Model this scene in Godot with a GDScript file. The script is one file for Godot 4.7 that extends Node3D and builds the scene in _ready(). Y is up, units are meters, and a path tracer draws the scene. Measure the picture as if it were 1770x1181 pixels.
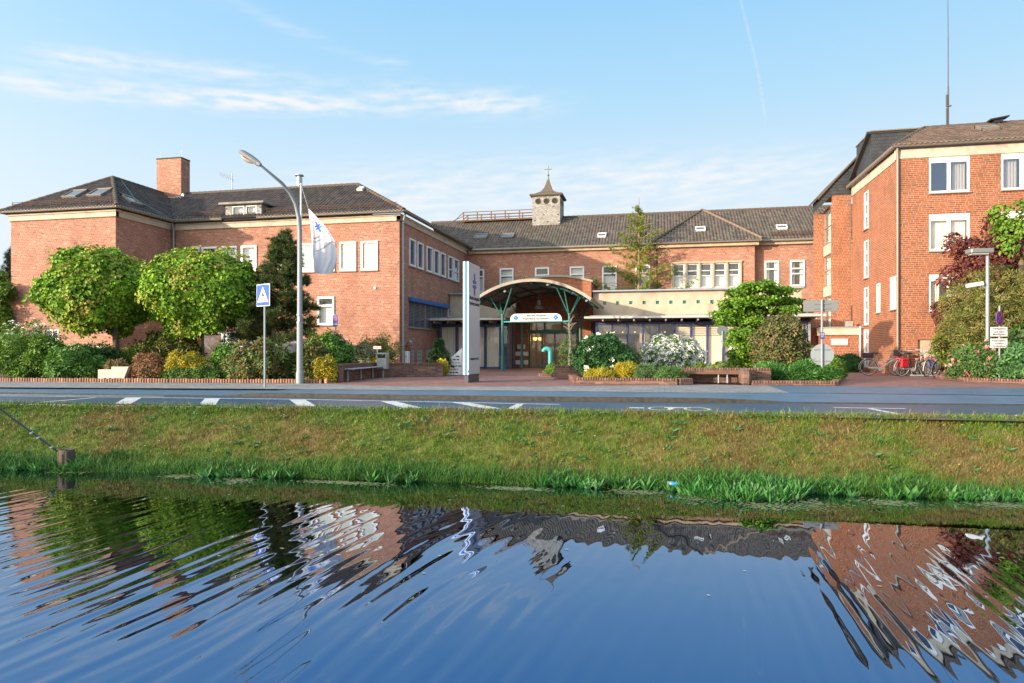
extends Node3D
# A brick hospital behind a street and a grass-banked canal. Metres; the street runs along x, the view goes towards -z. Road level is y = 0, pavement 0.1, canal water -0.8.

const UP := Vector3.UP
var M := {}
var tally := {}
var at_base := {}
var rng := RandomNumberGenerator.new()


class MB:
	var v := PackedVector3Array()
	var n := PackedVector3Array()
	var t := PackedVector2Array()
	var c := PackedColorArray()
	var col := Color.WHITE
	var tinted := false

	func put(p: Vector3, q: Vector3, uv := Vector2.ZERO) -> void:
		v.append(p)
		n.append(q)
		t.append(uv)
		if tinted:
			c.append(col)

	func tri(a: Vector3, b: Vector3, d: Vector3) -> void:  # counter-clockwise as seen from outside
		var f := (b - a).cross(d - a).normalized()
		put(a, f)
		put(d, f)
		put(b, f)

	func quad(a: Vector3, b: Vector3, d: Vector3, e: Vector3) -> void:
		var f := (d - a).cross(e - b).normalized()
		put(a, f, Vector2(0, 1))
		put(d, f, Vector2(1, 0))
		put(b, f, Vector2(1, 1))
		put(a, f, Vector2(0, 1))
		put(e, f, Vector2(0, 0))
		put(d, f, Vector2(1, 0))

	func poly(p: Array) -> void:
		for i in range(1, p.size() - 1):
			tri(p[0], p[i], p[i + 1])

	func box(at: Vector3, s: Vector3, b := Basis(), bev := 0.0) -> void:
		var h := s * 0.5
		var e := minf(bev, minf(h.x, minf(h.y, h.z)) * 0.9)
		var ax := [Vector3.RIGHT, Vector3.UP, Vector3.BACK]
		for i in 3:
			for sg in [-1.0, 1.0]:
				var a: Vector3 = ax[i] * sg
				var u: Vector3 = ax[(i + 1) % 3]
				var w: Vector3 = a.cross(u)
				var hu := absf(u.dot(h)) - e
				var hw := absf(w.dot(h)) - e
				var m := a * absf(a.dot(h))
				quad(at + b * (m - u * hu - w * hw), at + b * (m + u * hu - w * hw), at + b * (m + u * hu + w * hw), at + b * (m - u * hu + w * hw))
		if e <= 0.0:
			return
		for i in 3:
			var j := (i + 1) % 3
			var k := (i + 2) % 3
			for sj in [-1.0, 1.0]:
				for sk in [-1.0, 1.0]:
					var pj: Vector3 = ax[j] * sj
					var pk: Vector3 = ax[k] * sk
					var l: Vector3 = ax[i] * (h[i] - e)
					var p := pj * h[j] + pk * (h[k] - e)
					var q := pj * (h[j] - e) + pk * h[k]
					if sj * sk > 0.0:
						quad(at + b * (p - l), at + b * (p + l), at + b * (q + l), at + b * (q - l))
					else:
						quad(at + b * (q - l), at + b * (q + l), at + b * (p + l), at + b * (p - l))
		for sx in [-1.0, 1.0]:
			for sy in [-1.0, 1.0]:
				for sz in [-1.0, 1.0]:
					var g := Vector3(sx, sy, sz)
					var a1 := at + b * (g * Vector3(h.x, h.y - e, h.z - e))
					var a2 := at + b * (g * Vector3(h.x - e, h.y, h.z - e))
					var a3 := at + b * (g * Vector3(h.x - e, h.y - e, h.z))
					if sx * sy * sz > 0.0:
						tri(a1, a2, a3)
					else:
						tri(a1, a3, a2)

	func span(a: Vector3, b: Vector3) -> void:  # a box between two corners
		box((a + b) * 0.5, (b - a).abs())

	func tube(p: Array, r, sides := 8, cap := true) -> void:
		var rings := []
		var nrm := []
		var side := Vector3.ZERO
		for i in p.size():
			var d: Vector3 = (p[mini(i + 1, p.size() - 1)] - p[maxi(i - 1, 0)]).normalized()
			if side == Vector3.ZERO:
				side = d.cross(Vector3.UP if absf(d.y) < 0.9 else Vector3.RIGHT).normalized()
			side = (side - d * side.dot(d)).normalized()
			var o := side.cross(d)
			var rad: float = r[i] if r is Array else r
			var ring := []
			var rn := []
			for k in sides:
				var a := TAU * k / sides
				var e := side * cos(a) + o * sin(a)
				ring.append(p[i] + e * rad)
				rn.append(e)
			rings.append(ring)
			nrm.append(rn)
		for i in p.size() - 1:
			for k in sides:
				var l := (k + 1) % sides
				for q in [[i, k], [i + 1, l], [i + 1, k], [i, k], [i, l], [i + 1, l]]:
					put(rings[q[0]][q[1]], nrm[q[0]][q[1]])
		if cap:
			for k in range(1, sides - 1):
				tri(rings[0][0], rings[0][k + 1], rings[0][k])
				var z: Array = rings[-1]
				tri(z[0], z[k], z[k + 1])

	func lathe(o: Vector3, prof: Array, sides := 16, b := Basis()) -> void:  # prof: Vector2(radius, height), from low to high
		for i in prof.size() - 1:
			var p: Vector2 = prof[i]
			var q: Vector2 = prof[i + 1]
			var tn := Vector2(q.y - p.y, p.x - q.x).normalized()
			for k in sides:
				var a := TAU * k / sides
				var d := TAU * (k + 1) / sides
				var e := Vector3(cos(a), 0, sin(a))
				var f := Vector3(cos(d), 0, sin(d))
				var pts := [e * p.x + UPV * p.y, e * q.x + UPV * q.y, f * q.x + UPV * q.y, f * p.x + UPV * p.y]
				var ns := [e * tn.x + UPV * tn.y, e * tn.x + UPV * tn.y, f * tn.x + UPV * tn.y, f * tn.x + UPV * tn.y]
				for g in [0, 2, 1, 0, 3, 2]:
					put(o + b * pts[g], b * ns[g])

	const UPV := Vector3.UP

	func prism(o: Vector3, u: Vector3, w: Vector3, outline: PackedVector2Array, depth: float) -> void:  # outline in the plane (u, w), counter-clockwise; pushed back along -(u x w)
		var back := -u.cross(w).normalized() * depth
		var ids := Geometry2D.triangulate_polygon(outline)
		for i in range(0, ids.size(), 3):
			var a := o + u * outline[ids[i]].x + w * outline[ids[i]].y
			var b := o + u * outline[ids[i + 1]].x + w * outline[ids[i + 1]].y
			var d := o + u * outline[ids[i + 2]].x + w * outline[ids[i + 2]].y
			if (b - a).cross(d - a).dot(back) > 0.0:
				var s := b
				b = d
				d = s
			tri(a, b, d)
			if depth > 0.0:
				tri(a + back, d + back, b + back)
		if depth > 0.0:
			for i in outline.size():
				var p: Vector2 = outline[i]
				var q: Vector2 = outline[(i + 1) % outline.size()]
				var a := o + u * p.x + w * p.y
				var b := o + u * q.x + w * q.y
				quad(a, a + back, b + back, b)

	func wall(o: Vector3, u: Vector3, w: float, h: float, holes := [], reveal := 0.14) -> void:  # a sheet with openings [x, y, width, height] and their reveals
		var nn := u.cross(Vector3.UP)
		var xs := [0.0, w]
		var ys := [0.0, h]
		for q in holes:
			for x in [q[0], q[0] + q[2]]:
				if x > 0.0 and x < w:
					xs.append(x)
			for y in [q[1], q[1] + q[3]]:
				if y > 0.0 and y < h:
					ys.append(y)
		xs.sort()
		ys.sort()
		for i in xs.size() - 1:
			for j in ys.size() - 1:
				if xs[i + 1] - xs[i] < 1e-4 or ys[j + 1] - ys[j] < 1e-4:
					continue
				var mid := Vector2(xs[i] + xs[i + 1], ys[j] + ys[j + 1]) * 0.5
				var free := true
				for q in holes:
					if mid.x > q[0] and mid.x < q[0] + q[2] and mid.y > q[1] and mid.y < q[1] + q[3]:
						free = false
				if free:
					quad(o + u * xs[i] + UPV * ys[j], o + u * xs[i + 1] + UPV * ys[j], o + u * xs[i + 1] + UPV * ys[j + 1], o + u * xs[i] + UPV * ys[j + 1])
		for q in holes:
			var a: Vector3 = o + u * q[0] + UPV * q[1]
			var b: Vector3 = a + u * q[2]
			var d: Vector3 = b + UPV * q[3]
			var e: Vector3 = a + UPV * q[3]
			var r := -nn * reveal
			quad(a, a + r, e + r, e)
			quad(b + r, b, d, d + r)
			quad(a, b, b + r, a + r)
			quad(e + r, d + r, d, e)

	func take(m: Mesh, x: Transform3D) -> void:
		for s in m.get_surface_count():
			var a := m.surface_get_arrays(s)
			var pv: PackedVector3Array = a[Mesh.ARRAY_VERTEX]
			var pn: PackedVector3Array = a[Mesh.ARRAY_NORMAL]
			var ix = a[Mesh.ARRAY_INDEX]
			var many: int = ix.size() if ix != null else pv.size()
			for i in many:
				var k: int = ix[i] if ix != null else i
				put(x * pv[k], (x.basis * pn[k]).normalized())

	func mesh() -> ArrayMesh:
		var a := []
		a.resize(Mesh.ARRAY_MAX)
		a[Mesh.ARRAY_VERTEX] = v
		a[Mesh.ARRAY_NORMAL] = n
		a[Mesh.ARRAY_TEX_UV] = t
		if tinted:
			a[Mesh.ARRAY_COLOR] = c
		var m := ArrayMesh.new()
		m.add_surface_from_arrays(Mesh.PRIMITIVE_TRIANGLES, a)
		return m


func numbered(parent: Node, called: String) -> String:
	var key := str(parent.get_instance_id()) + called
	var k: int = tally.get(key, 0)
	tally[key] = k + 1
	return called if k == 0 else "%s_%03d" % [called, k]


func tag(o: Node, label := "", category := "", group := "", kind := "") -> Node:
	for q in [["label", label], ["category", category], ["group", group], ["kind", kind]]:
		if q[1] != "":
			o.set_meta(q[0], q[1])
	return o


func thing(called: String, label: String, category: String, base := Vector3.ZERO, group := "") -> Node3D:
	# children are built in world coordinates and hung under the thing's base
	var o := Node3D.new()
	o.name = numbered(self, called)
	add_child(o)
	o.position = base
	at_base[o] = base
	tag(o, label, category, group)
	return o


func obj(called: String, what, m: Material, parent: Node = self) -> MeshInstance3D:
	var o := MeshInstance3D.new()
	o.name = numbered(parent, called)
	o.mesh = what.mesh() if what is MB else what
	o.material_override = m
	parent.add_child(o)
	if at_base.has(parent):
		o.position = -at_base[parent]
	return o


func struct(called: String, what, m: Material) -> MeshInstance3D:
	var o := obj(called, what, m)
	o.set_meta("kind", "structure")
	return o


func many(called: String, mesh: Mesh, m: Material, buf: PackedFloat32Array, parent: Node = self) -> MultiMeshInstance3D:
	var mm := MultiMesh.new()
	mm.transform_format = MultiMesh.TRANSFORM_3D
	mm.use_colors = true
	mm.mesh = mesh
	mm.instance_count = buf.size() / 16
	mm.buffer = buf
	var o := MultiMeshInstance3D.new()
	o.name = numbered(parent, called)
	o.multimesh = mm
	o.material_override = m
	o.set_meta("kind", "stuff")
	parent.add_child(o)
	if at_base.has(parent):
		o.position = -at_base[parent]
	return o


func push(buf: PackedFloat32Array, b: Basis, o: Vector3, c: Color) -> void:
	buf.append_array([b.x.x, b.y.x, b.z.x, o.x, b.x.y, b.y.y, b.z.y, o.y, b.x.z, b.y.z, b.z.z, o.z, c.r, c.g, c.b, 1.0])


func facing(nrm: Vector3, spin: float) -> Basis:
	var y := nrm.normalized()
	var x := y.cross(Vector3(0.3, 0.2, 0.93) if absf(y.z) < 0.9 else Vector3.RIGHT).normalized()
	return Basis(x, y, x.cross(y)).rotated(y, spin)


func mat(c: Color, rough := 0.8, metal := 0.0, spec := 0.5) -> StandardMaterial3D:
	var m := StandardMaterial3D.new()
	m.albedo_color = c.linear_to_srgb()
	m.roughness = rough
	m.metallic = metal
	m.metallic_specular = spec
	return m


func leafy(c := Color.WHITE, through := 0.6, rough := 0.55) -> StandardMaterial3D:
	var m := mat(c, rough, 0.0, 0.4)
	m.vertex_color_use_as_albedo = true
	m.cull_mode = BaseMaterial3D.CULL_DISABLED
	m.backlight_enabled = true
	m.backlight = Color(through, through * 1.0, through * 0.6)
	return m


func surfaced(c: Color, rough: float, tex: Texture2D, size: float, height: Texture2D = null, bump := 1.0) -> StandardMaterial3D:
	var m := mat(c, rough)
	m.uv1_triplanar = true
	m.uv1_world_triplanar = true
	m.uv1_triplanar_sharpness = 8.0
	m.uv1_scale = Vector3.ONE / size
	m.albedo_texture = tex
	if M.has("wear"):
		m.detail_enabled = true
		m.detail_albedo = M.wear
		m.detail_blend_mode = BaseMaterial3D.BLEND_MODE_MUL
		m.detail_uv_layer = BaseMaterial3D.DETAIL_UV_2
		m.uv2_triplanar = true
		m.uv2_world_triplanar = true
		m.uv2_scale = Vector3(0.13, 0.085, 0.13)
	if height:
		m.heightmap_enabled = true
		m.heightmap_texture = height
		m.heightmap_scale = bump
	return m


func pick(a: Array) -> Color:
	return a[rng.randi() % a.size()]


func brick_textures(px: int, cols: int, rows: int, joint: int, tones: Array, weights: Array, mortar: Color, bond := 0) -> Array:
	var im := Image.create(px, px, false, Image.FORMAT_RGB8)
	var hi := Image.create(px, px, false, Image.FORMAT_L8)
	im.fill(mortar.linear_to_srgb())
	hi.fill(Color(0.15, 0.15, 0.15))
	var bw := px / cols
	var total := 0.0
	for w in weights:
		total += w
	for r in rows:
		var y0 := r * px / rows
		var y1 := (r + 1) * px / rows
		var x := (bw / 2 if r % 2 else 0) - (bw / 4 if bond and r % 4 > 1 else 0)
		var end := x + px
		var k := 0
		while x < end:
			var w := bw
			if bond == 1 and k % 3 == 2 or bond == 2 and rng.randf() < 0.3:
				w = bw / 2
			w = mini(w, end - x)
			var pickd := rng.randf() * total
			var ti := 0
			while pickd > weights[ti]:
				pickd -= weights[ti]
				ti += 1
			var tone: Color = tones[ti] * rng.randf_range(0.91, 1.09)
			var sh := rng.randf_range(0.6, 0.9)
			for part in 4:
				var c := (tone * rng.randf_range(0.9, 1.1)).clamp().linear_to_srgb()
				var pw := (w - joint) / 4
				for sx in [0, px, -px]:
					var rect := Rect2i(x + part * pw + sx, y0 + joint / 2, pw if part < 3 else w - joint - 3 * pw, y1 - y0 - joint)
					if rect.position.x < px and rect.end.x > 0:
						im.fill_rect(rect, c)
						if part == 0:
							hi.fill_rect(Rect2i(rect.position, Vector2i(w - joint, rect.size.y)), Color(sh, sh, sh))
			x += w
			k += 1
	return [ImageTexture.create_from_image(im), ImageTexture.create_from_image(hi)]


func mottle(px: int, tones: Array, freq: float, speck: float, seed_: int) -> ImageTexture:
	# seamless tone texture: a blend of tones by two layers of noise and a grain
	var a := FastNoiseLite.new()
	a.seed = seed_
	a.frequency = freq
	a.fractal_octaves = 4
	var ia := a.get_seamless_image(px, px)
	var im := Image.create(px, px, false, Image.FORMAT_RGB8)
	rng.seed = seed_
	var last: int = tones.size() - 1
	for y in px:
		for x in px:
			var f := clampf((ia.get_pixel(x, y).r - 0.5) * 1.6 + 0.5, 0.0, 0.999) * last
			var i := int(f)
			var c: Color = tones[i].lerp(tones[mini(i + 1, last)], f - i)
			im.set_pixel(x, y, (c * (1.0 + speck * (rng.randf() - 0.5))).clamp().linear_to_srgb())
	return ImageTexture.create_from_image(im)


func tile_mesh() -> ArrayMesh:
	# one pantile: x across, y out of the roof, -z up the slope
	var m := MB.new()
	var w := 0.215
	var k := 6
	for i in k:
		var p := []
		for e in [i, i + 1]:
			var x: float = (e / float(k) - 0.5) * w
			var y := 0.022 * sin(TAU * e / k) + 0.02
			p.append([Vector3(x, y - 0.012, -0.2), Vector3(x, y + 0.016, 0.19), Vector3(x, y - 0.012, 0.192)])
		m.quad(p[0][1], p[1][1], p[1][0], p[0][0])
		m.quad(p[0][2], p[1][2], p[1][1], p[0][1])
	return m.mesh()


func roof(bld: Node3D, pts: Array, under: Material, tones: Array, tiled := true) -> MeshInstance3D:
	# pts: eave left, eave right, then counter-clockwise as seen from outside
	var u: Vector3 = (pts[1] - pts[0]).normalized()
	var nrm: Vector3 = u.cross(pts[2] - pts[0]).normalized()
	var w := nrm.cross(u)
	var m := MB.new()
	var low := []
	for p in pts:
		low.append(p - nrm * 0.14)
	m.poly(pts)
	low.reverse()
	m.poly(low)
	low.reverse()
	for i in pts.size():
		var j := (i + 1) % pts.size()
		m.quad(low[i], low[j], pts[j], pts[i])
	var o := obj("roof", m, under, bld)
	if not tiled:
		return o
	var flat := PackedVector2Array()
	var hi := Vector2(-1e9, -1e9)
	var lo := Vector2(1e9, 1e9)
	for p in pts:
		var q := Vector2((p - pts[0]).dot(u), (p - pts[0]).dot(w))
		flat.append(q)
		hi = hi.max(q)
		lo = lo.min(q)
	var buf := PackedFloat32Array()
	var b := Basis(u, nrm, u.cross(nrm))
	var row := 0
	var y := 0.12
	while y < hi.y + 0.1:
		var x := lo.x + 0.1
		while x < hi.x:
			if Geometry2D.is_point_in_polygon(Vector2(x, y), flat):
				push(buf, b.rotated(u, rng.randf_range(-0.012, 0.012)), pts[0] + u * (x + rng.randf_range(-0.006, 0.006)) + w * y + nrm * (0.012 + rng.randf() * 0.006), pick(tones) * rng.randf_range(0.75, 1.25))
			x += 0.205
		y += 0.33
		row += 1
	many("roof_tiles", M.tile_mesh, M.tile, buf, o)
	return o


func caps(bld: Node, a: Vector3, b: Vector3, m: Material, r := 0.12) -> void:
	# a line of half-round ridge tiles, each a little conical
	var t := MB.new()
	var k := maxi(1, int((b - a).length() / 0.36))
	for i in k:
		t.tube([a.lerp(b, i / float(k)), a.lerp(b, (i + 1.08) / k)], [r * 1.08, r * 0.92], 8)
	obj("ridge", t, m, bld)


func window(bld: Node, o: Vector3, u: Vector3, w: float, h: float, q := {}) -> MeshInstance3D:
	# o: lower left corner of the opening on the wall plane, u: along the wall
	var nn := u.cross(UP)
	var b := Basis(u, UP, nn)
	var fw: float = q.get("frame", 0.075)
	var out: float = q.get("out", -0.05)
	var dep: float = q.get("deep", 0.08)
	var fm: Material = q.get("mat", M.white)
	var f := MB.new()
	f.box(o + u * w * 0.5 + UP * fw * 0.5 + nn * out, Vector3(w, fw, dep), b, 0.008)
	f.box(o + u * w * 0.5 + UP * (h - fw * 0.5) + nn * out, Vector3(w, fw, dep), b, 0.008)
	for x in [fw * 0.5, w - fw * 0.5]:
		f.box(o + u * x + UP * h * 0.5 + nn * out, Vector3(fw, h - 2 * fw, dep), b, 0.008)
	var cols: Array = q.get("cols", [])
	var rows: Array = q.get("rows", [])
	var bar: float = q.get("bar", 0.06)
	for x in cols:
		f.box(o + u * x * w + UP * h * 0.5 + nn * out, Vector3(bar, h - 2 * fw, dep * 0.9), b, 0.008)
	for y in rows:
		f.box(o + u * w * 0.5 + UP * y * h + nn * (out - 0.002), Vector3(w - 2 * fw, bar, dep * 0.84), b, 0.008)
	if q.has("shutter"):
		var sh: float = q.shutter
		f.box(o + u * w * 0.5 + UP * (h - fw - sh * 0.5) + nn * (out - 0.006), Vector3(w - 2 * fw, sh, dep * 0.7), b, 0.01)
	var fr := obj("window", f, fm, bld)
	var edges := [0.0] + cols + [1.0]
	var tiers := [0.0] + rows + [1.0]
	for i in edges.size() - 1:
		for j in tiers.size() - 1:
			var g := MB.new()
			var p: Vector3 = o + u * (edges[i] * w) + UP * (tiers[j] * h) + nn * (out - 0.012)
			var du: Vector3 = u * (edges[i + 1] - edges[i]) * w
			var dv: Vector3 = UP * (tiers[j + 1] - tiers[j]) * h
			var e := 0.02
			g.quad(p + u * e + UP * e, p + du - u * e + UP * e, p + du + dv - u * e - UP * e, p + dv + u * e - UP * e)
			obj("pane", g, q.get("glass", M.glass), fr)
	if q.get("sill", true):
		var s := MB.new()
		s.box(o + u * w * 0.5 - UP * 0.035 + nn * 0.03, Vector3(w + 0.08, 0.05, 0.14), b, 0.01)
		obj("sill", s, q.get("sillmat", M.sill), fr)
	if q.has("cloth"):
		for k in q.cloth:   # [from, to, low, high, folds]
			var cl := MB.new()
			var steps: int = maxi(2, int((k[1] - k[0]) * w / 0.035)) if k[4] > 0 else 1
			for i in steps:
				var pp := []
				for e in [i, i + 1]:
					var x: float = lerpf(k[0], k[1], e / float(steps)) * w
					var z: float = -0.2 + (0.025 * sin(e * 2.1 + k[0] * 9.0) * k[4])
					pp.append(o + u * x + nn * (z + out))
				cl.quad(pp[0] + UP * k[2] * h, pp[1] + UP * k[2] * h, pp[1] + UP * k[3] * h, pp[0] + UP * k[3] * h)
			obj("curtain", cl, q.get("clothmat", M.curtain), fr)
	return fr


func leaf_cluster(k: int, ln: float, wd: float, spread: float, seed_: int, stand := 0.3, fold := 0.2) -> ArrayMesh:
	# k folded leaves fanning out round +y
	var m := MB.new()
	var r := RandomNumberGenerator.new()
	r.seed = seed_
	for i in k:
		var a := TAU * (i + r.randf() * 0.7) / k
		var out := Vector3(cos(a), 0, sin(a))
		var d := (out + UP * (stand + r.randf_range(-0.35, 0.35))).normalized()
		var side := d.cross(UP).normalized()
		side = side.rotated(d, r.randf_range(-0.6, 0.6))
		var up := side.cross(d)
		var o := out * spread * r.randf() + UP * spread * r.randf_range(-0.4, 0.4)
		var l := ln * r.randf_range(0.75, 1.2)
		var p := o + d * l * 0.45 - up * wd * fold
		var e1 := o + d * l * 0.42 + side * wd * 0.5
		var e2 := o + d * l * 0.42 - side * wd * 0.5
		var tip := o + d * l - up * wd * fold * 1.6
		m.tri(o, e2, p)
		m.tri(o, p, e1)
		m.tri(p, e2, tip)
		m.tri(p, tip, e1)
	return m.mesh()


func needle_tuft(k: int, ln: float, wd: float, seed_: int, cone := 0.8) -> ArrayMesh:
	var m := MB.new()
	var r := RandomNumberGenerator.new()
	r.seed = seed_
	for i in k:
		var a := r.randf() * TAU
		var d := Vector3(cos(a) * cone, r.randf_range(0.25, 1.0), sin(a) * cone).normalized()
		var side := d.cross(Vector3(r.randf() - 0.5, r.randf() - 0.5, r.randf() - 0.5)).normalized() * wd
		var o := Vector3(0, r.randf() * ln * 0.5, 0)
		m.tri(o - side, o + side, o + d * ln * r.randf_range(0.7, 1.1))
	return m.mesh()


func lobes_of(c: Vector3, r: Vector3, k: int, size: float, core := 0.8) -> Array:
	# a crown as k overlapping lobes spread over an ellipsoid, and a core
	var out := [[c, r * core]]
	for i in k:
		var y := 1.0 - 2.0 * (i + 0.5) / k
		var a := i * 2.399963 + rng.randf() * 0.5
		var s := sqrt(1.0 - y * y)
		var d := Vector3(cos(a) * s, y, sin(a) * s)
		out.append([c + d * r * rng.randf_range(0.68, 0.86), Vector3.ONE * size * rng.randf_range(0.7, 1.25)])
	return out


func foliage(parent: Node, called: String, mesh: Mesh, m: Material, lobes: Array, count: int, s0: float, s1: float, tones: Array, q := {}) -> void:
	var buf := PackedFloat32Array()
	var vol := 0.0
	for l in lobes:
		vol += l[1].x * l[1].z + l[1].x * l[1].y
	var low: float = q.get("low", -1e9)
	var lift: float = q.get("lift", 0.35)
	var inner: float = q.get("inner", 0.55)
	for l in lobes:
		var k := int(count * (l[1].x * l[1].z + l[1].x * l[1].y) / vol + rng.randf())
		var lt := rng.randf_range(0.85, 1.15)
		for i in k:
			var d := Vector3(rng.randfn(), rng.randfn(), rng.randfn()).normalized()
			var p: Vector3 = l[0] + d * l[1] * (lerpf(inner, q.get("outer", 1.0), sqrt(rng.randf())) + (0.45 * rng.randf() * rng.randf() if rng.randf() < 0.16 else 0.0))
			if p.y < low:
				continue
			var nrm := d + UP * lift + Vector3(rng.randfn(), rng.randfn(), rng.randfn()) * 0.35
			var s := rng.randf_range(s0, s1)
			push(buf, facing(nrm, rng.randf() * TAU) * s, p, pick(tones) * lt * rng.randf_range(0.85, 1.15) * (1.0 if called == "blossoms" else 1.4))
	many(called, mesh, m, buf, parent)


func trunk(parent: Node, called: String, pts: Array, rad: Array, m: Material, limbs := []) -> void:
	var t := MB.new()
	t.tube(pts, rad, 9)
	for l in limbs:
		var a: Vector3 = l[0]
		var b: Vector3 = l[1]
		var mid := a.lerp(b, 0.5) + Vector3(rng.randf() - 0.5, rng.randf() * 0.4, rng.randf() - 0.5) * (b - a).length() * 0.18
		t.tube([a, mid, b], [l[2], l[2] * 0.65, l[2] * 0.25], 6)
	obj(called, t, m, parent)


func words(txt: String, font_mat: Material, parent: Node, at: Vector3, u: Vector3, height: float, width := 0.0, bold := false, called := "lettering") -> void:
	# flat lettering, centred on at, reading along u
	var tm := TextMesh.new()
	var f := SystemFont.new()
	f.font_names = PackedStringArray(["Droid Sans"])
	f.font_weight = 700 if bold else 400
	tm.font = f
	tm.text = txt
	tm.font_size = 64
	tm.pixel_size = 0.01
	tm.depth = 0.004 / height
	var box := tm.get_aabb()
	var k := height / 0.64 * 1.25
	var kx := k if width <= 0.0 or box.size.x <= 0.0 else width / box.size.x
	var b := Basis(u * kx, UP * k, u.cross(UP) * height)
	var m := MB.new()
	var c := box.get_center()
	m.take(tm, Transform3D(b, at - b * Vector3(c.x, c.y, 0)))
	obj(called, m, font_mat, parent)


func hospital_cross(m: MB, o: Vector3, u: Vector3, w: Vector3, s: float, deep: float) -> void:
	# the emblem: a cross cut across into an upper and a lower half with flared, rounded arms
	for k in [1.0, -1.0]:
		var p := PackedVector2Array()
		for q in [[-0.17, 1.0], [-0.17, 0.36], [-0.5, 0.36], [-0.56, 0.3], [-0.54, 0.14], [-0.3, 0.05], [0.3, 0.05], [0.54, 0.14], [0.56, 0.3], [0.5, 0.36], [0.17, 0.36], [0.17, 1.0]]:
			p.append(Vector2(q[0], q[1] * k) * s)
		if k < 0:
			p.reverse()
		m.prism(o, u, w, p, deep)


func _ready() -> void:
	rng.seed = 7
	var cam := Camera3D.new()
	cam.name = "camera"
	cam.position = Vector3(0, 1.15, 0)
	cam.rotation_degrees.y = 12.2
	cam.projection = Camera3D.PROJECTION_FRUSTUM
	cam.near = 0.1
	cam.far = 1500.0
	cam.size = 0.1 * 1181.0 / 1180.0
	cam.frustum_offset = Vector2(0, 0.1 * 16.5 / 1180.0)
	add_child(cam)
	cam.make_current()
	var env := Environment.new()
	env.background_mode = Environment.BG_SKY
	env.sky = Sky.new()
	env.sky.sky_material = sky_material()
	env.tonemap_mode = Environment.TONE_MAPPER_LINEAR
	env.tonemap_exposure = EXPOSURE
	env.sdfgi_enabled = true
	env.ssao_enabled = true
	env.ssil_enabled = true
	var we := WorldEnvironment.new()
	we.name = "surroundings"
	we.environment = env
	add_child(we)
	var sun := DirectionalLight3D.new()
	sun.name = "sun"
	sun.light_energy = 0.95
	sun.light_color = Color(1.0, 0.82, 0.62).linear_to_srgb()
	sun.light_angular_distance = 0.6
	sun.shadow_enabled = true
	add_child(sun)
	sun.look_at_from_position(Vector3.ZERO, Vector3(1.05, -0.25, -1.0))
	materials()
	ground_and_street()
	canal()
	left_wing()
	middle_wing()
	entrance()
	pavilions()
	right_wing()
	forecourt_walls()
	street_furniture()
	forecourt_things()
	bicycles()
	trees()
	shrubs()
	bank_plants()


const EXPOSURE := 2.3


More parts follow.
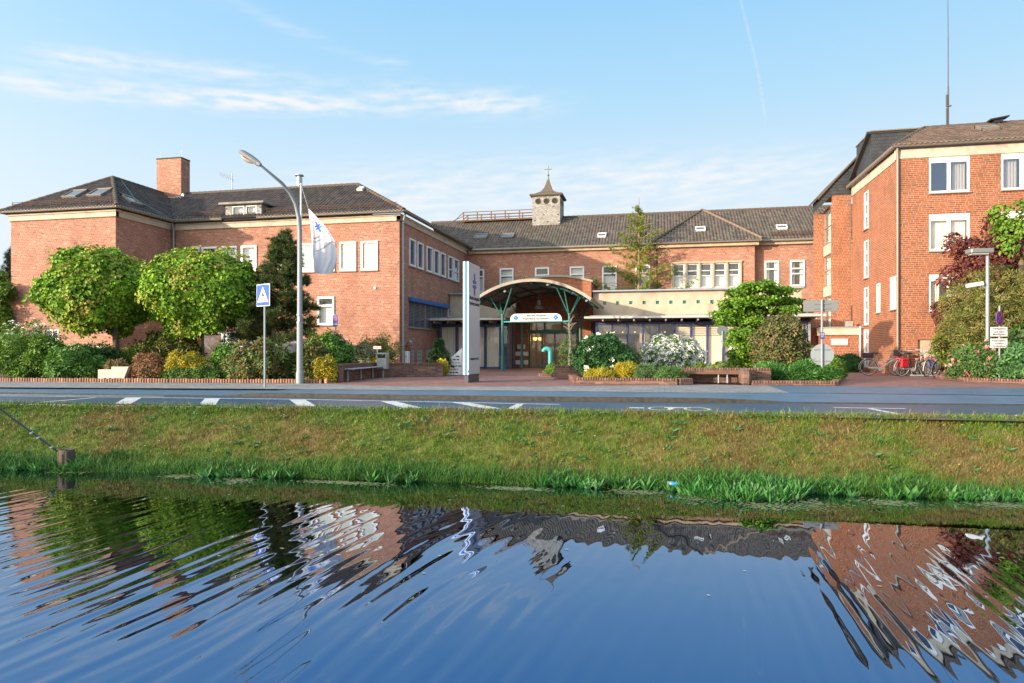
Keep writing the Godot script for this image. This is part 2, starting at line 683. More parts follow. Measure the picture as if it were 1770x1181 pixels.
func sky_material() -> PanoramaSkyMaterial:
	var w := 4096
	var h := 2048
	var im := Image.create(w, h, false, Image.FORMAT_RGBF)
	# air, paler towards the horizon, raised overhead to fill shade: degrees of elevation and the linear colour seen there
	var air := [[-90.0, Color(0.20, 0.22, 0.20)], [-4.0, Color(0.36, 0.40, 0.40)], [0.0, Color(0.78, 0.86, 0.92)], [8.0, Color(0.77, 0.88, 0.97)], [14.0, Color(0.64, 0.83, 0.98)], [20.0, Color(0.47, 0.75, 0.98)], [27.0, Color(0.34, 0.66, 0.97)], [45.0, Color(0.37, 0.62, 0.89)], [90.0, Color(0.34, 0.57, 0.85)]]
	var tone := func(el: float) -> Color:
		for i in air.size() - 1:
			if el <= air[i + 1][0]:
				return air[i][1].lerp(air[i + 1][1], (el - air[i][0]) / (air[i + 1][0] - air[i][0]))
		return air[-1][1]
	for y in h:
		im.fill_rect(Rect2i(0, y, w, 1), tone.call(90.0 - 180.0 * (y + 0.5) / h) / EXPOSURE)
	# the glow of thin air round the low sun, behind the viewer, widened and brightened to fill shade
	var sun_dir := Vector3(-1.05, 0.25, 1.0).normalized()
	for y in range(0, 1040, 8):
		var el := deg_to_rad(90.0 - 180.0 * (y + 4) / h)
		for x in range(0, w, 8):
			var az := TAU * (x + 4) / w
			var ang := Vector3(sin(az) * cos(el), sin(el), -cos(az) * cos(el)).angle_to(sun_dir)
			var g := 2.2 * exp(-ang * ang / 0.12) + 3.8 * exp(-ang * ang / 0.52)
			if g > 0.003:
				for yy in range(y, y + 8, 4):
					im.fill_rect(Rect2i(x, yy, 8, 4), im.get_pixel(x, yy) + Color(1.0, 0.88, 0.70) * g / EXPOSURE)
	var streaks := FastNoiseLite.new()
	streaks.seed = 5
	streaks.frequency = 0.09
	streaks.fractal_octaves = 5
	var puffs := FastNoiseLite.new()
	puffs.seed = 9
	puffs.frequency = 0.12
	puffs.fractal_octaves = 5
	# thin cloud: azimuth, elevation, half width, half height, tilt, strength
	var wisps := [[-37.0, 18.6, 9.5, 0.75, 0.06, 1.0], [-29.0, 19.2, 6.0, 0.6, 0.02, 0.7], [-44.0, 19.9, 3.2, 0.7, 0.12, 0.75], [-35.0, 20.6, 7.0, 0.7, 0.03, 0.55], [-14.5, 19.9, 5.0, 0.9, 0.0, 0.95], [-21.5, 20.2, 3.5, 1.0, 0.0, 0.55], [-48.0, 17.6, 4.0, 0.6, 0.0, 0.6], [-31.0, 24.4, 6.0, 0.5, -0.25, 0.22], [-38.0, 26.0, 2.5, 0.6, -0.2, 0.3], [-22.5, 22.6, 1.4, 0.35, 0.0, 0.35], [-9.0, 14.0, 14.0, 1.8, 0.0, 0.6], [6.0, 13.6, 10.0, 1.7, 0.0, 0.58], [-24.0, 12.6, 8.0, 1.6, 0.0, 0.65], [-14.0, 11.0, 12.0, 1.4, 0.0, 0.5], [0.0, 10.8, 9.0, 1.2, 0.0, 0.45], [-20.0, 33.5, 9.0, 1.3, 0.03, 0.6], [-8.0, 36.0, 7.0, 1.1, 0.0, 0.5], [-34.0, 31.0, 8.0, 1.2, 0.05, 0.6], [-26.0, 38.0, 9.0, 1.3, 0.0, 0.5]]
	var white := Color(0.93, 0.95, 0.97) / EXPOSURE
	# low bank of haze cloud all the way round
	for x0 in range(0, w, 8):
		for y0 in range(720, 1020, 4):
			var az := 360.0 * (x0 + 4) / w - (360.0 if x0 > w / 2 else 0.0)
			var el := 90.0 - 180.0 * (y0 + 2) / h
			if az > -56.0 and az < 34.0:
				continue
			var nn := puffs.get_noise_3d(60.0 * cos(deg_to_rad(az)), 60.0 * sin(deg_to_rad(az)), el * 2.4) * 0.5 + 0.5
			var a := clampf((nn - 0.52) * 2.4, 0.0, 0.6) * exp(-pow((el - 16.0) / 6.5, 2.0))
			if a > 0.01:
				im.fill_rect(Rect2i(x0, y0, 8, 4), im.get_pixel(x0, y0).lerp(white, a))
	for y in range(560, 1024):
		var el := 90.0 - 180.0 * (y + 0.5) / h
		for xx in range(-640, 392):
			var x := posmod(xx, w)
			var az := 360.0 * (xx + 0.5) / w
			var a := 0.0
			var s := -1.0
			for q in wisps:
				var du: float = (az - q[0]) / q[2]
				if absf(du) > 2.2:
					continue
				var dv: float = (el - q[1] - q[4] * (az - q[0])) / q[3]
				if absf(dv) > 2.6:
					continue
				if s < 0.0:
					s = streaks.get_noise_2d(az * 2.2 + el * 1.5, el * 16.0 - az * 1.2) * 0.5 + 0.5
					s = clampf((s - 0.3) * 2.1, 0.0, 1.0) * 0.75 + 0.25 * clampf(puffs.get_noise_2d(az * 5.0, el * 12.0) + 0.6, 0.0, 1.0)
				a += q[5] * exp(-(du * du + dv * dv)) * s
			# an aircraft trail, thin and slightly broken
			if el > 17.0 and el < 27.5:
				var mid := 8.2 - (el - 17.3) * 0.207 + 0.18 * sin((el - 17.3) * 0.42)
				a += 0.26 * exp(-pow((az - mid) / 0.085, 2.0)) * clampf(0.75 + streaks.get_noise_2d(el * 30.0, 7.0), 0.2, 1.0) * clampf((el - 17.0) * 0.7, 0.0, 1.0)
			a *= 1.3
			if a > 0.004:
				im.set_pixel(x, y, im.get_pixel(x, y).lerp(white, clampf(a, 0.0, 0.92)))
	var m := PanoramaSkyMaterial.new()
	m.panorama = ImageTexture.create_from_image(im)
	return m


func materials() -> void:
	rng.seed = 11
	# broad, faint weathering shared by walls and paving
	M.wear = mottle(512, [Color(0.82, 0.81, 0.80), Color(0.96, 0.95, 0.94), Color(1.0, 1.0, 1.0), Color(0.92, 0.90, 0.88)], 0.008, 0.05, 31)
	var bl := brick_textures(2048, 32, 96, 4, [Color(0.40, 0.155, 0.095), Color(0.43, 0.18, 0.115), Color(0.36, 0.13, 0.08), Color(0.49, 0.26, 0.17), Color(0.28, 0.12, 0.085)], [40, 26, 22, 8, 4], Color(0.46, 0.33, 0.25), 1)
	M.brick_left = surfaced(Color.WHITE, 0.85, bl[0], 8.0, bl[1], 0.8)
	var br := brick_textures(2048, 32, 96, 5, [Color(0.32, 0.088, 0.038), Color(0.345, 0.104, 0.048), Color(0.285, 0.072, 0.032), Color(0.18, 0.08, 0.055)], [45, 25, 20, 5], Color(0.45, 0.29, 0.18), 2)
	M.brick_right = surfaced(Color.WHITE, 0.85, br[0], 8.0, br[1], 0.8)
	M.brick_tower = surfaced(Color(0.95, 0.80, 0.68).linear_to_srgb() * 1.0, 0.85, br[0], 8.0, br[1], 0.8)
	var bd := brick_textures(1024, 16, 48, 3, [Color(0.15, 0.075, 0.055), Color(0.20, 0.10, 0.07), Color(0.10, 0.06, 0.05), Color(0.24, 0.13, 0.09)], [40, 30, 20, 10], Color(0.22, 0.17, 0.14), 0)
	M.brick_dark = surfaced(Color.WHITE, 0.8, bd[0], 4.0, bd[1], 0.8)
	var pv := brick_textures(1024, 20, 40, 3, [Color(0.30, 0.13, 0.10), Color(0.35, 0.16, 0.125), Color(0.24, 0.10, 0.085), Color(0.38, 0.20, 0.16)], [40, 30, 20, 10], Color(0.20, 0.13, 0.11), 0)
	M.paving = surfaced(Color.WHITE, 0.7, pv[0], 4.0, pv[1], 0.4)
	var fl := brick_textures(1024, 12, 20, 4, [Color(0.30, 0.29, 0.28), Color(0.34, 0.33, 0.31), Color(0.26, 0.26, 0.26)], [40, 30, 20], Color(0.14, 0.14, 0.13), 0)
	M.flags = surfaced(Color.WHITE, 0.75, fl[0], 3.6, fl[1], 0.4)
	var sh := brick_textures(1024, 24, 40, 3, [Color(0.35, 0.33, 0.30), Color(0.41, 0.39, 0.36), Color(0.29, 0.28, 0.255), Color(0.14, 0.135, 0.125)], [40, 30, 20, 6], Color(0.24, 0.22, 0.20), 0)
	M.shingle = surfaced(Color.WHITE, 0.8, sh[0], 4.0, sh[1], 1.5)
	var sl := brick_textures(1024, 16, 24, 4, [Color(0.045, 0.047, 0.05), Color(0.055, 0.056, 0.06), Color(0.038, 0.04, 0.042)], [40, 30, 20], Color(0.02, 0.02, 0.02), 0)
	M.slate = surfaced(Color.WHITE, 0.55, sl[0], 4.0, sl[1], 1.0)
	var asphalt := mottle(512, [Color(0.034, 0.072, 0.125), Color(0.048, 0.088, 0.145), Color(0.04, 0.078, 0.135)], 0.012, 0.5, 3)  # grey asphalt tinted blue: sky reflection put into the colour
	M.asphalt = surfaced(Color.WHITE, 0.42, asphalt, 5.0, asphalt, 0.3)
	var cyc := mottle(512, [Color(0.085, 0.155, 0.235), Color(0.105, 0.175, 0.26), Color(0.095, 0.165, 0.25)], 0.012, 0.35, 4)  # blue of the sky mirrored on the path, painted into its tones
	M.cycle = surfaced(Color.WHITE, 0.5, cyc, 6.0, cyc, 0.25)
	M.soil = surfaced(Color.WHITE, 0.95, mottle(256, [Color(0.06, 0.04, 0.03), Color(0.13, 0.085, 0.06)], 0.03, 0.5, 6), 2.0)
	M.earth = surfaced(Color.WHITE, 0.95, mottle(256, [Color(0.07, 0.08, 0.03), Color(0.12, 0.11, 0.05)], 0.03, 0.4, 8), 8.0)
	M.plaster = surfaced(Color.WHITE, 0.9, mottle(512, [Color(0.52, 0.42, 0.31), Color(0.56, 0.46, 0.35), Color(0.49, 0.39, 0.29)], 0.006, 0.06, 12), 6.0)
	M.cornice = surfaced(Color.WHITE, 0.8, mottle(512, [Color(0.55, 0.46, 0.35), Color(0.62, 0.53, 0.42), Color(0.49, 0.40, 0.31)], 0.01, 0.08, 13), 5.0)
	M.concrete = surfaced(Color.WHITE, 0.85, mottle(256, [Color(0.30, 0.28, 0.24), Color(0.38, 0.36, 0.31)], 0.02, 0.2, 14), 3.0)
	M.kerb = surfaced(Color.WHITE, 0.9, mottle(256, [Color(0.038, 0.034, 0.027), Color(0.065, 0.06, 0.048), Color(0.05, 0.042, 0.03)], 0.03, 0.5, 15), 2.0)
	M.bark = surfaced(Color.WHITE, 0.9, mottle(256, [Color(0.12, 0.085, 0.055), Color(0.22, 0.16, 0.10)], 0.03, 0.4, 16), 0.8)
	M.bark_pale = surfaced(Color.WHITE, 0.9, mottle(256, [Color(0.26, 0.17, 0.09), Color(0.36, 0.25, 0.14)], 0.03, 0.3, 17), 0.8)
	M.stone_pale = surfaced(Color.WHITE, 0.85, mottle(256, [Color(0.62, 0.54, 0.43), Color(0.70, 0.63, 0.52)], 0.02, 0.1, 18), 1.5)
	M.sandstone = surfaced(Color.WHITE, 0.85, mottle(256, [Color(0.46, 0.36, 0.23), Color(0.54, 0.43, 0.29)], 0.02, 0.12, 19), 2.0)
	M.rotten = surfaced(Color.WHITE, 0.95, mottle(256, [Color(0.05, 0.035, 0.03), Color(0.14, 0.10, 0.08), Color(0.09, 0.06, 0.05)], 0.05, 0.6, 20), 0.4)
	M.tile = mat(Color.WHITE, 0.75)
	M.tile.vertex_color_use_as_albedo = true
	M.tile_mesh = tile_mesh()
	M.tile_under = mat(Color(0.04, 0.034, 0.03), 0.9)
	M.ridge = mat(Color(0.10, 0.075, 0.055), 0.8)
	M.white = mat(Color(0.80, 0.79, 0.76), 0.4)
	M.paint = surfaced(Color.WHITE, 0.7, mottle(256, [Color(0.62, 0.62, 0.60), Color(0.72, 0.72, 0.70), Color(0.50, 0.50, 0.49)], 0.03, 0.2, 21), 2.0)
	M.sill = mat(Color(0.30, 0.27, 0.24), 0.7)
	M.dark = mat(Color(0.025, 0.024, 0.023), 0.8)
	M.inside = mat(Color(0.10, 0.085, 0.07), 0.9)
	M.curtain = mat(Color(0.82, 0.76, 0.64), 0.9)
	M.curtain.backlight_enabled = true
	M.curtain.backlight = Color(0.4, 0.4, 0.36)
	M.blind = mat(Color(0.70, 0.63, 0.47), 0.85)
	M.blind_pale = mat(Color(0.62, 0.64, 0.60), 0.85)
	M.slats = mat(Color(0.30, 0.30, 0.31), 0.5)
	var lattice := Image.create(128, 192, false, Image.FORMAT_RGB8)
	lattice.fill(Color(0.55, 0.56, 0.48).linear_to_srgb())
	for x in range(0, 128, 12):
		lattice.fill_rect(Rect2i(x, 0, 4, 192), Color(0.40, 0.43, 0.38).linear_to_srgb())
	for k in 60:
		lattice.fill_rect(Rect2i((rng.randi() % 10) * 12 + 4, (rng.randi() % 16) * 12, 8, 10), (Color(0.74, 0.70, 0.58) * rng.randf_range(0.8, 1.1)).linear_to_srgb())
	M.lattice = mat(Color.WHITE, 0.6)
	M.lattice.albedo_texture = ImageTexture.create_from_image(lattice)
	M.glass = pane_glass(Color(0.75, 0.80, 0.82), 0.10)
	M.glass_tint = pane_glass(Color(0.10, 0.16, 0.28), 0.45)
	M.roof_glass = mat(Color(0.10, 0.12, 0.14), 0.04, 0.0, 0.9)
	M.zinc = mat(Color(0.33, 0.36, 0.39), 0.5, 0.2)
	M.gutter = mat(Color(0.26, 0.22, 0.18), 0.55, 0.3)
	M.rust = mat(Color(0.10, 0.045, 0.03), 0.8)
	M.steel = mat(Color(0.46, 0.47, 0.48), 0.4, 0.4)
	M.galva = mat(Color(0.27, 0.30, 0.32), 0.6, 0.1)
	M.lamp_grey = mat(Color(0.22, 0.22, 0.21), 0.5, 0.2)
	M.alu = mat(Color(0.55, 0.54, 0.52), 0.5, 0.4)
	M.black = mat(Color(0.02, 0.02, 0.021), 0.5)
	M.ink = mat(Color(0.02, 0.02, 0.026), 0.7)
	M.blue = mat(Color(0.006, 0.075, 0.40), 0.35)
	M.sky_blue = mat(Color(0.005, 0.19, 0.75), 0.35)
	M.navy = mat(Color(0.035, 0.055, 0.20), 0.45)
	M.blue_case = mat(Color(0.03, 0.13, 0.36), 0.5)
	M.emblem = mat(Color(0.05, 0.08, 0.36), 0.5)
	M.teal = mat(Color(0.028, 0.15, 0.125), 0.5)
	M.teal_dark = mat(Color(0.02, 0.10, 0.085), 0.5)
	M.teal_pipe = mat(Color(0.05, 0.33, 0.30), 0.4)
	M.teal_glass = mat(Color(0.0, 0.22, 0.18), 0.2)
	M.red = mat(Color(0.55, 0.03, 0.03), 0.4)
	M.pale_red = mat(Color(0.62, 0.22, 0.18), 0.5)
	M.pylon = mat(Color(0.50, 0.48, 0.50), 0.35)
	M.pylon_white = mat(Color(0.82, 0.80, 0.78), 0.35)
	M.underside = mat(Color(0.26, 0.21, 0.17), 0.8)
	M.fascia = surfaced(Color.WHITE, 0.75, mottle(256, [Color(0.34, 0.30, 0.245), Color(0.42, 0.375, 0.315)], 0.02, 0.15, 22), 3.0)
	M.felt = surfaced(Color.WHITE, 0.85, mottle(256, [Color(0.24, 0.22, 0.20), Color(0.34, 0.31, 0.28)], 0.02, 0.2, 23), 4.0)
	M.wood = mat(Color(0.16, 0.085, 0.045), 0.8)
	M.wood_pale = mat(Color(0.42, 0.20, 0.08), 0.6)
	M.cloth = mat(Color(0.74, 0.74, 0.80), 0.7)
	M.cloth.backlight_enabled = true
	M.cloth.backlight = Color(0.5, 0.5, 0.55)
	M.leaf = leafy()
	M.needle = leafy(Color.WHITE, 0.15, 0.6)
	M.petal = leafy(Color.WHITE, 0.4, 0.6)
	M.grass = leafy(Color.WHITE, 0.3, 0.6)
	M.globe = mat(Color(0.9, 0.8, 0.55), 0.4)
	M.globe.emission_enabled = true
	M.globe.emission = Color(1.0, 0.78, 0.38)
	M.globe.emission_energy_multiplier = 0.9
	M.print = mat(Color(0.72, 0.70, 0.66), 0.5)


func pane_glass(c: Color, a: float) -> StandardMaterial3D:
	var m := mat(c, 0.03)
	m.transparency = BaseMaterial3D.TRANSPARENCY_ALPHA
	m.albedo_color.a = a
	m.metallic_specular = 0.5
	return m


func ground_and_street() -> void:
	var g := MB.new()
	g.quad(Vector3(-700, -0.03, -13.0), Vector3(700, -0.03, -13.0), Vector3(700, -0.03, -1200), Vector3(-700, -0.03, -1200))
	g.quad(Vector3(-700, -0.03, 400), Vector3(700, -0.03, 400), Vector3(700, -0.03, 2.0), Vector3(-700, -0.03, 2.0))
	struct("ground", g, M.earth)
	var r := MB.new()
	for q in [[-120.0, -16.0], [-16.0, 8.0], [8.0, 120.0]]:
		r.quad(Vector3(q[0], 0, bank_top(q[0])), Vector3(q[1], 0, bank_top(q[1])), Vector3(q[1], 0, -17.0), Vector3(q[0], 0, -17.0))
		r.quad(Vector3(q[0], -0.3, bank_top(q[0]) + 0.05), Vector3(q[1], -0.3, bank_top(q[1]) + 0.05), Vector3(q[1], 0, bank_top(q[1])), Vector3(q[0], 0, bank_top(q[0])))
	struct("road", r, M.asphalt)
	# kerb: full height in the middle, dropped to the road at the crossing on the left and the drive on the right
	var edge := [[-120, -14.9, 0.035], [-17.5, -14.95, 0.035], [-13.0, -15.25, 0.012], [-11.0, -15.45, 0.012], [-9.9, -15.45, 0.09], [-3.3, -15.42, 0.1], [0.8, -15.75, 0.1], [1.9, -15.9, 0.07], [2.9, -16.0, 0.02], [8.0, -16.4, 0.02], [120, -16.4, 0.02]]
	var k := MB.new()
	var cy := MB.new()
	for i in edge.size() - 1:
		var a := Vector3(edge[i][0], edge[i][2], edge[i][1])
		var b := Vector3(edge[i + 1][0], edge[i + 1][2], edge[i + 1][1])
		var a0 := Vector3(a.x, -0.05, a.z)
		var b0 := Vector3(b.x, -0.05, b.z)
		var d := Vector3(0, 0, -0.14)
		k.quad(a0, b0, b, a)
		k.quad(a, b, b + d, a + d)
		cy.quad(a + d - UP * 0.003, b + d - UP * 0.003, Vector3(b.x, 0.098, -18.2), Vector3(a.x, 0.098, -18.2))
	struct("kerb", k, M.kerb)
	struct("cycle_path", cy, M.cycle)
	var f := MB.new()
	var lane := [[-120, -16.2, -19.7], [-18, -16.2, -19.5], [-10.9, -17.0, -20.1], [-8.3, -17.1, -19.1], [-3.9, -17.6, -19.6], [1.0, -17.8, -21.7], [3.2, -18.2, -22.0]]
	for i in lane.size() - 1:
		f.quad(Vector3(lane[i][0], 0.103, lane[i][1]), Vector3(lane[i + 1][0], 0.103, lane[i + 1][1]), Vector3(lane[i + 1][0], 0.103, lane[i + 1][2]), Vector3(lane[i][0], 0.103, lane[i][2]))
	struct("pavement", f, M.flags)
	var w := MB.new()
	w.quad(Vector3(3.2, 0.104, -18.2), Vector3(40, 0.104, -18.9), Vector3(40, 0.104, -21.4), Vector3(3.2, 0.104, -22.0))
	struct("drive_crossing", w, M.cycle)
	var p := MB.new()
	p.quad(Vector3(-13.3, 0.0965, -18.3), Vector3(60, 0.0965, -18.3), Vector3(60, 0.0965, -47), Vector3(-13.3, 0.0965, -47))
	struct("forecourt_paving", p, M.paving)
	var bed := MB.new()
	bed.quad(Vector3(-120, 0.0985, -19.6), Vector3(-11.0, 0.0985, -19.9), Vector3(-11.2, 0.0985, -26.0), Vector3(-120, 0.0985, -26.0))
	bed.quad(Vector3(-120, 0.0985, -26.0), Vector3(-11.2, 0.0985, -26.0), Vector3(-13.2, 0.0985, -33.4), Vector3(-120, 0.0985, -33.4))
	struct("planting_bed_ground", bed, M.soil)
	# a lighter patch of worn flags and old repairs in the pavement
	var rep := MB.new()
	for q in [[-1.4, -18.7, 0.5, 0.25], [-0.6, -18.5, 0.7, 0.2], [0.6, -18.6, 0.9, 0.22], [-3.2, -18.2, 0.6, 0.25], [1.9, -18.5, 0.7, 0.2], [-6.3, -17.9, 0.8, 0.22], [-7.9, -18.3, 0.6, 0.2]]:
		rep.quad(Vector3(q[0], 0.1075, q[1]), Vector3(q[0] + q[2], 0.1075, q[1]), Vector3(q[0] + q[2], 0.1075, q[1] - q[3]), Vector3(q[0], 0.1075, q[1] - q[3]))
	struct("pavement_repair", rep, M.concrete)
	# painted road markings
	var paint := func(pts: Array) -> void:
		var m := MB.new()
		var l := []
		for q in pts:
			l.append(Vector3(q[0], 0.004, q[1]))
		if (l[1] - l[0]).cross(l[2] - l[0]).y < 0:
			l.reverse()
		m.poly(l)
		struct("road_marking", m, M.paint)
	for q in [[[-12.85, -14.42], [-12.45, -14.48], [-11.1, -12.55], [-11.45, -12.5]], [[-10.75, -14.57], [-10.38, -14.62], [-9.1, -12.65], [-9.48, -12.62]], [[-8.55, -14.65], [-8.15, -14.68], [-6.82, -12.8], [-7.22, -12.76]], [[-6.32, -14.72], [-5.95, -14.75], [-4.55, -12.92], [-4.95, -12.86]], [[-4.55, -14.62], [-4.15, -14.63], [-2.88, -13.0], [-3.23, -12.97]], [[-3.03, -14.48], [-2.87, -14.48], [-2.74, -13.0], [-2.96, -13.0]]]:
		paint.call(q)
	for q in [[-40.0, -14.2, -16.5, -14.32, 0.12], [-16.5, -14.32, -8.64, -14.78, 0.12], [-8.64, -14.78, -4.5, -14.66, 0.12], [-4.5, -14.66, -2.1, -14.55, 0.12], [-17.5, -14.68, -12.3, -15.05, 0.12], [-13.6, -14.28, -13.5, -12.35, 0.1], [3.45, -14.9, 4.8, -14.95, 0.13], [4.1, -14.8, 4.25, -13.6, 0.13]]:
		var a := Vector2(q[0], q[1])
		var b := Vector2(q[2], q[3])
		var s: Vector2 = (b - a).normalized().orthogonal() * q[4] * 0.5
		paint.call([[a.x - s.x, a.y - s.y], [b.x - s.x, b.y - s.y], [b.x + s.x, b.y + s.y], [a.x + s.x, a.y + s.y]])
	var bike := MB.new()
	for cx in [0.02, 0.72]:
		for i in 20:
			var a := TAU * i / 20
			var b := TAU * (i + 1) / 20
			var ctr := Vector3(cx, 0.0042, -13.95)
			bike.quad(ctr + Vector3(cos(a) * 0.2, 0, -sin(a) * 0.34), ctr + Vector3(cos(a) * 0.26, 0, -sin(a) * 0.42), ctr + Vector3(cos(b) * 0.26, 0, -sin(b) * 0.42), ctr + Vector3(cos(b) * 0.2, 0, -sin(b) * 0.34))
	bike.box(Vector3(0.35, 0.002, -14.25), Vector3(0.5, 0.003, 0.1))
	bike.box(Vector3(0.2, 0.002, -14.1), Vector3(0.08, 0.0025, 0.5))
	bike.box(Vector3(-0.45, 0.002, -14.05), Vector3(0.3, 0.003, 0.1))
	struct("road_marking_bicycle", bike, M.paint)


func bank_top(x: float) -> float:
	return -12.9 - 0.06 * (clampf(x, -16.0, 8.0) + 2.8)


func bank_height(x: float, z: float, nz: FastNoiseLite) -> float:
	# grass slope from the road edge down to below the water line
	var f := clampf((z - bank_top(x)) / (2.75 + 0.12 * sin(x * 0.9) + 0.08 * sin(x * 2.3)), -0.1, 1.0)
	var s := f * f * (3.0 - 2.0 * f) if f > 0.0 else -f * -0.8
	return -0.045 - 1.04 * lerpf(s, f if f > 0.0 else s, 0.45) + nz.get_noise_2d(x * 6.0, z * 9.0) * 0.05 * clampf(f * 6.0, 0.0, 1.0)


func canal() -> void:
	var nz := FastNoiseLite.new()
	nz.seed = 21
	nz.frequency = 0.12
	nz.fractal_octaves = 4
	var hue := FastNoiseLite.new()
	hue.seed = 33
	hue.frequency = 0.5
	hue.fractal_octaves = 4
	M.hue = hue
	M.nz = nz
	var b := MB.new()
	b.tinted = true
	var sx := 0.16
	var sz := 0.14
	var x := -24.0
	while x < 14.0:
		for j in 24:
			var z := bank_top(x) - 0.2 + j * sz
			var p := []
			for q in [[x, j + 1], [x + sx, j + 1], [x + sx, j], [x, j]]:
				var qz: float = bank_top(q[0]) - 0.2 + q[1] * sz
				p.append(Vector3(q[0], bank_height(q[0], qz, nz), qz))
			var h := hue.get_noise_2d(x, z) + 0.35 * hue.get_noise_2d(x * 6.0, z * 6.0)
			b.col = Color(0.12, 0.14, 0.025).lerp(Color(0.18, 0.12, 0.04), clampf(h * 1.3 + 0.5 + (x + 4.0) * 0.02, 0.0, 1.0))
			b.quad(p[0], p[1], p[2], p[3])
		x += sx
	b.col = Color(0.10, 0.10, 0.03)
	for side in [[-300.0, -24.0], [14.0, 300.0]]:
		b.quad(Vector3(side[0], -1.2, -9.6), Vector3(side[1], -1.2, -9.6), Vector3(side[1], -0.02, -13.05), Vector3(side[0], -0.02, -13.05))
	# the bank on which the viewer stands
	b.quad(Vector3(-300, -0.02, 2.0), Vector3(300, -0.02, 2.0), Vector3(300, -1.2, -2.4), Vector3(-300, -1.2, -2.4))
	M.bank = mat(Color.WHITE, 0.95)
	M.bank.vertex_color_use_as_albedo = true
	struct("bank_ground", b, M.bank)
	# water: ripples that run along the canal, their crests pointing across it
	var wob := FastNoiseLite.new()
	wob.seed = 4
	wob.frequency = 0.22
	wob.fractal_octaves = 3
	var fine := FastNoiseLite.new()
	fine.seed = 8
	fine.frequency = 0.9
	fine.fractal_octaves = 3
	var nx := 826
	var nzz := 300
	var x0 := -14.4
	var z0 := -11.6
	var step := 0.03
	var hgt := PackedFloat32Array()
	hgt.resize((nx + 1) * (nzz + 1))
	for j in nzz + 1:
		for i in nx + 1:
			var px := x0 + i * step
			var pz := z0 + j * step
			var calm := clampf((pz + 9.6) / 2.0, 0.0, 1.0)
			calm = calm * calm
			var rip := wob.get_noise_2d(px * 0.9, pz * 0.5)
			var ph := px + 0.95 * maxf(px - 0.4, 0.0) + 0.10 * (pz + 6.0) + 0.22 * rip
			var mid := exp(-pow((px - 0.1 - 0.5 * (pz + 4.9)) / 1.05, 2.0) - pow((pz + 5.8) / 3.2, 2.0))
			var amp := calm * (1.0 - 0.70 * mid) * (0.9 - 0.32 * clampf(px * 0.5, 0.0, 1.0)) * (0.75 + 0.6 * wob.get_noise_2d(px * 1.6 + 50.0, pz * 1.1))
			var hh := 0.0015 * sin(TAU * ph / 0.245) + 0.0009 * (1.0 - 0.8 * clampf(px, 0.0, 1.0)) * sin(TAU * (ph * 0.97 + 0.09 * pz) / 0.155 + 1.0 + 4.0 * rip) + 0.0013 * sin(TAU * (ph - 0.07 * pz) / 0.37 + 2.0)
			hgt[j * (nx + 1) + i] = amp * hh + (0.15 + 0.85 * calm) * 0.0012 * fine.get_noise_2d(px * 1.2, pz * 0.8) * 1.0 + calm * 0.0004 * wob.get_noise_2d(px * 2.2, pz * 1.2 + 9.0)
	var vv := PackedVector3Array()
	var vn := PackedVector3Array()
	var ix := PackedInt32Array()
	for j in nzz + 1:
		for i in nx + 1:
			var k := j * (nx + 1) + i
			vv.append(Vector3(x0 + i * step, -0.95 + hgt[k], z0 + j * step))
			var dx := (hgt[j * (nx + 1) + mini(i + 1, nx)] - hgt[j * (nx + 1) + maxi(i - 1, 0)]) / (2.0 * step)
			var dz := (hgt[mini(j + 1, nzz) * (nx + 1) + i] - hgt[maxi(j - 1, 0) * (nx + 1) + i]) / (2.0 * step)
			vn.append(Vector3(-dx, 1.0, -dz).normalized())
			if i < nx and j < nzz:
				ix.append_array([k, k + 1, k + nx + 2, k, k + nx + 2, k + nx + 1])
	var far := vv.size()
	var x1 := x0 + nx * step
	var z1 := z0 + nzz * step
	for q in [[-300.0, x0, z0, z1], [x1, 300.0, z0, z1], [x0, x1, z1, -1.0]]:
		for e in [[q[0], q[2]], [q[1], q[2]], [q[1], q[3]], [q[0], q[3]]]:
			vv.append(Vector3(e[0], -0.95, e[1]))
			vn.append(UP)
		ix.append_array([far, far + 1, far + 2, far, far + 2, far + 3])
		far += 4
	var a := []
	a.resize(Mesh.ARRAY_MAX)
	a[Mesh.ARRAY_VERTEX] = vv
	a[Mesh.ARRAY_NORMAL] = vn
	a[Mesh.ARRAY_INDEX] = ix
	var wm := ArrayMesh.new()
	wm.add_surface_from_arrays(Mesh.PRIMITIVE_TRIANGLES, a)
	M.water = mat(Color(0.092, 0.185, 0.345), 0.012, 1.0)
	struct("water", wm, M.water)


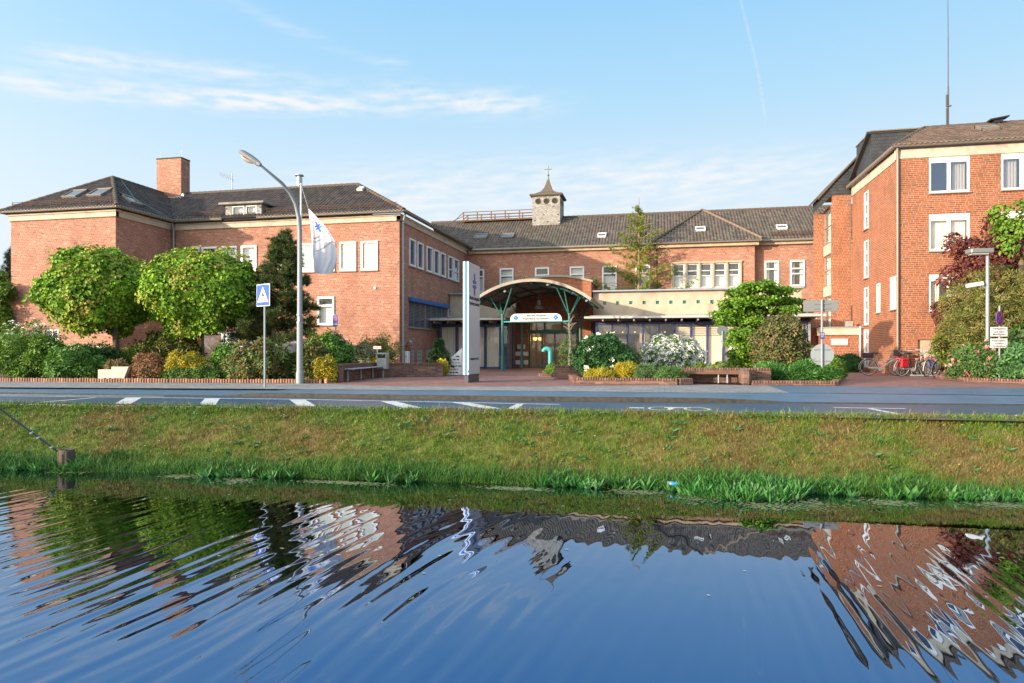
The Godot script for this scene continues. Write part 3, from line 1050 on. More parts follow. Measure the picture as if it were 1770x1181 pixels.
func left_wing() -> void:
	rng.seed = 101
	var t := thing("brick_wing", "red brick left wing with hipped brown roof, tall chimney and flat dormer", "building", Vector3(-20, 0.0, -33.4))
	# end block that stands forward, far left
	var m := MB.new()
	m.wall(Vector3(-33.1, 0, -29.3), Vector3.RIGHT, 6.4, 7.9, [[2.2, 1.36, 0.75, 0.9], [3.45, 0.4, 0.85, 1.0], [4.9, 0.1, 0.8, 1.3]])
	m.wall(Vector3(-26.7, 0, -29.3), Vector3.FORWARD, 4.2, 7.9)
	m.wall(Vector3(-33.1, 0, -41.0), Vector3.BACK, 11.7, 7.9)
	# long front
	var ups := []
	for x in [-25.9, -24.83, -23.6, -22.39, -20.2, -18.95, -17.78, -16.56, -15.34]:
		ups.append([x + 26.7, 5.38, 0.96, 1.54])
	m.wall(Vector3(-26.7, 0, -33.4), Vector3.RIGHT, 13.5, 7.9, ups + [[8.87, 2.53, 0.98, 1.51]])
	# side towards the forecourt
	var side := []
	for z in [[34.75, 0.97], [36.0, 1.0], [37.54, 1.03], [38.83, 1.04], [40.09, 1.05], [41.68, 1.06], [42.93, 1.1]]:
		side.append([z[0] - 33.4, 5.76, z[1], 1.5])
	side.append_array([[1.3, 2.44, 2.79, 1.6], [4.14, 2.44, 4.0, 1.6], [8.22, 3.33, 1.05, 0.55], [9.53, 3.33, 1.0, 0.55]])
	for z in [34.75, 36.05, 37.59, 38.88]:
		side.append([z - 33.4, 0.4, 0.92, 0.9])
	m.wall(Vector3(-13.2, 0, -33.4), Vector3.FORWARD, 12.6, 7.9, side)
	obj("wall", m, M.brick_left, t)
	var ins := MB.new()
	ins.quad(Vector3(-32.9, 0, -30.1), Vector3(-26.9, 0, -30.1), Vector3(-26.9, 8, -30.1), Vector3(-32.9, 8, -30.1))
	ins.quad(Vector3(-26.5, 0, -34.2), Vector3(-14.0, 0, -34.2), Vector3(-14.0, 8, -34.2), Vector3(-26.5, 8, -34.2))
	ins.quad(Vector3(-14.0, 0, -34.2), Vector3(-14.0, 0, -46), Vector3(-14.0, 8, -46), Vector3(-14.0, 8, -34.2))
	obj("room_wall", ins, M.inside, t)
	# cornice band and gutter
	var c := MB.new()
	for q in [[-33.16, -29.24, -26.64, -29.24], [-26.64, -29.24, -26.64, -33.34], [-26.64, -33.34, -13.14, -33.34], [-13.14, -33.34, -13.14, -45.98]]:
		var a := Vector3(q[0], 8.09, q[1])
		var b := Vector3(q[2], 8.09, q[3])
		var u := (b - a).normalized()
		var nn := u.cross(UP)
		var mid := (a + b) * 0.5
		c.box(mid - nn * 0.1, Vector3((b - a).length(), 0.38, 0.2), Basis(u, UP, nn))
		c.box(mid + UP * 0.13 - nn * 0.08, Vector3((b - a).length() + 0.1, 0.12, 0.28), Basis(u, UP, nn), 0.02)
		c.box(mid - UP * 0.16 - nn * 0.09, Vector3((b - a).length() + 0.06, 0.05, 0.24), Basis(u, UP, nn), 0.01)
	obj("cornice", c, M.cornice, t)
	var gu := MB.new()
	gu.tube([Vector3(-33.5, 8.36, -29.0), Vector3(-26.35, 8.36, -29.0)], 0.085, 8)
	gu.tube([Vector3(-26.35, 8.36, -29.0), Vector3(-26.35, 8.36, -33.05)], 0.085, 8)
	gu.tube([Vector3(-26.4, 8.36, -33.02), Vector3(-23.3, 8.36, -33.02)], 0.085, 8)
	gu.tube([Vector3(-21.2, 8.36, -33.02), Vector3(-12.8, 8.36, -33.02)], 0.085, 8)
	gu.tube([Vector3(-12.8, 8.36, -33.02), Vector3(-12.8, 8.36, -45.9)], 0.085, 8)
	obj("gutter", gu, M.gutter, t)
	var d0 := MB.new()
	d0.tube([Vector3(-26.5, 8.3, -33.1), Vector3(-26.52, 7.9, -33.25), Vector3(-26.52, 0.1, -33.25)], 0.055, 8)
	obj("downpipe", d0, M.zinc, t)
	var dp := MB.new()
	dp.tube([Vector3(-12.85, 8.3, -33.35), Vector3(-13.08, 7.8, -33.6), Vector3(-13.08, 0.1, -33.6)], 0.055, 8)
	for y in [1.4, 4.0, 6.2]:
		dp.tube([Vector3(-13.08, y, -33.6), Vector3(-13.08, y + 0.06, -33.6)], 0.075, 8)
	obj("downpipe", dp, M.zinc, t)
	# roofs
	var tones := [Color(0.062, 0.048, 0.042), Color(0.075, 0.058, 0.05), Color(0.05, 0.04, 0.037), Color(0.085, 0.062, 0.05)]
	var ap := Vector3(-29.9, 10.85, -32.6)
	var ap2 := Vector3(-29.9, 10.85, -37.0)
	var e1 := Vector3(-33.45, 8.38, -28.98)
	var e2 := Vector3(-26.35, 8.38, -28.98)
	var va := Vector3(-26.35, 8.38, -33.0)
	var r2 := Vector3(-17.2, 10.85, -37.0)
	var co := Vector3(-12.8, 8.38, -33.0)
	var bk := Vector3(-12.8, 8.38, -46.0)
	var rb := Vector3(-17.2, 10.85, -50.4)
	roof(t, [e1, e2, ap], M.tile_under, tones)
	roof(t, [e2, va, ap2, ap], M.tile_under, tones)
	roof(t, [Vector3(-33.45, 8.38, -41), e1, ap, Vector3(-29.9, 10.85, -41)], M.tile_under, tones, false)
	roof(t, [va, co, r2, ap2], M.tile_under, tones)
	roof(t, [co, bk, rb, r2], M.tile_under, tones)
	roof(t, [Vector3(-17.2, 8.38, -41), Vector3(-33.4, 8.38, -41), Vector3(-33.4, 10.85, -37.0), r2], M.tile_under, tones, false)
	for q in [[e1, ap], [e2, ap], [ap, ap2], [ap2, r2], [co, r2], [r2, rb]]:
		caps(t, q[0], q[1], M.ridge)
	# snow guards: low rails above the eaves
	for q in [[-33.0, -26.7, -29.3], [-25.8, -23.5, -33.35], [-20.8, -13.3, -33.35]]:
		var sg := MB.new()
		for y in [8.72, 8.8, 8.88]:
			sg.tube([Vector3(q[0], y, q[2]), Vector3(q[1], y, q[2])], 0.014, 5)
		var x: float = q[0]
		while x <= q[1]:
			sg.box(Vector3(x, 8.76, q[2]), Vector3(0.025, 0.3, 0.03))
			x += 0.6
		obj("snow_guard", sg, M.rust, t)
	# chimney
	var ch := MB.new()
	ch.box(Vector3(-29.45, 11.2, -36.9), Vector3(1.72, 3.5, 0.8))
	var cs := obj("chimney", ch, M.brick_left, t)
	var cc := MB.new()
	cc.box(Vector3(-29.45, 12.99, -36.9), Vector3(1.78, 0.08, 0.86), Basis(), 0.02)
	obj("chimney_cap", cc, M.kerb, cs)
	var lead := MB.new()
	lead.box(Vector3(-29.45, 10.45, -36.45), Vector3(1.9, 0.22, 0.2))
	lead.box(Vector3(-28.5, 10.62, -37.0), Vector3(0.2, 0.3, 1.0), Basis(Vector3.BACK, 0.3))
	obj("flashing", lead, M.zinc, cs)
	for x in [-30.2, -28.7]:
		var rods := MB.new()
		rods.tube([Vector3(x, 12.9, -36.7), Vector3(x, 13.5, -36.7)], 0.012, 5)
		obj("lightning_rod", rods, M.steel, cs)
	# flue and aerial on the ridge
	var fl := MB.new()
	fl.lathe(Vector3(-21.05, 10.6, -37.2), [Vector2(0.13, 0), Vector2(0.13, 0.42), Vector2(0.17, 0.43), Vector2(0.17, 0.92), Vector2(0.11, 0.93), Vector2(0.11, 1.0), Vector2(0.27, 1.02), Vector2(0.24, 1.09), Vector2(0.0, 1.12)], 14)
	obj("flue", fl, M.steel, t)
	var an := MB.new()
	an.tube([Vector3(-25.5, 10.7, -37.1), Vector3(-25.5, 12.0, -37.1)], 0.025, 6)
	an.tube([Vector3(-26.2, 11.95, -36.9), Vector3(-25.4, 11.6, -37.1)], 0.02, 5)
	for k in 6:
		var p := Vector3(-26.15, 11.93, -36.9).lerp(Vector3(-25.45, 11.62, -37.1), k / 5.0)
		an.tube([p - Vector3(0.0, 0.16, 0.1), p + Vector3(0.0, 0.16, 0.1)], 0.008, 4)
	an.tube([Vector3(-25.6, 10.95, -37.1), Vector3(-24.2, 10.85, -37.1)], 0.02, 5)
	obj("television_aerial", an, M.steel, t)
	# dormer
	var d := MB.new()
	d.wall(Vector3(-23.3, 8.3, -33.3), Vector3.RIGHT, 2.2, 0.85, [[0.42, 0.08, 0.72, 0.7], [1.24, 0.08, 0.66, 0.7]], 0.1)
	d.quad(Vector3(-21.1, 8.3, -33.3), Vector3(-21.1, 8.3, -35.0), Vector3(-21.1, 9.15, -35.0), Vector3(-21.1, 9.15, -33.3))
	d.quad(Vector3(-23.3, 8.3, -35.0), Vector3(-23.3, 8.3, -33.3), Vector3(-23.3, 9.15, -33.3), Vector3(-23.3, 9.15, -35.0))
	var dm := obj("dormer", d, M.shingle, t)
	var dr := MB.new()
	dr.box(Vector3(-22.2, 9.2, -34.0), Vector3(2.75, 0.12, 1.9), Basis(), 0.02)
	obj("dormer_roof", dr, M.felt, dm)
	for x in [-22.88, -22.06]:
		var w := window(dm, Vector3(x, 8.38, -33.3), Vector3.RIGHT, 0.72 if x < -22.5 else 0.66, 0.7, {"frame": 0.05, "sill": false, "cloth": [[0.0, 1.0, 0.0, 1.0, 0]], "clothmat": M.blind_pale})
	# windows: roof lights
	for q in [[-30.75, -30.1, 0], [-29.2, -30.1, 0]]:
		skylight(t, Vector3(q[0], 8.38 + (-28.98 - q[1]) * 0.682, q[1]), Vector3.RIGHT, Vector3(0, 0.682, -1).normalized(), 0.95, 0.95)
	skylight(t, Vector3(-26.95, 8.80, -30.6), Vector3.FORWARD, Vector3(-1, 0.695, 0).normalized(), 0.8, 0.85)
	skylight(t, Vector3(-16.7, 10.15, -35.8), Vector3.RIGHT, Vector3(0, 0.6, -1).normalized(), 0.35, 0.4)
	var lc := MB.new()
	lc.tube([ap + Vector3(0.3, -0.1, -0.3), Vector3(-27.6, 9.35, -31.6), Vector3(-26.4, 8.5, -32.6)], 0.015, 5)
	obj("lightning_cable", lc, M.teal_pipe, t)
	var lc2 := MB.new()
	lc2.tube([r2 + Vector3(0.35, -0.1, 0.0), Vector3(-14.8, 9.6, -35.3)], 0.015, 5)
	obj("lightning_cable", lc2, M.teal_pipe, t)
	# windows of the long front: barred blinds on the right, plain on the left
	for i in ups.size():
		var o := Vector3(-26.7 + ups[i][0], 5.38, -33.4)
		window(t, o, Vector3.RIGHT, 0.96, 1.54, {"frame": 0.11, "out": 0.0, "deep": 0.13, "glass": M.lattice if i > 3 else M.glass, "cloth": [[0.0, 1.0, 0.0, 1.0 if i == 3 else 0.72, 0]], "clothmat": M.blind_pale, "sill": i > 3})
	window(t, Vector3(-17.83, 2.53, -33.4), Vector3.RIGHT, 0.98, 1.51, {"frame": 0.11, "out": 0.0, "deep": 0.13, "rows": [0.68], "bar": 0.1, "cloth": [[0, 1, 0, 0.75, 0]], "clothmat": M.blind_pale})
	# forecourt side
	for i in 7:
		var q: Array = side[i]
		window(t, Vector3(-13.2, q[1], -33.4 - q[0]), Vector3.FORWARD, q[2], q[3], {"frame": 0.1, "out": 0.0, "deep": 0.13, "glass": M.glass_tint, "rows": [0.42] if i > 4 else []})
	for q in [[1.3, 2.79, [0.33, 0.67]], [4.14, 4.0, [0.25, 0.5, 0.75]]]:
		var w := window(t, Vector3(-13.2, 2.44, -33.4 - q[0]), Vector3.FORWARD, q[1], 1.6, {"frame": 0.07, "mat": M.zinc, "cols": q[2]})
		var bl := MB.new()
		var cs2 := MB.new()
		var mid := Vector3(-13.13, 3.94, -33.4 - q[0] - q[1] * 0.5)
		cs2.box(mid + Vector3(0.03, 0, 0), Vector3(0.2, 0.22, q[1] + 0.06), Basis(), 0.015)
		obj("blind_case", cs2, M.blue_case, w)
		for k in 17:
			bl.box(Vector3(-13.17, 2.55 + k * 0.078, mid.z), Vector3(0.045, 0.006, q[1] - 0.1), Basis(Vector3.BACK, -0.5))
		obj("blind_slats", bl, M.slats, w)
	for z in [8.22, 9.53]:
		window(t, Vector3(-13.2, 3.33, -33.4 - z), Vector3.FORWARD, 1.0, 0.55, {"frame": 0.09, "out": 0.0, "deep": 0.12, "cols": [0.5]})
	for z in [34.75, 36.05, 37.59, 38.88]:
		var w := window(t, Vector3(-13.2, 0.4, -z), Vector3.FORWARD, 0.92, 0.9, {"frame": 0.04, "mat": M.concrete, "cols": [0.33, 0.67], "rows": [0.25, 0.5, 0.75], "bar": 0.025, "glass": M.lattice, "sill": false})
	for q in [[2.2, 1.36, 0.75, 0.9], [3.45, 0.4, 0.85, 1.0]]:
		window(t, Vector3(-33.1 + q[0], q[1], -29.3), Vector3.RIGHT, q[2], q[3], {"cols": [0.5], "cloth": [[0, 0.5, 0, 1, 1]]})
	window(t, Vector3(-28.2, 0.1, -29.3), Vector3.RIGHT, 0.8, 1.3, {"rows": [0.5], "sill": false, "cloth": [[0, 1, 0.5, 1, 0]], "clothmat": M.blind_pale})
	# small fittings on the walls
	var pl := MB.new()
	pl.tube([Vector3(-12.98, 0.1, -34.35), Vector3(-12.98, 1.25, -34.35), Vector3(-13.05, 1.4, -34.3), Vector3(-13.2, 1.45, -34.3)], 0.07, 8)
	obj("vent_pipe", pl, M.rust if false else mat(Color(0.28, 0.05, 0.03), 0.5), t)
	var wl := MB.new()
	wl.lathe(Vector3(-13.02, 1.52, -34.5), [Vector2(0.0, 0), Vector2(0.1, 0.03), Vector2(0.12, 0.1), Vector2(0.08, 0.2), Vector2(0.0, 0.22)], 10)
	obj("wall_lamp", wl, M.zinc, t)
	var sn := MB.new()
	sn.box(Vector3(-14.55, 4.45, -33.37), Vector3(0.12, 0.12, 0.05), Basis(Vector3.BACK, 0.785))
	obj("wall_plate", sn, M.white, t)


func skylight(bld: Node, o: Vector3, u: Vector3, v: Vector3, w: float, h: float) -> void:
	var nn := u.cross(v)
	var b := Basis(u, v, nn)
	var f := MB.new()
	for q in [[w * 0.5, 0.03, w, 0.06], [w * 0.5, h - 0.05, w, 0.1], [0.03, h * 0.5, 0.06, h], [w - 0.03, h * 0.5, 0.06, h]]:
		f.box(o + u * q[0] + v * q[1] + nn * 0.09, Vector3(q[2], q[3], 0.14), b, 0.01)
	var s := obj("skylight", f, M.gutter if w > 0.7 else M.white, bld)
	var g := MB.new()
	g.quad(o + nn * 0.12 + u * 0.04 + v * 0.04, o + nn * 0.12 + u * (w - 0.04) + v * 0.04, o + nn * 0.12 + u * (w - 0.04) + v * (h - 0.06), o + nn * 0.12 + u * 0.04 + v * (h - 0.06))
	obj("pane", g, M.roof_glass, s)


func middle_wing() -> void:
	rng.seed = 202
	var t := thing("central_wing", "red brick central wing behind the entrance with mossy grey pantile roof and bell turret", "building", Vector3(-2, 0, -46))
	var holes := []
	for x in [-12.9, -10.81, -8.33, -5.94, -3.76, -1.58]:
		holes.append([x + 13.2, 5.22, 0.98, 1.64])
	var m := MB.new()
	m.wall(Vector3(-13.2, 0, -46), Vector3.RIGHT, 13.1, 8.0, holes)
	var five := [[0.86, 5.2, 4.3, 1.68]]
	m.wall(Vector3(-0.1, 0, -45.4), Vector3.RIGHT, 5.98, 8.0, five)
	m.wall(Vector3(5.88, 0, -45.4), Vector3.FORWARD, 0.6, 8.0)
	m.wall(Vector3(-0.1, 0, -46.0), Vector3.BACK, 0.6, 8.0)
	var right := []
	for x in [6.56, 8.09, 9.63]:
		right.append([x - 5.88, 5.25, 0.87, 1.65])
	right.append([8.2 - 5.88, 2.9, 0.95, 1.3])
	m.wall(Vector3(5.88, 0, -46), Vector3.RIGHT, 7.2, 8.0, right)
	obj("wall", m, M.brick_left, t)
	var ins := MB.new()
	ins.quad(Vector3(-13.0, 0, -46.9), Vector3(13.0, 0, -46.9), Vector3(13.0, 8, -46.9), Vector3(-13.0, 8, -46.9))
	obj("room_wall", ins, M.inside, t)
	var c := MB.new()
	c.box(Vector3(-6.5, 8.0, -45.92), Vector3(13.0, 0.2, 0.3), Basis(), 0.02)
	c.box(Vector3(2.95, 7.93, -45.3), Vector3(6.3, 0.22, 0.36), Basis(), 0.02)
	c.box(Vector3(9.6, 8.0, -45.92), Vector3(7.2, 0.2, 0.3), Basis(), 0.02)
	obj("cornice", c, M.sandstone, t)
	var gu := MB.new()
	gu.tube([Vector3(-12.7, 8.15, -45.65), Vector3(-0.3, 8.15, -45.65)], 0.085, 8)
	gu.tube([Vector3(-0.4, 8.1, -44.98), Vector3(6.25, 8.1, -44.98)], 0.085, 8)
	gu.tube([Vector3(6.2, 8.15, -45.65), Vector3(13.0, 8.15, -45.65)], 0.085, 8)
	gu.tube([Vector3(-0.22, 8.05, -45.6), Vector3(-0.22, 7.7, -45.85), Vector3(-0.22, 0.1, -45.85)], 0.055, 8)
	obj("gutter", gu, M.gutter, t)
	var tones := [Color(0.115, 0.088, 0.072), Color(0.135, 0.105, 0.085), Color(0.092, 0.075, 0.064), Color(0.125, 0.088, 0.068), Color(0.10, 0.095, 0.065)]
	roof(t, [Vector3(-12.75, 8.2, -45.7), Vector3(13.0, 8.2, -45.7), Vector3(13.0, 11.0, -50.2), Vector3(-17.2, 11.0, -50.2)], M.tile_under, tones)
	roof(t, [Vector3(-0.42, 8.14, -44.95), Vector3(6.28, 8.14, -44.95), Vector3(2.93, 10.95, -49.3)], M.tile_under, tones)
	roof(t, [Vector3(6.28, 8.14, -44.95), Vector3(6.28, 8.2, -45.9), Vector3(2.93, 10.95, -49.3)], M.tile_under, tones, false)
	roof(t, [Vector3(-0.42, 8.2, -45.9), Vector3(-0.42, 8.14, -44.95), Vector3(2.93, 10.95, -49.3)], M.tile_under, tones, false)
	roof(t, [Vector3(13.0, 8.2, -54.7), Vector3(-17.2, 8.2, -54.7), Vector3(-17.2, 11.0, -50.2), Vector3(13.0, 11.0, -50.2)], M.tile_under, tones, false)
	caps(t, Vector3(-17.2, 11.03, -50.2), Vector3(13.0, 11.03, -50.2), M.ridge)
	caps(t, Vector3(6.28, 8.2, -44.95), Vector3(2.93, 11.0, -49.3), mat(Color(0.19, 0.135, 0.095), 0.8), 0.10)
	caps(t, Vector3(-0.42, 8.2, -44.95), Vector3(2.93, 11.0, -49.3), M.ridge, 0.09)
	caps(t, Vector3(-12.75, 8.2, -45.7), Vector3(-17.2, 10.95, -50.2), M.tile_under, 0.08)
	var sg := MB.new()
	for y in [8.55, 8.63, 8.71]:
		sg.tube([Vector3(6.9, y, -46.0), Vector3(13.0, y, -46.0)], 0.02, 5)
	for k in 11:
		sg.box(Vector3(6.95 + k * 0.6, 8.6, -46.0), Vector3(0.025, 0.3, 0.03))
	obj("snow_guard", sg, M.rust, t)
	for i in 6:
		window(t, Vector3(-13.2 + holes[i][0], 5.22, -46), Vector3.RIGHT, 0.98, 1.64, {"frame": 0.1, "out": 0.0, "deep": 0.13, "rows": [0.68], "bar": 0.09, "cloth": [[0, 1, 0.0, 0.62, 0], [0, 1, 0.72, 1.0, 0]] if i % 2 else [[0, 1, 0.0, 0.6, 0]], "clothmat": M.blind_pale})
	for i in 3:
		window(t, Vector3(5.88 + right[i][0], 5.25, -46), Vector3.RIGHT, 0.87, 1.65, {"frame": 0.1, "out": 0.0, "deep": 0.13, "rows": [0.68] if i == 0 else [0.48, 0.68], "bar": 0.08, "cloth": [[0.0, 0.35, 0, 1, 1], [0.7, 1.0, 0, 1, 1]]})
	window(t, Vector3(8.2, 2.9, -46), Vector3.RIGHT, 0.95, 1.3, {"frame": 0.1, "out": 0.0, "deep": 0.13, "cols": [0.5]})
	# the band of five windows in a stone surround
	var st := MB.new()
	st.box(Vector3(2.91, 6.84, -45.36), Vector3(4.42, 0.12, 0.2), Basis(), 0.01)
	st.box(Vector3(2.91, 5.16, -45.36), Vector3(4.42, 0.1, 0.22), Basis(), 0.01)
	for k in 6:
		st.box(Vector3(0.79 + k * 0.848, 6.0, -45.37), Vector3(0.12, 1.6, 0.18), Basis(), 0.01)
	obj("stone_surround", st, M.sandstone, t)
	for k in 5:
		window(t, Vector3(0.85 + k * 0.848, 5.21, -45.4), Vector3.RIGHT, 0.728, 1.57, {"frame": 0.07, "rows": [0.5, 0.7], "bar": 0.05, "sill": false, "cloth": [[0, 1, 0.0, 0.5, 0]], "clothmat": M.blind_pale})
	var vn := Vector3(0, 0.622, -1).normalized()
	for q in [[-13.0, 9.12, 0.95, 0.75], [-11.05, 9.08, 0.95, 0.75], [-4.15, 8.85, 0.6, 0.6], [7.45, 9.0, 0.68, 0.6]]:
		skylight(t, Vector3(q[0], q[1], -45.7 - (q[1] - 8.2) / 0.622), Vector3.RIGHT, vn, q[2], q[3])
	skylight(t, Vector3(2.3, 8.95, -44.95 - (8.95 - 8.14) / 0.646), Vector3.RIGHT, Vector3(0, 0.646, -1).normalized(), 0.65, 0.55)
	# timber walkway rails on the ridge
	var rl := MB.new()
	for z in [-49.7, -50.9]:
		for k in 6:
			rl.box(Vector3(-14.5 + k * 1.08, 11.28, z), Vector3(0.07, 0.72, 0.07))
		for y in [11.2, 11.42, 11.64]:
			rl.box(Vector3(-11.8, y, z), Vector3(5.5, 0.05, 0.04))
		for s in [0.0, 0.3]:
			rl.tube([Vector3(-15.3, 10.95 + s * 0.3, z), Vector3(-14.5, 11.64 - s, z)], 0.03, 5)
	rl.box(Vector3(-11.8, 10.97, -50.3), Vector3(5.6, 0.06, 1.3))
	obj("walkway", rl, M.wood, t)
	# bell turret
	var tb := MB.new()
	tb.box(Vector3(-8.06, 10.9, -50.0), Vector3(2.04, 3.2, 2.0))
	var tu := obj("turret", tb, M.shingle, t)
	var ho := MB.new()
	var rim := MB.new()
	for x in [-8.66, -8.05, -7.44]:
		ho.lathe(Vector3(x, 12.05, -48.985), [Vector2(0, 0.0), Vector2(0.17, 0.0)], 16, Basis(Vector3.RIGHT, PI / 2))
		rim.lathe(Vector3(x, 12.05, -48.99), [Vector2(0.17, -0.02), Vector2(0.17, 0.03), Vector2(0.205, 0.03), Vector2(0.205, -0.02)], 16, Basis(Vector3.RIGHT, PI / 2))
	for z in [-49.4, -50.0, -50.6]:
		ho.lathe(Vector3(-7.025, 12.05, z), [Vector2(0, 0), Vector2(0.17, 0)], 16, Basis(Vector3.BACK, -PI / 2))
	obj("sound_hole", ho, M.dark, tu)
	obj("sound_hole_rim", rim, M.ridge, tu)
	var rf := MB.new()
	var prof := [[1.2, 12.48], [1.2, 12.58], [0.85, 12.68], [0.5, 12.88], [0.27, 13.2], [0.13, 13.6], [0.07, 13.85]]
	for i in prof.size() - 1:
		var a: float = prof[i][0]
		var b: float = prof[i + 1][0]
		for k in 4:
			var q := Basis(UP, k * PI / 2)
			rf.quad(Vector3(-8.06, prof[i][1], -50) + q * Vector3(-a, 0, a), Vector3(-8.06, prof[i][1], -50) + q * Vector3(a, 0, a), Vector3(-8.06, prof[i + 1][1], -50) + q * Vector3(b, 0, b), Vector3(-8.06, prof[i + 1][1], -50) + q * Vector3(-b, 0, b))
	rf.box(Vector3(-8.06, 12.46, -50), Vector3(2.3, 0.06, 2.3))
	obj("turret_roof", rf, mat(Color(0.13, 0.10, 0.07), 0.8), tu)
	var fi := MB.new()
	fi.lathe(Vector3(-8.06, 13.8, -50), [Vector2(0.09, 0), Vector2(0.05, 0.2), Vector2(0.04, 0.3), Vector2(0.09, 0.36), Vector2(0.09, 0.42), Vector2(0.03, 0.48), Vector2(0.025, 1.05), Vector2(0, 1.05)], 10)
	fi.box(Vector3(-8.06, 14.62, -50), Vector3(0.56, 0.05, 0.05))
	obj("finial_cross", fi, mat(Color(0.16, 0.22, 0.18), 0.6), tu)


func entrance() -> void:
	rng.seed = 303
	var t := thing("entrance_block", "orange brick entrance block with arched top, teal framed glass doors and lit lobby", "building", Vector3(-6.4, 0.1, -41.6))
	var top := PackedVector2Array([Vector2(-2.36, 0), Vector2(-1.57, 0), Vector2(-1.57, 2.9), Vector2(1.53, 2.9), Vector2(1.53, 0), Vector2(2.34, 0)])
	for k in 13:
		var x := 2.34 - 4.7 * k / 12.0
		top.append(Vector2(x, 5.62 - 0.064 * x * x))
	var m := MB.new()
	m.prism(Vector3(-6.4, 0.1, -41.6), Vector3.RIGHT, UP, top, 0.45)
	for s in [-8.76, -4.06]:
		m.span(Vector3(s - 0.001 if s < -6 else s - 0.3, 0.1, -42.05), Vector3(s + 0.3 if s < -6 else s, 5.36, -45.9))
	obj("wall", m, M.brick_tower, t)
	var cp := MB.new()
	for k in 12:
		var xa := -2.42 + 4.84 * k / 12.0
		var xb := -2.42 + 4.84 * (k + 1) / 12.0
		var a := Vector3(-6.4 + xa, 5.74 - 0.064 * xa * xa, -43.5)
		var b := Vector3(-6.4 + xb, 5.74 - 0.064 * xb * xb, -43.5)
		var u := (b - a).normalized()
		cp.box((a + b) * 0.5 + Vector3(0, 0.03, 0), Vector3((b - a).length() + 0.01, 0.12, 4.0), Basis(u, Vector3.BACK.cross(u), Vector3.BACK))
	obj("coping", cp, M.fascia, t)
	var wb := MB.new()
	for s in [[-8.77, -7.965], [-4.875, -4.05]]:
		for y in [[0.86, 1.11], [0.32, 0.58]]:
			wb.box(Vector3((s[0] + s[1]) * 0.5, (y[0] + y[1]) * 0.5, -41.62), Vector3(s[1] - s[0], y[1] - y[0], 0.06))
	obj("white_band", wb, M.white, t)
	var pq := MB.new()
	pq.box(Vector3(-8.4, 1.42, -41.585), Vector3(0.5, 0.26, 0.03), Basis(), 0.005)
	var pqn := obj("notice_board", pq, M.white, t)
	scribble(pqn, Vector3(-8.4, 1.49, -41.568), Vector3.RIGHT, 0.36, 2, 0.03)
	var hrt := MB.new()
	hrt.lathe(Vector3(-8.3, 1.37, -41.566), [Vector2(0, 0), Vector2(0.035, 0)], 10, Basis(Vector3.RIGHT, PI / 2))
	obj("red_mark", hrt, M.red, pqn)
	# glazed front: frame, two sliding leaves, transom lights
	var f := MB.new()
	for x in [-7.93, -7.15, -6.35, -5.62, -4.91]:
		f.box(Vector3(x, 1.22, -41.9), Vector3(0.08, 2.24, 0.1), Basis(), 0.01)
	for x in [-7.93, -7.0, -5.9, -4.91]:
		f.box(Vector3(x, 2.7, -41.9), Vector3(0.08, 0.58, 0.1), Basis(), 0.01)
	f.box(Vector3(-6.42, 2.96, -41.9), Vector3(3.1, 0.1, 0.12), Basis(), 0.01)
	f.box(Vector3(-6.42, 0.13, -41.9), Vector3(3.1, 0.06, 0.12), Basis(), 0.01)
	var dr := obj("door_front", f, M.teal, t)
	var hd := MB.new()
	hd.box(Vector3(-6.42, 2.33, -41.86), Vector3(3.0, 0.24, 0.22), Basis(), 0.015)
	obj("door_drive", hd, M.teal, dr)
	for k in 4:
		var xs := [-7.89, -7.11, -6.31, -5.58, -4.95]
		var g := MB.new()
		g.quad(Vector3(xs[k], 0.16, -41.9), Vector3(xs[k + 1] - 0.08, 0.16, -41.9), Vector3(xs[k + 1] - 0.08, 2.2, -41.9), Vector3(xs[k], 2.2, -41.9))
		var pn := obj("pane", g, M.glass, dr)
		if k in [1, 2]:
			var band := MB.new()
			band.box(Vector3((xs[k] + xs[k + 1] - 0.08) * 0.5, 1.52, -41.888), Vector3(xs[k + 1] - xs[k] - 0.1, 0.26, 0.004))
			obj("glass_print", band, mat(Color(0.40, 0.32, 0.18), 0.5), pn)
			words("Marien Hospital", M.ink, pn, Vector3((xs[k] + xs[k + 1] - 0.08) * 0.5 - 0.05, 1.5, -41.88), Vector3.RIGHT, 0.06)
	for k in 3:
		var xs := [-7.89, -6.96, -5.86, -4.95]
		var g := MB.new()
		g.quad(Vector3(xs[k], 2.46, -41.9), Vector3(xs[k + 1] - 0.08, 2.46, -41.9), Vector3(xs[k + 1] - 0.08, 2.9, -41.9), Vector3(xs[k], 2.9, -41.9))
		obj("pane", g, M.glass, dr)
	# lobby behind the doors
	var lb := MB.new()
	lb.quad(Vector3(-8.4, 0.1, -44.6), Vector3(-4.4, 0.1, -44.6), Vector3(-4.4, 3.0, -44.6), Vector3(-8.4, 3.0, -44.6))
	lb.quad(Vector3(-8.4, 3.0, -42.0), Vector3(-8.4, 3.0, -44.6), Vector3(-4.4, 3.0, -44.6), Vector3(-4.4, 3.0, -42.0))
	lb.quad(Vector3(-8.4, 0.1, -42.0), Vector3(-8.4, 0.1, -44.6), Vector3(-8.4, 3.0, -44.6), Vector3(-8.4, 3.0, -42.0))
	lb.quad(Vector3(-4.4, 0.1, -44.6), Vector3(-4.4, 0.1, -42.0), Vector3(-4.4, 3.0, -42.0), Vector3(-4.4, 3.0, -44.6))
	obj("lobby_wall", lb, mat(Color(0.26, 0.23, 0.19), 0.8), t)
	var cn := MB.new()
	cn.box(Vector3(-5.7, 0.6, -43.9), Vector3(1.5, 1.0, 0.5), Basis(), 0.02)
	cn.box(Vector3(-7.6, 1.4, -44.3), Vector3(0.7, 2.4, 0.2), Basis(), 0.02)
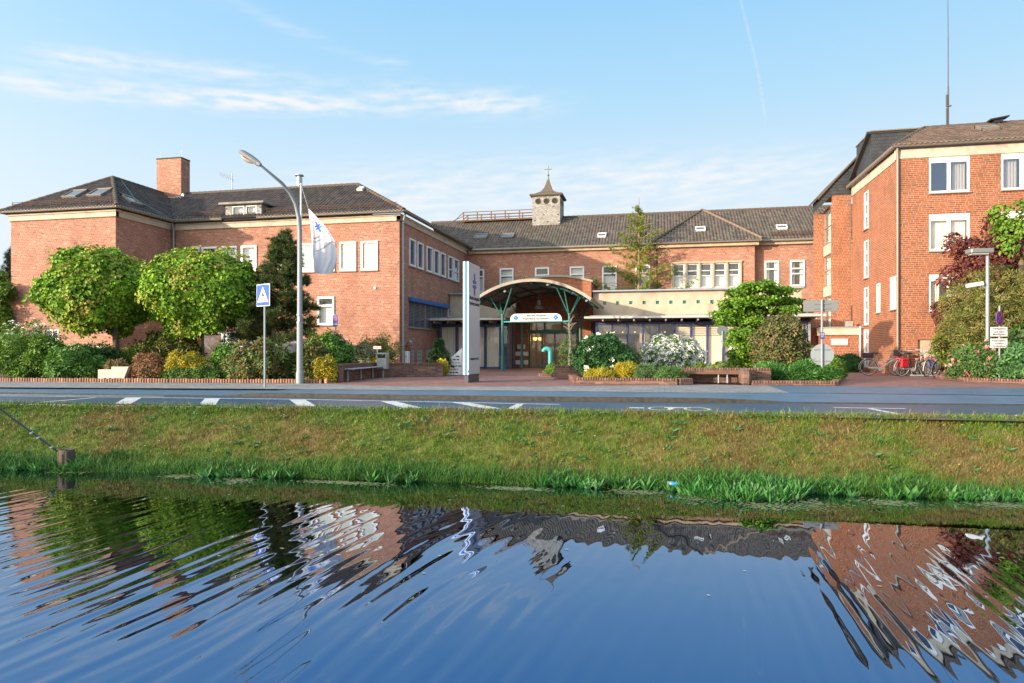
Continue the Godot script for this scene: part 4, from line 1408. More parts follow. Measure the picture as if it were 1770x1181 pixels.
	cn.box(Vector3(-6.6, 1.0, -44.4), Vector3(0.5, 1.8, 0.2), Basis(), 0.02)
	obj("reception_desk", cn, M.wood, t)
	for x in [-7.72, -7.38]:
		var gl := MB.new()
		gl.lathe(Vector3(x, 1.95, -42.6), [Vector2(0, -0.14), Vector2(0.08, -0.12), Vector2(0.13, -0.05), Vector2(0.14, 0.02), Vector2(0.1, 0.06), Vector2(0, 0.07)], 12)
		var lamp := obj("lobby_lamp", gl, M.globe, t)
		var l := OmniLight3D.new()
		l.name = "lamp_light" if x < -7.5 else "lamp_light_001"
		l.light_energy = 0.25
		l.light_color = Color(1.0, 0.82, 0.5)
		l.light_size = 0.1
		l.omni_range = 12.0
		l.omni_attenuation = 2.0
		l.shadow_enabled = true
		l.position = Vector3(x, 1.9, -42.6)
		lamp.add_child(l)
	# barrel-vaulted canopy on four branching columns
	var c := thing("canopy", "barrel vaulted entrance canopy with pale curved edge on teal branching columns", "canopy", Vector3(-6.4, 0.1, -38))
	var cx := -6.42
	var cy := -0.28
	var rad := 5.0
	var half := 0.65
	var sh := MB.new()
	var fs := MB.new()
	var n := 28
	for k in n:
		var a := -half + 2.0 * half * k / n
		var b := -half + 2.0 * half * (k + 1) / n
		var pa := Vector3(cx + sin(a) * rad, cy + cos(a) * rad, 0)
		var pb := Vector3(cx + sin(b) * rad, cy + cos(b) * rad, 0)
		var oa := Vector3(sin(a), cos(a), 0)
		var ob := Vector3(sin(b), cos(b), 0)
		var z0 := Vector3(0, 0, -34.32)
		var z1 := Vector3(0, 0, -41.58)
		sh.quad(pa + z0, pb + z0, pb + z1, pa + z1)
		sh.quad(pa + oa * 0.1 + z0, pa + oa * 0.1 + z1, pb + ob * 0.1 + z1, pb + ob * 0.1 + z0)
		fs.quad(pa - oa * 0.02 + z0 + Vector3(0, 0, 0.06), pb - ob * 0.02 + z0 + Vector3(0, 0, 0.06), pb + ob * 0.13 + z0 + Vector3(0, 0, 0.06), pa + oa * 0.13 + z0 + Vector3(0, 0, 0.06))
		fs.quad(pa + oa * 0.13 + z0 + Vector3(0, 0, 0.06), pb + ob * 0.13 + z0 + Vector3(0, 0, 0.06), pb + ob * 0.13 + z0 - Vector3(0, 0, 0.2), pa + oa * 0.13 + z0 - Vector3(0, 0, 0.2))
		fs.quad(pa - oa * 0.02 + z0 - Vector3(0, 0, 0.01), pb - ob * 0.02 + z0 - Vector3(0, 0, 0.01), pb - ob * 0.02 + z0 + Vector3(0, 0, 0.06), pa - oa * 0.02 + z0 + Vector3(0, 0, 0.06))
	for sgn in [-1.0, 1.0]:
		var d := Vector3(sin(half) * sgn, cos(half), 0)
		fs.box(Vector3(cx, cy, -38) + d * (rad + 0.05), Vector3(0.08, 0.2, 7.3), Basis(UP.cross(Vector3.BACK) * 1.0, UP, Vector3.BACK).rotated(Vector3.BACK, -half * sgn))
	obj("canopy_roof", sh, M.underside, c)
	obj("edge_trim", fs, M.fascia, c)
	var rb := MB.new()
	for z in [-35.1, -37.7, -40.3]:
		var arc := []
		for k in 21:
			var a := -half * 0.98 + 2.0 * half * 0.98 * k / 20
			arc.append(Vector3(cx + sin(a) * (rad - 0.12), cy + cos(a) * (rad - 0.12), z))
		rb.tube(arc, 0.055, 6)
	for a in [-0.57, -0.38, -0.19, 0.0, 0.19, 0.38, 0.57]:
		var p := Vector3(cx + sin(a) * (rad - 0.04), cy + cos(a) * (rad - 0.04), 0)
		rb.box(p + Vector3(0, 0, -38), Vector3(0.07, 0.12, 7.0), Basis(Vector3.BACK, -a))
	obj("roof_rib", rb, M.teal_dark, c)
	for q in [[-8.1, -35.1], [-4.55, -35.1], [-8.1, -40.3], [-4.58, -40.3]]:
		var p := Vector3(q[0], 0.1, q[1])
		var cl := MB.new()
		cl.lathe(p, [Vector2(0.105, 0), Vector2(0.105, 0.78), Vector2(0.075, 0.82), Vector2(0.075, 2.9), Vector2(0.09, 2.92), Vector2(0.09, 3.0), Vector2(0, 3.02)], 16)
		var col := obj("column", cl, M.teal, c)
		for s in [[-0.62, 0.75], [0.62, 0.95], [-0.35, 0.0], [0.4, 0.0]]:
			var br := MB.new()
			var x: float = q[0] + s[0]
			var y := cy + sqrt(pow(rad - 0.15, 2.0) - pow(x - cx, 2.0))
			br.tube([p + UP * 2.85, Vector3(x, y, q[1] + (s[1] - 0.45 if s[1] > 0.0 else -0.6))], [0.036, 0.03], 8)
			obj("branch", br, M.teal_dark if q[1] < -38 else M.teal, col)  # rear branches darker: shade under the vault put into the colour
	var bm := MB.new()
	bm.box(Vector3(-6.33, 2.69, -35.1), Vector3(3.6, 0.08, 0.08), Basis(), 0.01)
	obj("cross_beam", bm, M.teal_pipe, c)
	for q in [[-6.6, -37.7], [-5.5, -40.0]]:
		var lp := MB.new()
		lp.tube([Vector3(q[0], 4.6, q[1]), Vector3(q[0], 4.0, q[1])], 0.015, 5)
		lp.lathe(Vector3(q[0], 3.5, q[1]), [Vector2(0.27, 0), Vector2(0.22, 0.14), Vector2(0.12, 0.24), Vector2(0.12, 0.5), Vector2(0.0, 0.52)], 14)
		obj("pendant_lamp", lp, M.lamp_grey, c)
	var sp := MB.new()
	for q in [[-7.85, 4.25], [-5.6, 4.55], [-4.3, 4.1], [-9.2, 3.7], [-3.6, 3.7]]:
		sp.box(Vector3(q[0], q[1], -34.6), Vector3(0.14, 0.1, 0.16), Basis(Vector3.BACK, 0.4), 0.02)
	obj("spotlight", sp, M.galva, c)
	# name board over the front beam
	var b := thing("name_board", "white hospital name board with rounded top and two blue crosses over the entrance", "sign", Vector3(-6.3, 2.7, -35.0))
	var out := PackedVector2Array([Vector2(-1.36, 0), Vector2(1.36, 0), Vector2(1.36, 0.14)])
	for k in 7:
		var a := k * PI / 12
		out.append(Vector2(1.06 + 0.3 * cos(a), 0.1 + 0.3 * sin(a)))
	for k in 7:
		var a := PI / 2 + k * PI / 12
		out.append(Vector2(-1.06 + 0.3 * cos(a), 0.1 + 0.3 * sin(a)))
	var bd := MB.new()
	bd.prism(Vector3(-6.3, 2.7, -34.98), Vector3.RIGHT, UP, out, 0.06)
	obj("board", bd, M.pylon_white, b)
	words("Marien Hospital", M.ink, b, Vector3(-6.27, 2.985, -34.972), Vector3.RIGHT, 0.125, 1.0, true)
	words("Papenburg Aschendorf", M.ink, b, Vector3(-6.27, 2.825, -34.972), Vector3.RIGHT, 0.115, 1.4, true)
	for x in [-7.35, -5.25]:
		var k := MB.new()
		k.box(Vector3(x, 2.89, -34.975), Vector3(0.10, 0.26, 0.012), Basis(), 0.003)
		k.box(Vector3(x - 0.085, 2.89, -34.975), Vector3(0.08, 0.10, 0.012), Basis(), 0.003)
		k.box(Vector3(x + 0.085, 2.89, -34.975), Vector3(0.08, 0.10, 0.012), Basis(), 0.003)
		k.box(Vector3(x, 2.89, -34.975), Vector3(0.2, 0.14, 0.008), Basis(), 0.003)
		var e := obj("blue_cross", k, M.sky_blue, b)
		var wk := MB.new()
		wk.box(Vector3(x, 2.89, -34.967), Vector3(0.05, 0.05, 0.004), Basis(Vector3.BACK, 0.785))
		obj("cross_centre", wk, mat(Color(0.35, 0.6, 0.9), 0.4), e)


func pavilions() -> void:
	rng.seed = 404
	var t := thing("glass_pavilion", "single storey glazed pavilion left of the entrance with pale curtains and flat roof", "building", Vector3(-11, 0.1, -39.6))
	var p := thing("glass_pavilion", "single storey glazed pavilion right of the entrance with blue frames under a cream wall", "building", Vector3(2, 0.1, -39.0))
	# cream upper walls
	var m := MB.new()
	m.wall(Vector3(-13.15, 2.9, -42.0), Vector3.RIGHT, 4.38, 1.85)
	obj("upper_wall", m, M.plaster, t)
	var holes := []
	for k in 11:
		holes.append([0.62 + k * 0.79, 0.98, 0.2, 0.2])
	var w := MB.new()
	w.wall(Vector3(-4.0, 3.0, -42.0), Vector3.RIGHT, 12.0, 1.75, holes, 0.1)
	w.wall(Vector3(8.0, 3.0, -42.0), Vector3.FORWARD, 1.6, 1.75)
	w.wall(Vector3(-4.0, 3.0, -43.6), Vector3.BACK, 1.6, 1.75)
	var uw := obj("upper_wall", w, M.plaster, p)
	for k in 11:
		var g := MB.new()
		g.quad(Vector3(-3.38 + k * 0.79, 3.98, -42.09), Vector3(-3.18 + k * 0.79, 3.98, -42.09), Vector3(-3.18 + k * 0.79, 4.18, -42.09), Vector3(-3.38 + k * 0.79, 4.18, -42.09))
		obj("green_window", g, M.teal_glass, uw)
	var cp := MB.new()
	cp.box(Vector3(2.0, 4.8, -42.7), Vector3(12.2, 0.1, 2.0), Basis(), 0.02)
	obj("coping", cp, M.zinc, p)
	var cp2 := MB.new()
	cp2.box(Vector3(-11.0, 4.8, -42.7), Vector3(4.4, 0.1, 2.0), Basis(), 0.02)
	obj("coping", cp2, M.zinc, t)
	# flat roofs with projecting rafters
	for q in [[t, -13.95, -8.6, -38.0, -42.0], [p, -4.05, 8.35, -37.6, -42.0]]:
		var r := MB.new()
		var wd: float = q[2] - q[1]
		r.box(Vector3((q[1] + q[2]) * 0.5, 3.0, (q[3] + q[4]) * 0.5), Vector3(wd, 0.1, q[3] - q[4]), Basis(), 0.01)
		r.box(Vector3((q[1] + q[2]) * 0.5, 3.09, (q[3] + q[4]) * 0.5 - 0.25), Vector3(wd - 0.5, 0.09, q[3] - q[4] - 0.5), Basis(), 0.01)
		var rf := obj("flat_roof", r, M.felt, q[0])
		var ed := MB.new()
		ed.box(Vector3((q[1] + q[2]) * 0.5, 2.995, q[3] + 0.02), Vector3(wd + 0.02, 0.13, 0.05), Basis(), 0.01)
		obj("roof_edge", ed, M.alu, rf)
		var x: float = q[1] + 1.0
		while x < q[2] - 0.2:
			var b := MB.new()
			b.box(Vector3(x, 2.86, q[3] - 0.9), Vector3(0.09, 0.14, 1.5), Basis(), 0.01)
			obj("rafter", b, M.fascia, rf)
			x += 0.845
	# glazing: left with curtains
	var fr := MB.new()
	for x in [-13.05, -12.0, -11.1, -10.23, -9.3, -8.79]:
		fr.box(Vector3(x, 1.4, -39.6), Vector3(0.09, 2.6, 0.12), Basis(), 0.01)
	fr.box(Vector3(-10.95, 2.7, -39.6), Vector3(4.35, 0.14, 0.12), Basis(), 0.01)
	fr.box(Vector3(-10.95, 0.15, -39.6), Vector3(4.35, 0.1, 0.12), Basis(), 0.01)
	fr.box(Vector3(-8.79, 1.4, -40.7), Vector3(0.09, 2.6, 0.12), Basis(), 0.01)
	var f1 := obj("glazing_frame", fr, M.navy, t)
	var xs := [-13.05, -12.0, -11.1, -10.23, -9.3, -8.79]
	for k in 5:
		var g := MB.new()
		g.quad(Vector3(xs[k] + 0.05, 0.2, -39.6), Vector3(xs[k + 1] - 0.05, 0.2, -39.6), Vector3(xs[k + 1] - 0.05, 2.63, -39.6), Vector3(xs[k] + 0.05, 2.63, -39.6))
		obj("pane", g, M.glass, f1)
		if k == 4:
			continue
		var cu := MB.new()
		for i in 26:
			var xa: float = lerpf(xs[k] + 0.06, xs[k + 1] - 0.06, i / 26.0)
			var xb: float = lerpf(xs[k] + 0.06, xs[k + 1] - 0.06, (i + 1) / 26.0)
			var za := -39.85 + 0.035 * sin(i * 1.9)
			var zb := -39.85 + 0.035 * sin((i + 1) * 1.9)
			cu.quad(Vector3(xa, 0.2, za), Vector3(xb, 0.2, zb), Vector3(xb, 2.6, zb), Vector3(xa, 2.6, za))
		obj("curtain", cu, M.curtain, f1)
	var iw := MB.new()
	iw.quad(Vector3(-13.1, 0.1, -41.5), Vector3(-8.8, 0.1, -41.5), Vector3(-8.8, 2.95, -41.5), Vector3(-13.1, 2.95, -41.5))
	obj("room_wall", iw, M.inside, t)
	var rw := MB.new()
	rw.quad(Vector3(-8.78, 0.1, -39.7), Vector3(-8.78, 0.1, -41.58), Vector3(-8.78, 2.9, -41.58), Vector3(-8.78, 2.9, -39.7))
	obj("side_wall", rw, M.concrete, t)
	# right: five clear bays, the rest behind drawn cream blinds
	var f2 := MB.new()
	for k in 14:
		f2.box(Vector3(-3.51 + k * 0.867, 1.4, -39.0), Vector3(0.09, 2.6, 0.12), Basis(), 0.01)
	f2.box(Vector3(2.1, 2.72, -39.0), Vector3(11.3, 0.12, 0.12), Basis(), 0.01)
	f2.box(Vector3(2.1, 0.2, -39.0), Vector3(11.3, 0.12, 0.12), Basis(), 0.01)
	var fm := obj("glazing_frame", f2, M.navy, p)
	var pier := MB.new()
	pier.box(Vector3(7.82, 1.4, -39.02), Vector3(0.12, 2.6, 0.2), Basis(), 0.01)
	obj("corner_post", pier, M.zinc, p)
	var sd := MB.new()
	sd.quad(Vector3(7.86, 0.1, -39.1), Vector3(7.86, 0.1, -42), Vector3(7.86, 3.0, -42), Vector3(7.86, 3.0, -39.1))
	obj("side_wall", sd, M.brick_left, p)
	for k in 13:
		var xa := -3.51 + k * 0.867 + 0.045
		var xb := xa + 0.777
		var g := MB.new()
		g.quad(Vector3(xa, 0.26, -39.0), Vector3(xb, 0.26, -39.0), Vector3(xb, 2.66, -39.0), Vector3(xa, 2.66, -39.0))
		obj("pane", g, M.glass, fm)
		if k > 4:
			var bl := MB.new()
			bl.quad(Vector3(xa, 0.26, -39.14), Vector3(xb, 0.26, -39.14), Vector3(xb, 2.0, -39.14), Vector3(xa, 2.0, -39.14))
			for i in 4:
				bl.box(Vector3((xa + xb) * 0.5, 2.08 + i * 0.12, -39.14), Vector3(xb - xa, 0.095, 0.02), Basis(Vector3.RIGHT, 0.25))
			obj("roller_blind", bl, M.blind, fm)
	var rm := MB.new()
	rm.quad(Vector3(-4.0, 0.1, -41.9), Vector3(7.8, 0.1, -41.9), Vector3(7.8, 2.95, -41.9), Vector3(-4.0, 2.95, -41.9))
	rm.quad(Vector3(1.0, 0.1, -41.9), Vector3(1.0, 0.1, -39.2), Vector3(1.0, 2.95, -39.2), Vector3(1.0, 2.95, -41.9))
	obj("room_wall", rm, M.inside, p)
	var fx := MB.new()
	fx.box(Vector3(-3.0, 1.4, -40.6), Vector3(0.5, 2.5, 0.06))
	fx.box(Vector3(-1.0, 1.4, -40.9), Vector3(0.3, 2.5, 0.06))
	fx.box(Vector3(-2.2, 0.7, -41.4), Vector3(1.4, 0.9, 0.4))
	obj("partition", fx, M.plaster, p)
	for x in [-3.0, -2.6, -2.1, -1.4, 0.3]:
		var dl := MB.new()
		dl.lathe(Vector3(x, 2.25, -40.3), [Vector2(0, -0.05), Vector2(0.045, 0), Vector2(0, 0.05)], 8)
		obj("downlight", dl, M.globe, p)
	# cafe chair behind the glass
	var ch := thing("chair", "pale wooden chair seen behind the pavilion glass beside the white rose bush", "chair", Vector3(-0.75, 0.1, -39.7))
	var cb := MB.new()
	cb.box(Vector3(-0.75, 0.92, -39.45), Vector3(0.42, 0.4, 0.03), Basis(Vector3.RIGHT, 0.1), 0.01)
	obj("backrest", cb, M.wood_pale, ch)
	var cs := MB.new()
	cs.box(Vector3(-0.75, 0.55, -39.7), Vector3(0.42, 0.03, 0.42), Basis(), 0.01)
	obj("seat", cs, M.wood_pale, ch)
	for x in [-0.93, -0.57]:
		for z in [-39.5, -39.9]:
			var lg := MB.new()
			lg.tube([Vector3(x, 0.1, z), Vector3(x, 1.0 if z > -39.6 else 0.55, z)], 0.014, 6)
			obj("leg", lg, M.steel, ch)


func right_wing() -> void:
	rng.seed = 505
	var t := thing("brick_wing", "tall orange brick right wing with cream band under the eaves", "building", Vector3(12, 0.1, -33))
	var X := 10.1
	var Z := -32.35
	var front := []
	for x in [11.28, 14.02, 16.75, 19.5]:
		for y in [7.91, 5.43, 2.85]:
			front.append([x - X, y, 1.57, 1.58])
	front.append([0.75, 0.9, 0.85, 0.75])
	var m := MB.new()
	m.wall(Vector3(X, 0, Z), Vector3.RIGHT, 14.0, 9.44, front)
	var side := [[4.33, 7.24], [4.33, 4.80], [4.33, 2.46], [4.33, 0.35]]
	var hs := []
	for q in side:
		hs.append([39.6 - 32.35 - q[0] - 0.73, q[1], 0.73, 1.87])
	hs.append([39.6 - 35.4, 2.97, 0.53, 1.37])
	hs.append([39.6 - 33.43, 2.99, 0.95, 1.45])
	m.wall(Vector3(X, 0, -39.6), Vector3.BACK, 7.25, 9.44, hs)
	obj("wall", m, M.brick_right, t)
	var ins := MB.new()
	ins.quad(Vector3(X + 0.8, 0, Z - 0.9), Vector3(24, 0, Z - 0.9), Vector3(24, 9.4, Z - 0.9), Vector3(X + 0.8, 9.4, Z - 0.9))
	ins.quad(Vector3(X + 0.8, 0, -39.6), Vector3(X + 0.8, 0, Z - 0.9), Vector3(X + 0.8, 9.4, Z - 0.9), Vector3(X + 0.8, 9.4, -39.6))
	obj("room_wall", ins, M.inside, t)
	var bnd := MB.new()
	bnd.box(Vector3(X + 6.95, 9.68, Z - 0.1), Vector3(14.1, 0.48, 0.3), Basis(), 0.01)
	bnd.box(Vector3(X + 0.1, 9.68, -36.05), Vector3(0.3, 0.478, 7.1), Basis(), 0.01)
	obj("eaves_band", bnd, M.cornice, t)
	var gu := MB.new()
	gu.tube([Vector3(X - 0.25, 9.97, Z + 0.2), Vector3(24, 9.97, Z + 0.2)], 0.095, 8)
	gu.tube([Vector3(X - 0.2, 9.97, Z + 0.2), Vector3(X - 0.2, 9.97, -39.7)], 0.095, 8)
	obj("gutter", gu, M.gutter, t)
	var dp := MB.new()
	dp.tube([Vector3(X - 0.1, 9.9, Z + 0.15), Vector3(X - 0.06, 9.4, Z + 0.06), Vector3(X - 0.06, 0.1, Z + 0.06)], 0.06, 8)
	for y in [1.5, 4.3, 6.6]:
		dp.tube([Vector3(X - 0.06, y, Z + 0.06), Vector3(X - 0.06, y + 0.06, Z + 0.06)], 0.08, 8)
	obj("downpipe", dp, M.gutter, t)
	var sh := {"frame": 0.09, "cols": [0.5], "bar": 0.14, "shutter": 0.2}
	var i := 0
	for x in [11.28, 14.02, 16.75, 19.5]:
		for y in [7.91, 5.43, 2.85]:
			var q := sh.duplicate()
			q.glass = M.glass_tint if i in [0, 3] else M.glass  # blue reflection in two upper windows put into the pane colour
			q.cloth = [[[0.62, 0.95, 0, 1, 1]], [[0.05, 0.5, 0, 1, 1], [0.55, 0.95, 0, 1, 1]], [[0.0, 0.3, 0, 1, 1]]][i % 3]
			if i == 3:
				q.cloth = [[0.05, 0.45, 0.1, 1, 1]]
			window(t, Vector3(x, y, Z), Vector3.RIGHT, 1.57, 1.58, q)
			i += 1
	var vb := MB.new()
	vb.quad(Vector3(X + 0.75, 0.9, Z - 0.12), Vector3(X + 1.6, 0.9, Z - 0.12), Vector3(X + 1.6, 1.65, Z - 0.12), Vector3(X + 0.75, 1.65, Z - 0.12))
	obj("blocked_window", vb, M.plaster, t)
	for k in side.size():
		window(t, Vector3(X, hs[k][1], -39.6 + hs[k][0]), Vector3.BACK, 0.73, 1.87, {"frame": 0.09, "rows": [0.36, 0.68], "bar": 0.18, "out": -0.02})
	window(t, Vector3(X, 2.97, -35.4), Vector3.BACK, 0.53, 1.37, {"frame": 0.08, "out": -0.02})
	window(t, Vector3(X, 2.99, -33.43), Vector3.BACK, 0.95, 1.45, {"frame": 0.09, "cols": [0.5], "bar": 0.14, "out": -0.02, "cloth": [[0, 1, 0, 1, 1]]})
	# roof: brown tiles in front, slate on the side towards the forecourt
	var tones := [Color(0.13, 0.085, 0.06), Color(0.155, 0.10, 0.07), Color(0.11, 0.075, 0.055)]
	var c0 := Vector3(X - 0.25, 9.98, Z + 0.25)
	var hip := Vector3(12.54, 11.98, -36.6)
	roof(t, [c0, Vector3(24, 9.98, Z + 0.25), Vector3(24, 11.98, -36.6), hip], M.tile_under, tones)
	roof(t, [Vector3(24, 9.98, -41), Vector3(10, 9.98, -41), Vector3(10, 11.98, -36.62), Vector3(24, 11.98, -36.62)], M.tile_under, tones, false)
	caps(t, c0, hip, M.ridge, 0.09)
	caps(t, hip, Vector3(24, 12.0, -36.6), M.ridge, 0.09)
	roof(t, [Vector3(X - 0.2, 9.98, -36.6), c0 + Vector3(0.02, 0, -0.05), hip], M.slate, tones, false)
	var ab := MB.new()
	ab.box(Vector3(11.5, 10.95, -37.9), Vector3(2.6, 2.0, 2.6))
	var at := obj("attic_box", ab, M.slate, t)
	var ae := MB.new()
	ae.box(Vector3(11.5, 11.98, -37.9), Vector3(2.7, 0.06, 2.7), Basis(), 0.01)
	obj("attic_edge", ae, M.gutter, at)
	skylight(t, Vector3(14.1, 11.0, -34.35), Vector3.RIGHT, Vector3(0, 0.45, -1).normalized(), 0.75, 0.8)
	var vt := MB.new()
	vt.box(Vector3(15.63, 12.12, -36.4), Vector3(0.8, 0.06, 0.5), Basis(Vector3.BACK, 0.15))
	vt.box(Vector3(15.6, 12.02, -36.4), Vector3(0.4, 0.2, 0.3))
	obj("roof_vent", vt, M.black, t)
	var ma := MB.new()
	ma.tube([Vector3(13.6, 11.9, -36.6), Vector3(13.6, 13.9, -36.6)], 0.04, 8)
	ma.tube([Vector3(13.6, 13.9, -36.6), Vector3(13.6, 16.0, -36.6), Vector3(13.57, 20.5, -36.6)], [0.028, 0.022, 0.012], 8)
	ma.box(Vector3(13.62, 12.95, -36.55), Vector3(0.2, 0.05, 0.08))
	ma.box(Vector3(13.52, 13.2, -36.55), Vector3(0.06, 0.6, 0.06))
	ma.box(Vector3(13.52, 12.4, -36.55), Vector3(0.05, 0.9, 0.05))
	obj("radio_mast", ma, mat(Color(0.10, 0.09, 0.09), 0.6), t)
	# stair tower
	var s := thing("stair_tower", "narrow brick stair tower with glazed left side and slate gable beside the right wing", "building", Vector3(9.6, 0.1, -39.9))
	var tw := MB.new()
	tw.wall(Vector3(9.14, 0, -39.9), Vector3.RIGHT, 0.98, 9.6)
	var gaps := [[0.12, 1.9, 1.55, 2.3], [0.12, 4.75, 1.55, 1.75], [0.12, 7.1, 1.55, 1.9]]
	tw.wall(Vector3(9.14, 0, -41.75), Vector3.BACK, 1.85, 9.1, gaps)
	tw.wall(Vector3(8.6, 0, -41.75), Vector3.RIGHT, 0.54, 9.0)
	obj("wall", tw, M.brick_right, s)
	var ti := MB.new()
	ti.quad(Vector3(9.9, 0, -41.75), Vector3(9.9, 0, -39.95), Vector3(9.9, 9, -39.95), Vector3(9.9, 9, -41.75))
	obj("room_wall", ti, M.inside, s)
	for q in gaps:
		window(s, Vector3(9.14, q[1], -41.75 + q[0]), Vector3.BACK, q[2], q[3], {"frame": 0.06, "mat": M.gutter, "rows": [0.5], "cloth": [[0, 1, 0, 1, 1]], "sill": false})
	var spn := MB.new()
	for y in [4.22, 6.52]:
		spn.box(Vector3(9.13, y + 0.25, -40.83), Vector3(0.08, 0.56, 1.6), Basis(), 0.01)
	obj("cream_panel", spn, M.cornice, s)
	var gb := MB.new()
	gb.prism(Vector3(0, 0, -39.86), Vector3.RIGHT, UP, PackedVector2Array([Vector2(8.6, 9.05), Vector2(9.14, 9.6), Vector2(10.15, 9.6), Vector2(10.5, 9.75), Vector2(10.5, 11.62), Vector2(9.3, 10.35), Vector2(8.55, 9.55)]), 1.9)
	obj("slate_gable", gb, M.slate, s)
	var ge := MB.new()
	ge.tube([Vector3(8.42, 9.42, -39.8), Vector3(9.3, 10.42, -39.8), Vector3(10.5, 11.7, -39.8)], 0.07, 6)
	ge.prism(Vector3(0, 0, -39.78), Vector3.RIGHT, UP, PackedVector2Array([Vector2(8.4, 9.42), Vector2(9.3, 10.4), Vector2(10.5, 11.66), Vector2(10.5, 11.74), Vector2(9.28, 10.5), Vector2(8.36, 9.5)]), 2.1)
	obj("roof", ge, M.ridge, s)
	# low porch between the pavilion and the wing
	var l := thing("side_porch", "low brick side porch with cream fascia and a red bordered notice", "porch", Vector3(9.2, 0.1, -37.8))
	var lw := MB.new()
	lw.wall(Vector3(8.36, 0, -37.8), Vector3.RIGHT, 1.72, 1.98)
	lw.wall(Vector3(8.36, 0, -39.8), Vector3.BACK, 2.0, 1.98)
	lw.wall(Vector3(7.9, 0, -39.8), Vector3.RIGHT, 0.5, 2.45)
	obj("wall", lw, M.brick_right, l)
	var lf := MB.new()
	lf.box(Vector3(9.18, 2.15, -38.75), Vector3(1.8, 0.36, 2.1), Basis(), 0.01)
	obj("fascia", lf, M.cornice, l)
	var lr := MB.new()
	lr.box(Vector3(9.18, 2.36, -38.75), Vector3(1.9, 0.06, 2.2), Basis(), 0.01)
	lr.box(Vector3(8.1, 2.47, -39.8), Vector3(0.55, 0.06, 0.2), Basis(), 0.01)
	obj("porch_roof", lr, M.zinc, l)
	var ac := MB.new()
	ac.box(Vector3(9.52, 2.54, -37.95), Vector3(0.34, 0.28, 0.3), Basis(), 0.02)
	obj("vent_box", ac, M.fascia, l)
	var dpp := MB.new()
	dpp.tube([Vector3(9.98, 2.4, -37.68), Vector3(9.98, 0.1, -37.68)], 0.045, 8)
	obj("downpipe", dpp, M.white, l)
	var nb := thing("notice_board", "white notice board with pale red border on the side porch wall", "sign", Vector3(9.35, 1.8, -37.78))
	var n1 := MB.new()
	n1.box(Vector3(9.02, 1.62, -37.77), Vector3(0.86, 0.38, 0.03), Basis(), 0.01)
	obj("border", n1, M.pale_red, nb)
	var n2 := MB.new()
	n2.box(Vector3(9.02, 1.62, -37.752), Vector3(0.76, 0.29, 0.012))
	obj("board", n2, M.pylon_white, nb)
	scribble(nb, Vector3(9.02, 1.70, -37.744), Vector3.RIGHT, 0.6, 3, 0.045)


func scribble(parent: Node, top: Vector3, u: Vector3, w: float, lines: int, h: float) -> void:
	# print too small to read from the street: broken dark lines
	var m := MB.new()
	var b := Basis(u, UP, u.cross(UP))
	for k in lines:
		var half := w * rng.randf_range(0.3, 0.5)
		var x := -half
		while x < half:
			var l := minf(rng.randf_range(0.3, 1.4) * h, half - x)
			m.box(top - UP * k * h * 1.9 + u * (x + l * 0.5), Vector3(l, h * 0.7, 0.003), b)
			x += l + h * 0.35
	obj("small_print", m, M.ink, parent)


func coped_wall(t: Node3D, a: Vector3, b: Vector3, h: float, thick: float, called := "wall") -> void:
	# a low brick wall with a soldier course of single bricks on top
	var u := (b - a).normalized()
	var nn := u.cross(UP)
	var len := (b - a).length()
	var m := MB.new()
	m.box((a + b) * 0.5 + UP * (h - 0.08) * 0.5, Vector3(len, h - 0.08, thick), Basis(u, UP, nn), 0.008)
	var w := obj(called, m, M.brick_dark, t)
	var one := MB.new()
	one.box(Vector3.ZERO, Vector3(0.066, 0.09, thick + 0.02), Basis(), 0.014)
	var buf := PackedFloat32Array()
	var k := int(len / 0.08)
	for i in k:
		push(buf, Basis(u, UP, nn).rotated(u, rng.randf_range(-0.03, 0.03)), a.lerp(b, (i + 0.5) / k) + UP * (h - 0.045 + rng.randf() * 0.006), pick([Color(0.17, 0.085, 0.06), Color(0.22, 0.11, 0.08), Color(0.13, 0.07, 0.055)]) * rng.randf_range(0.8, 1.2))
	many("coping_bricks", one.mesh(), M.tile, buf, w)


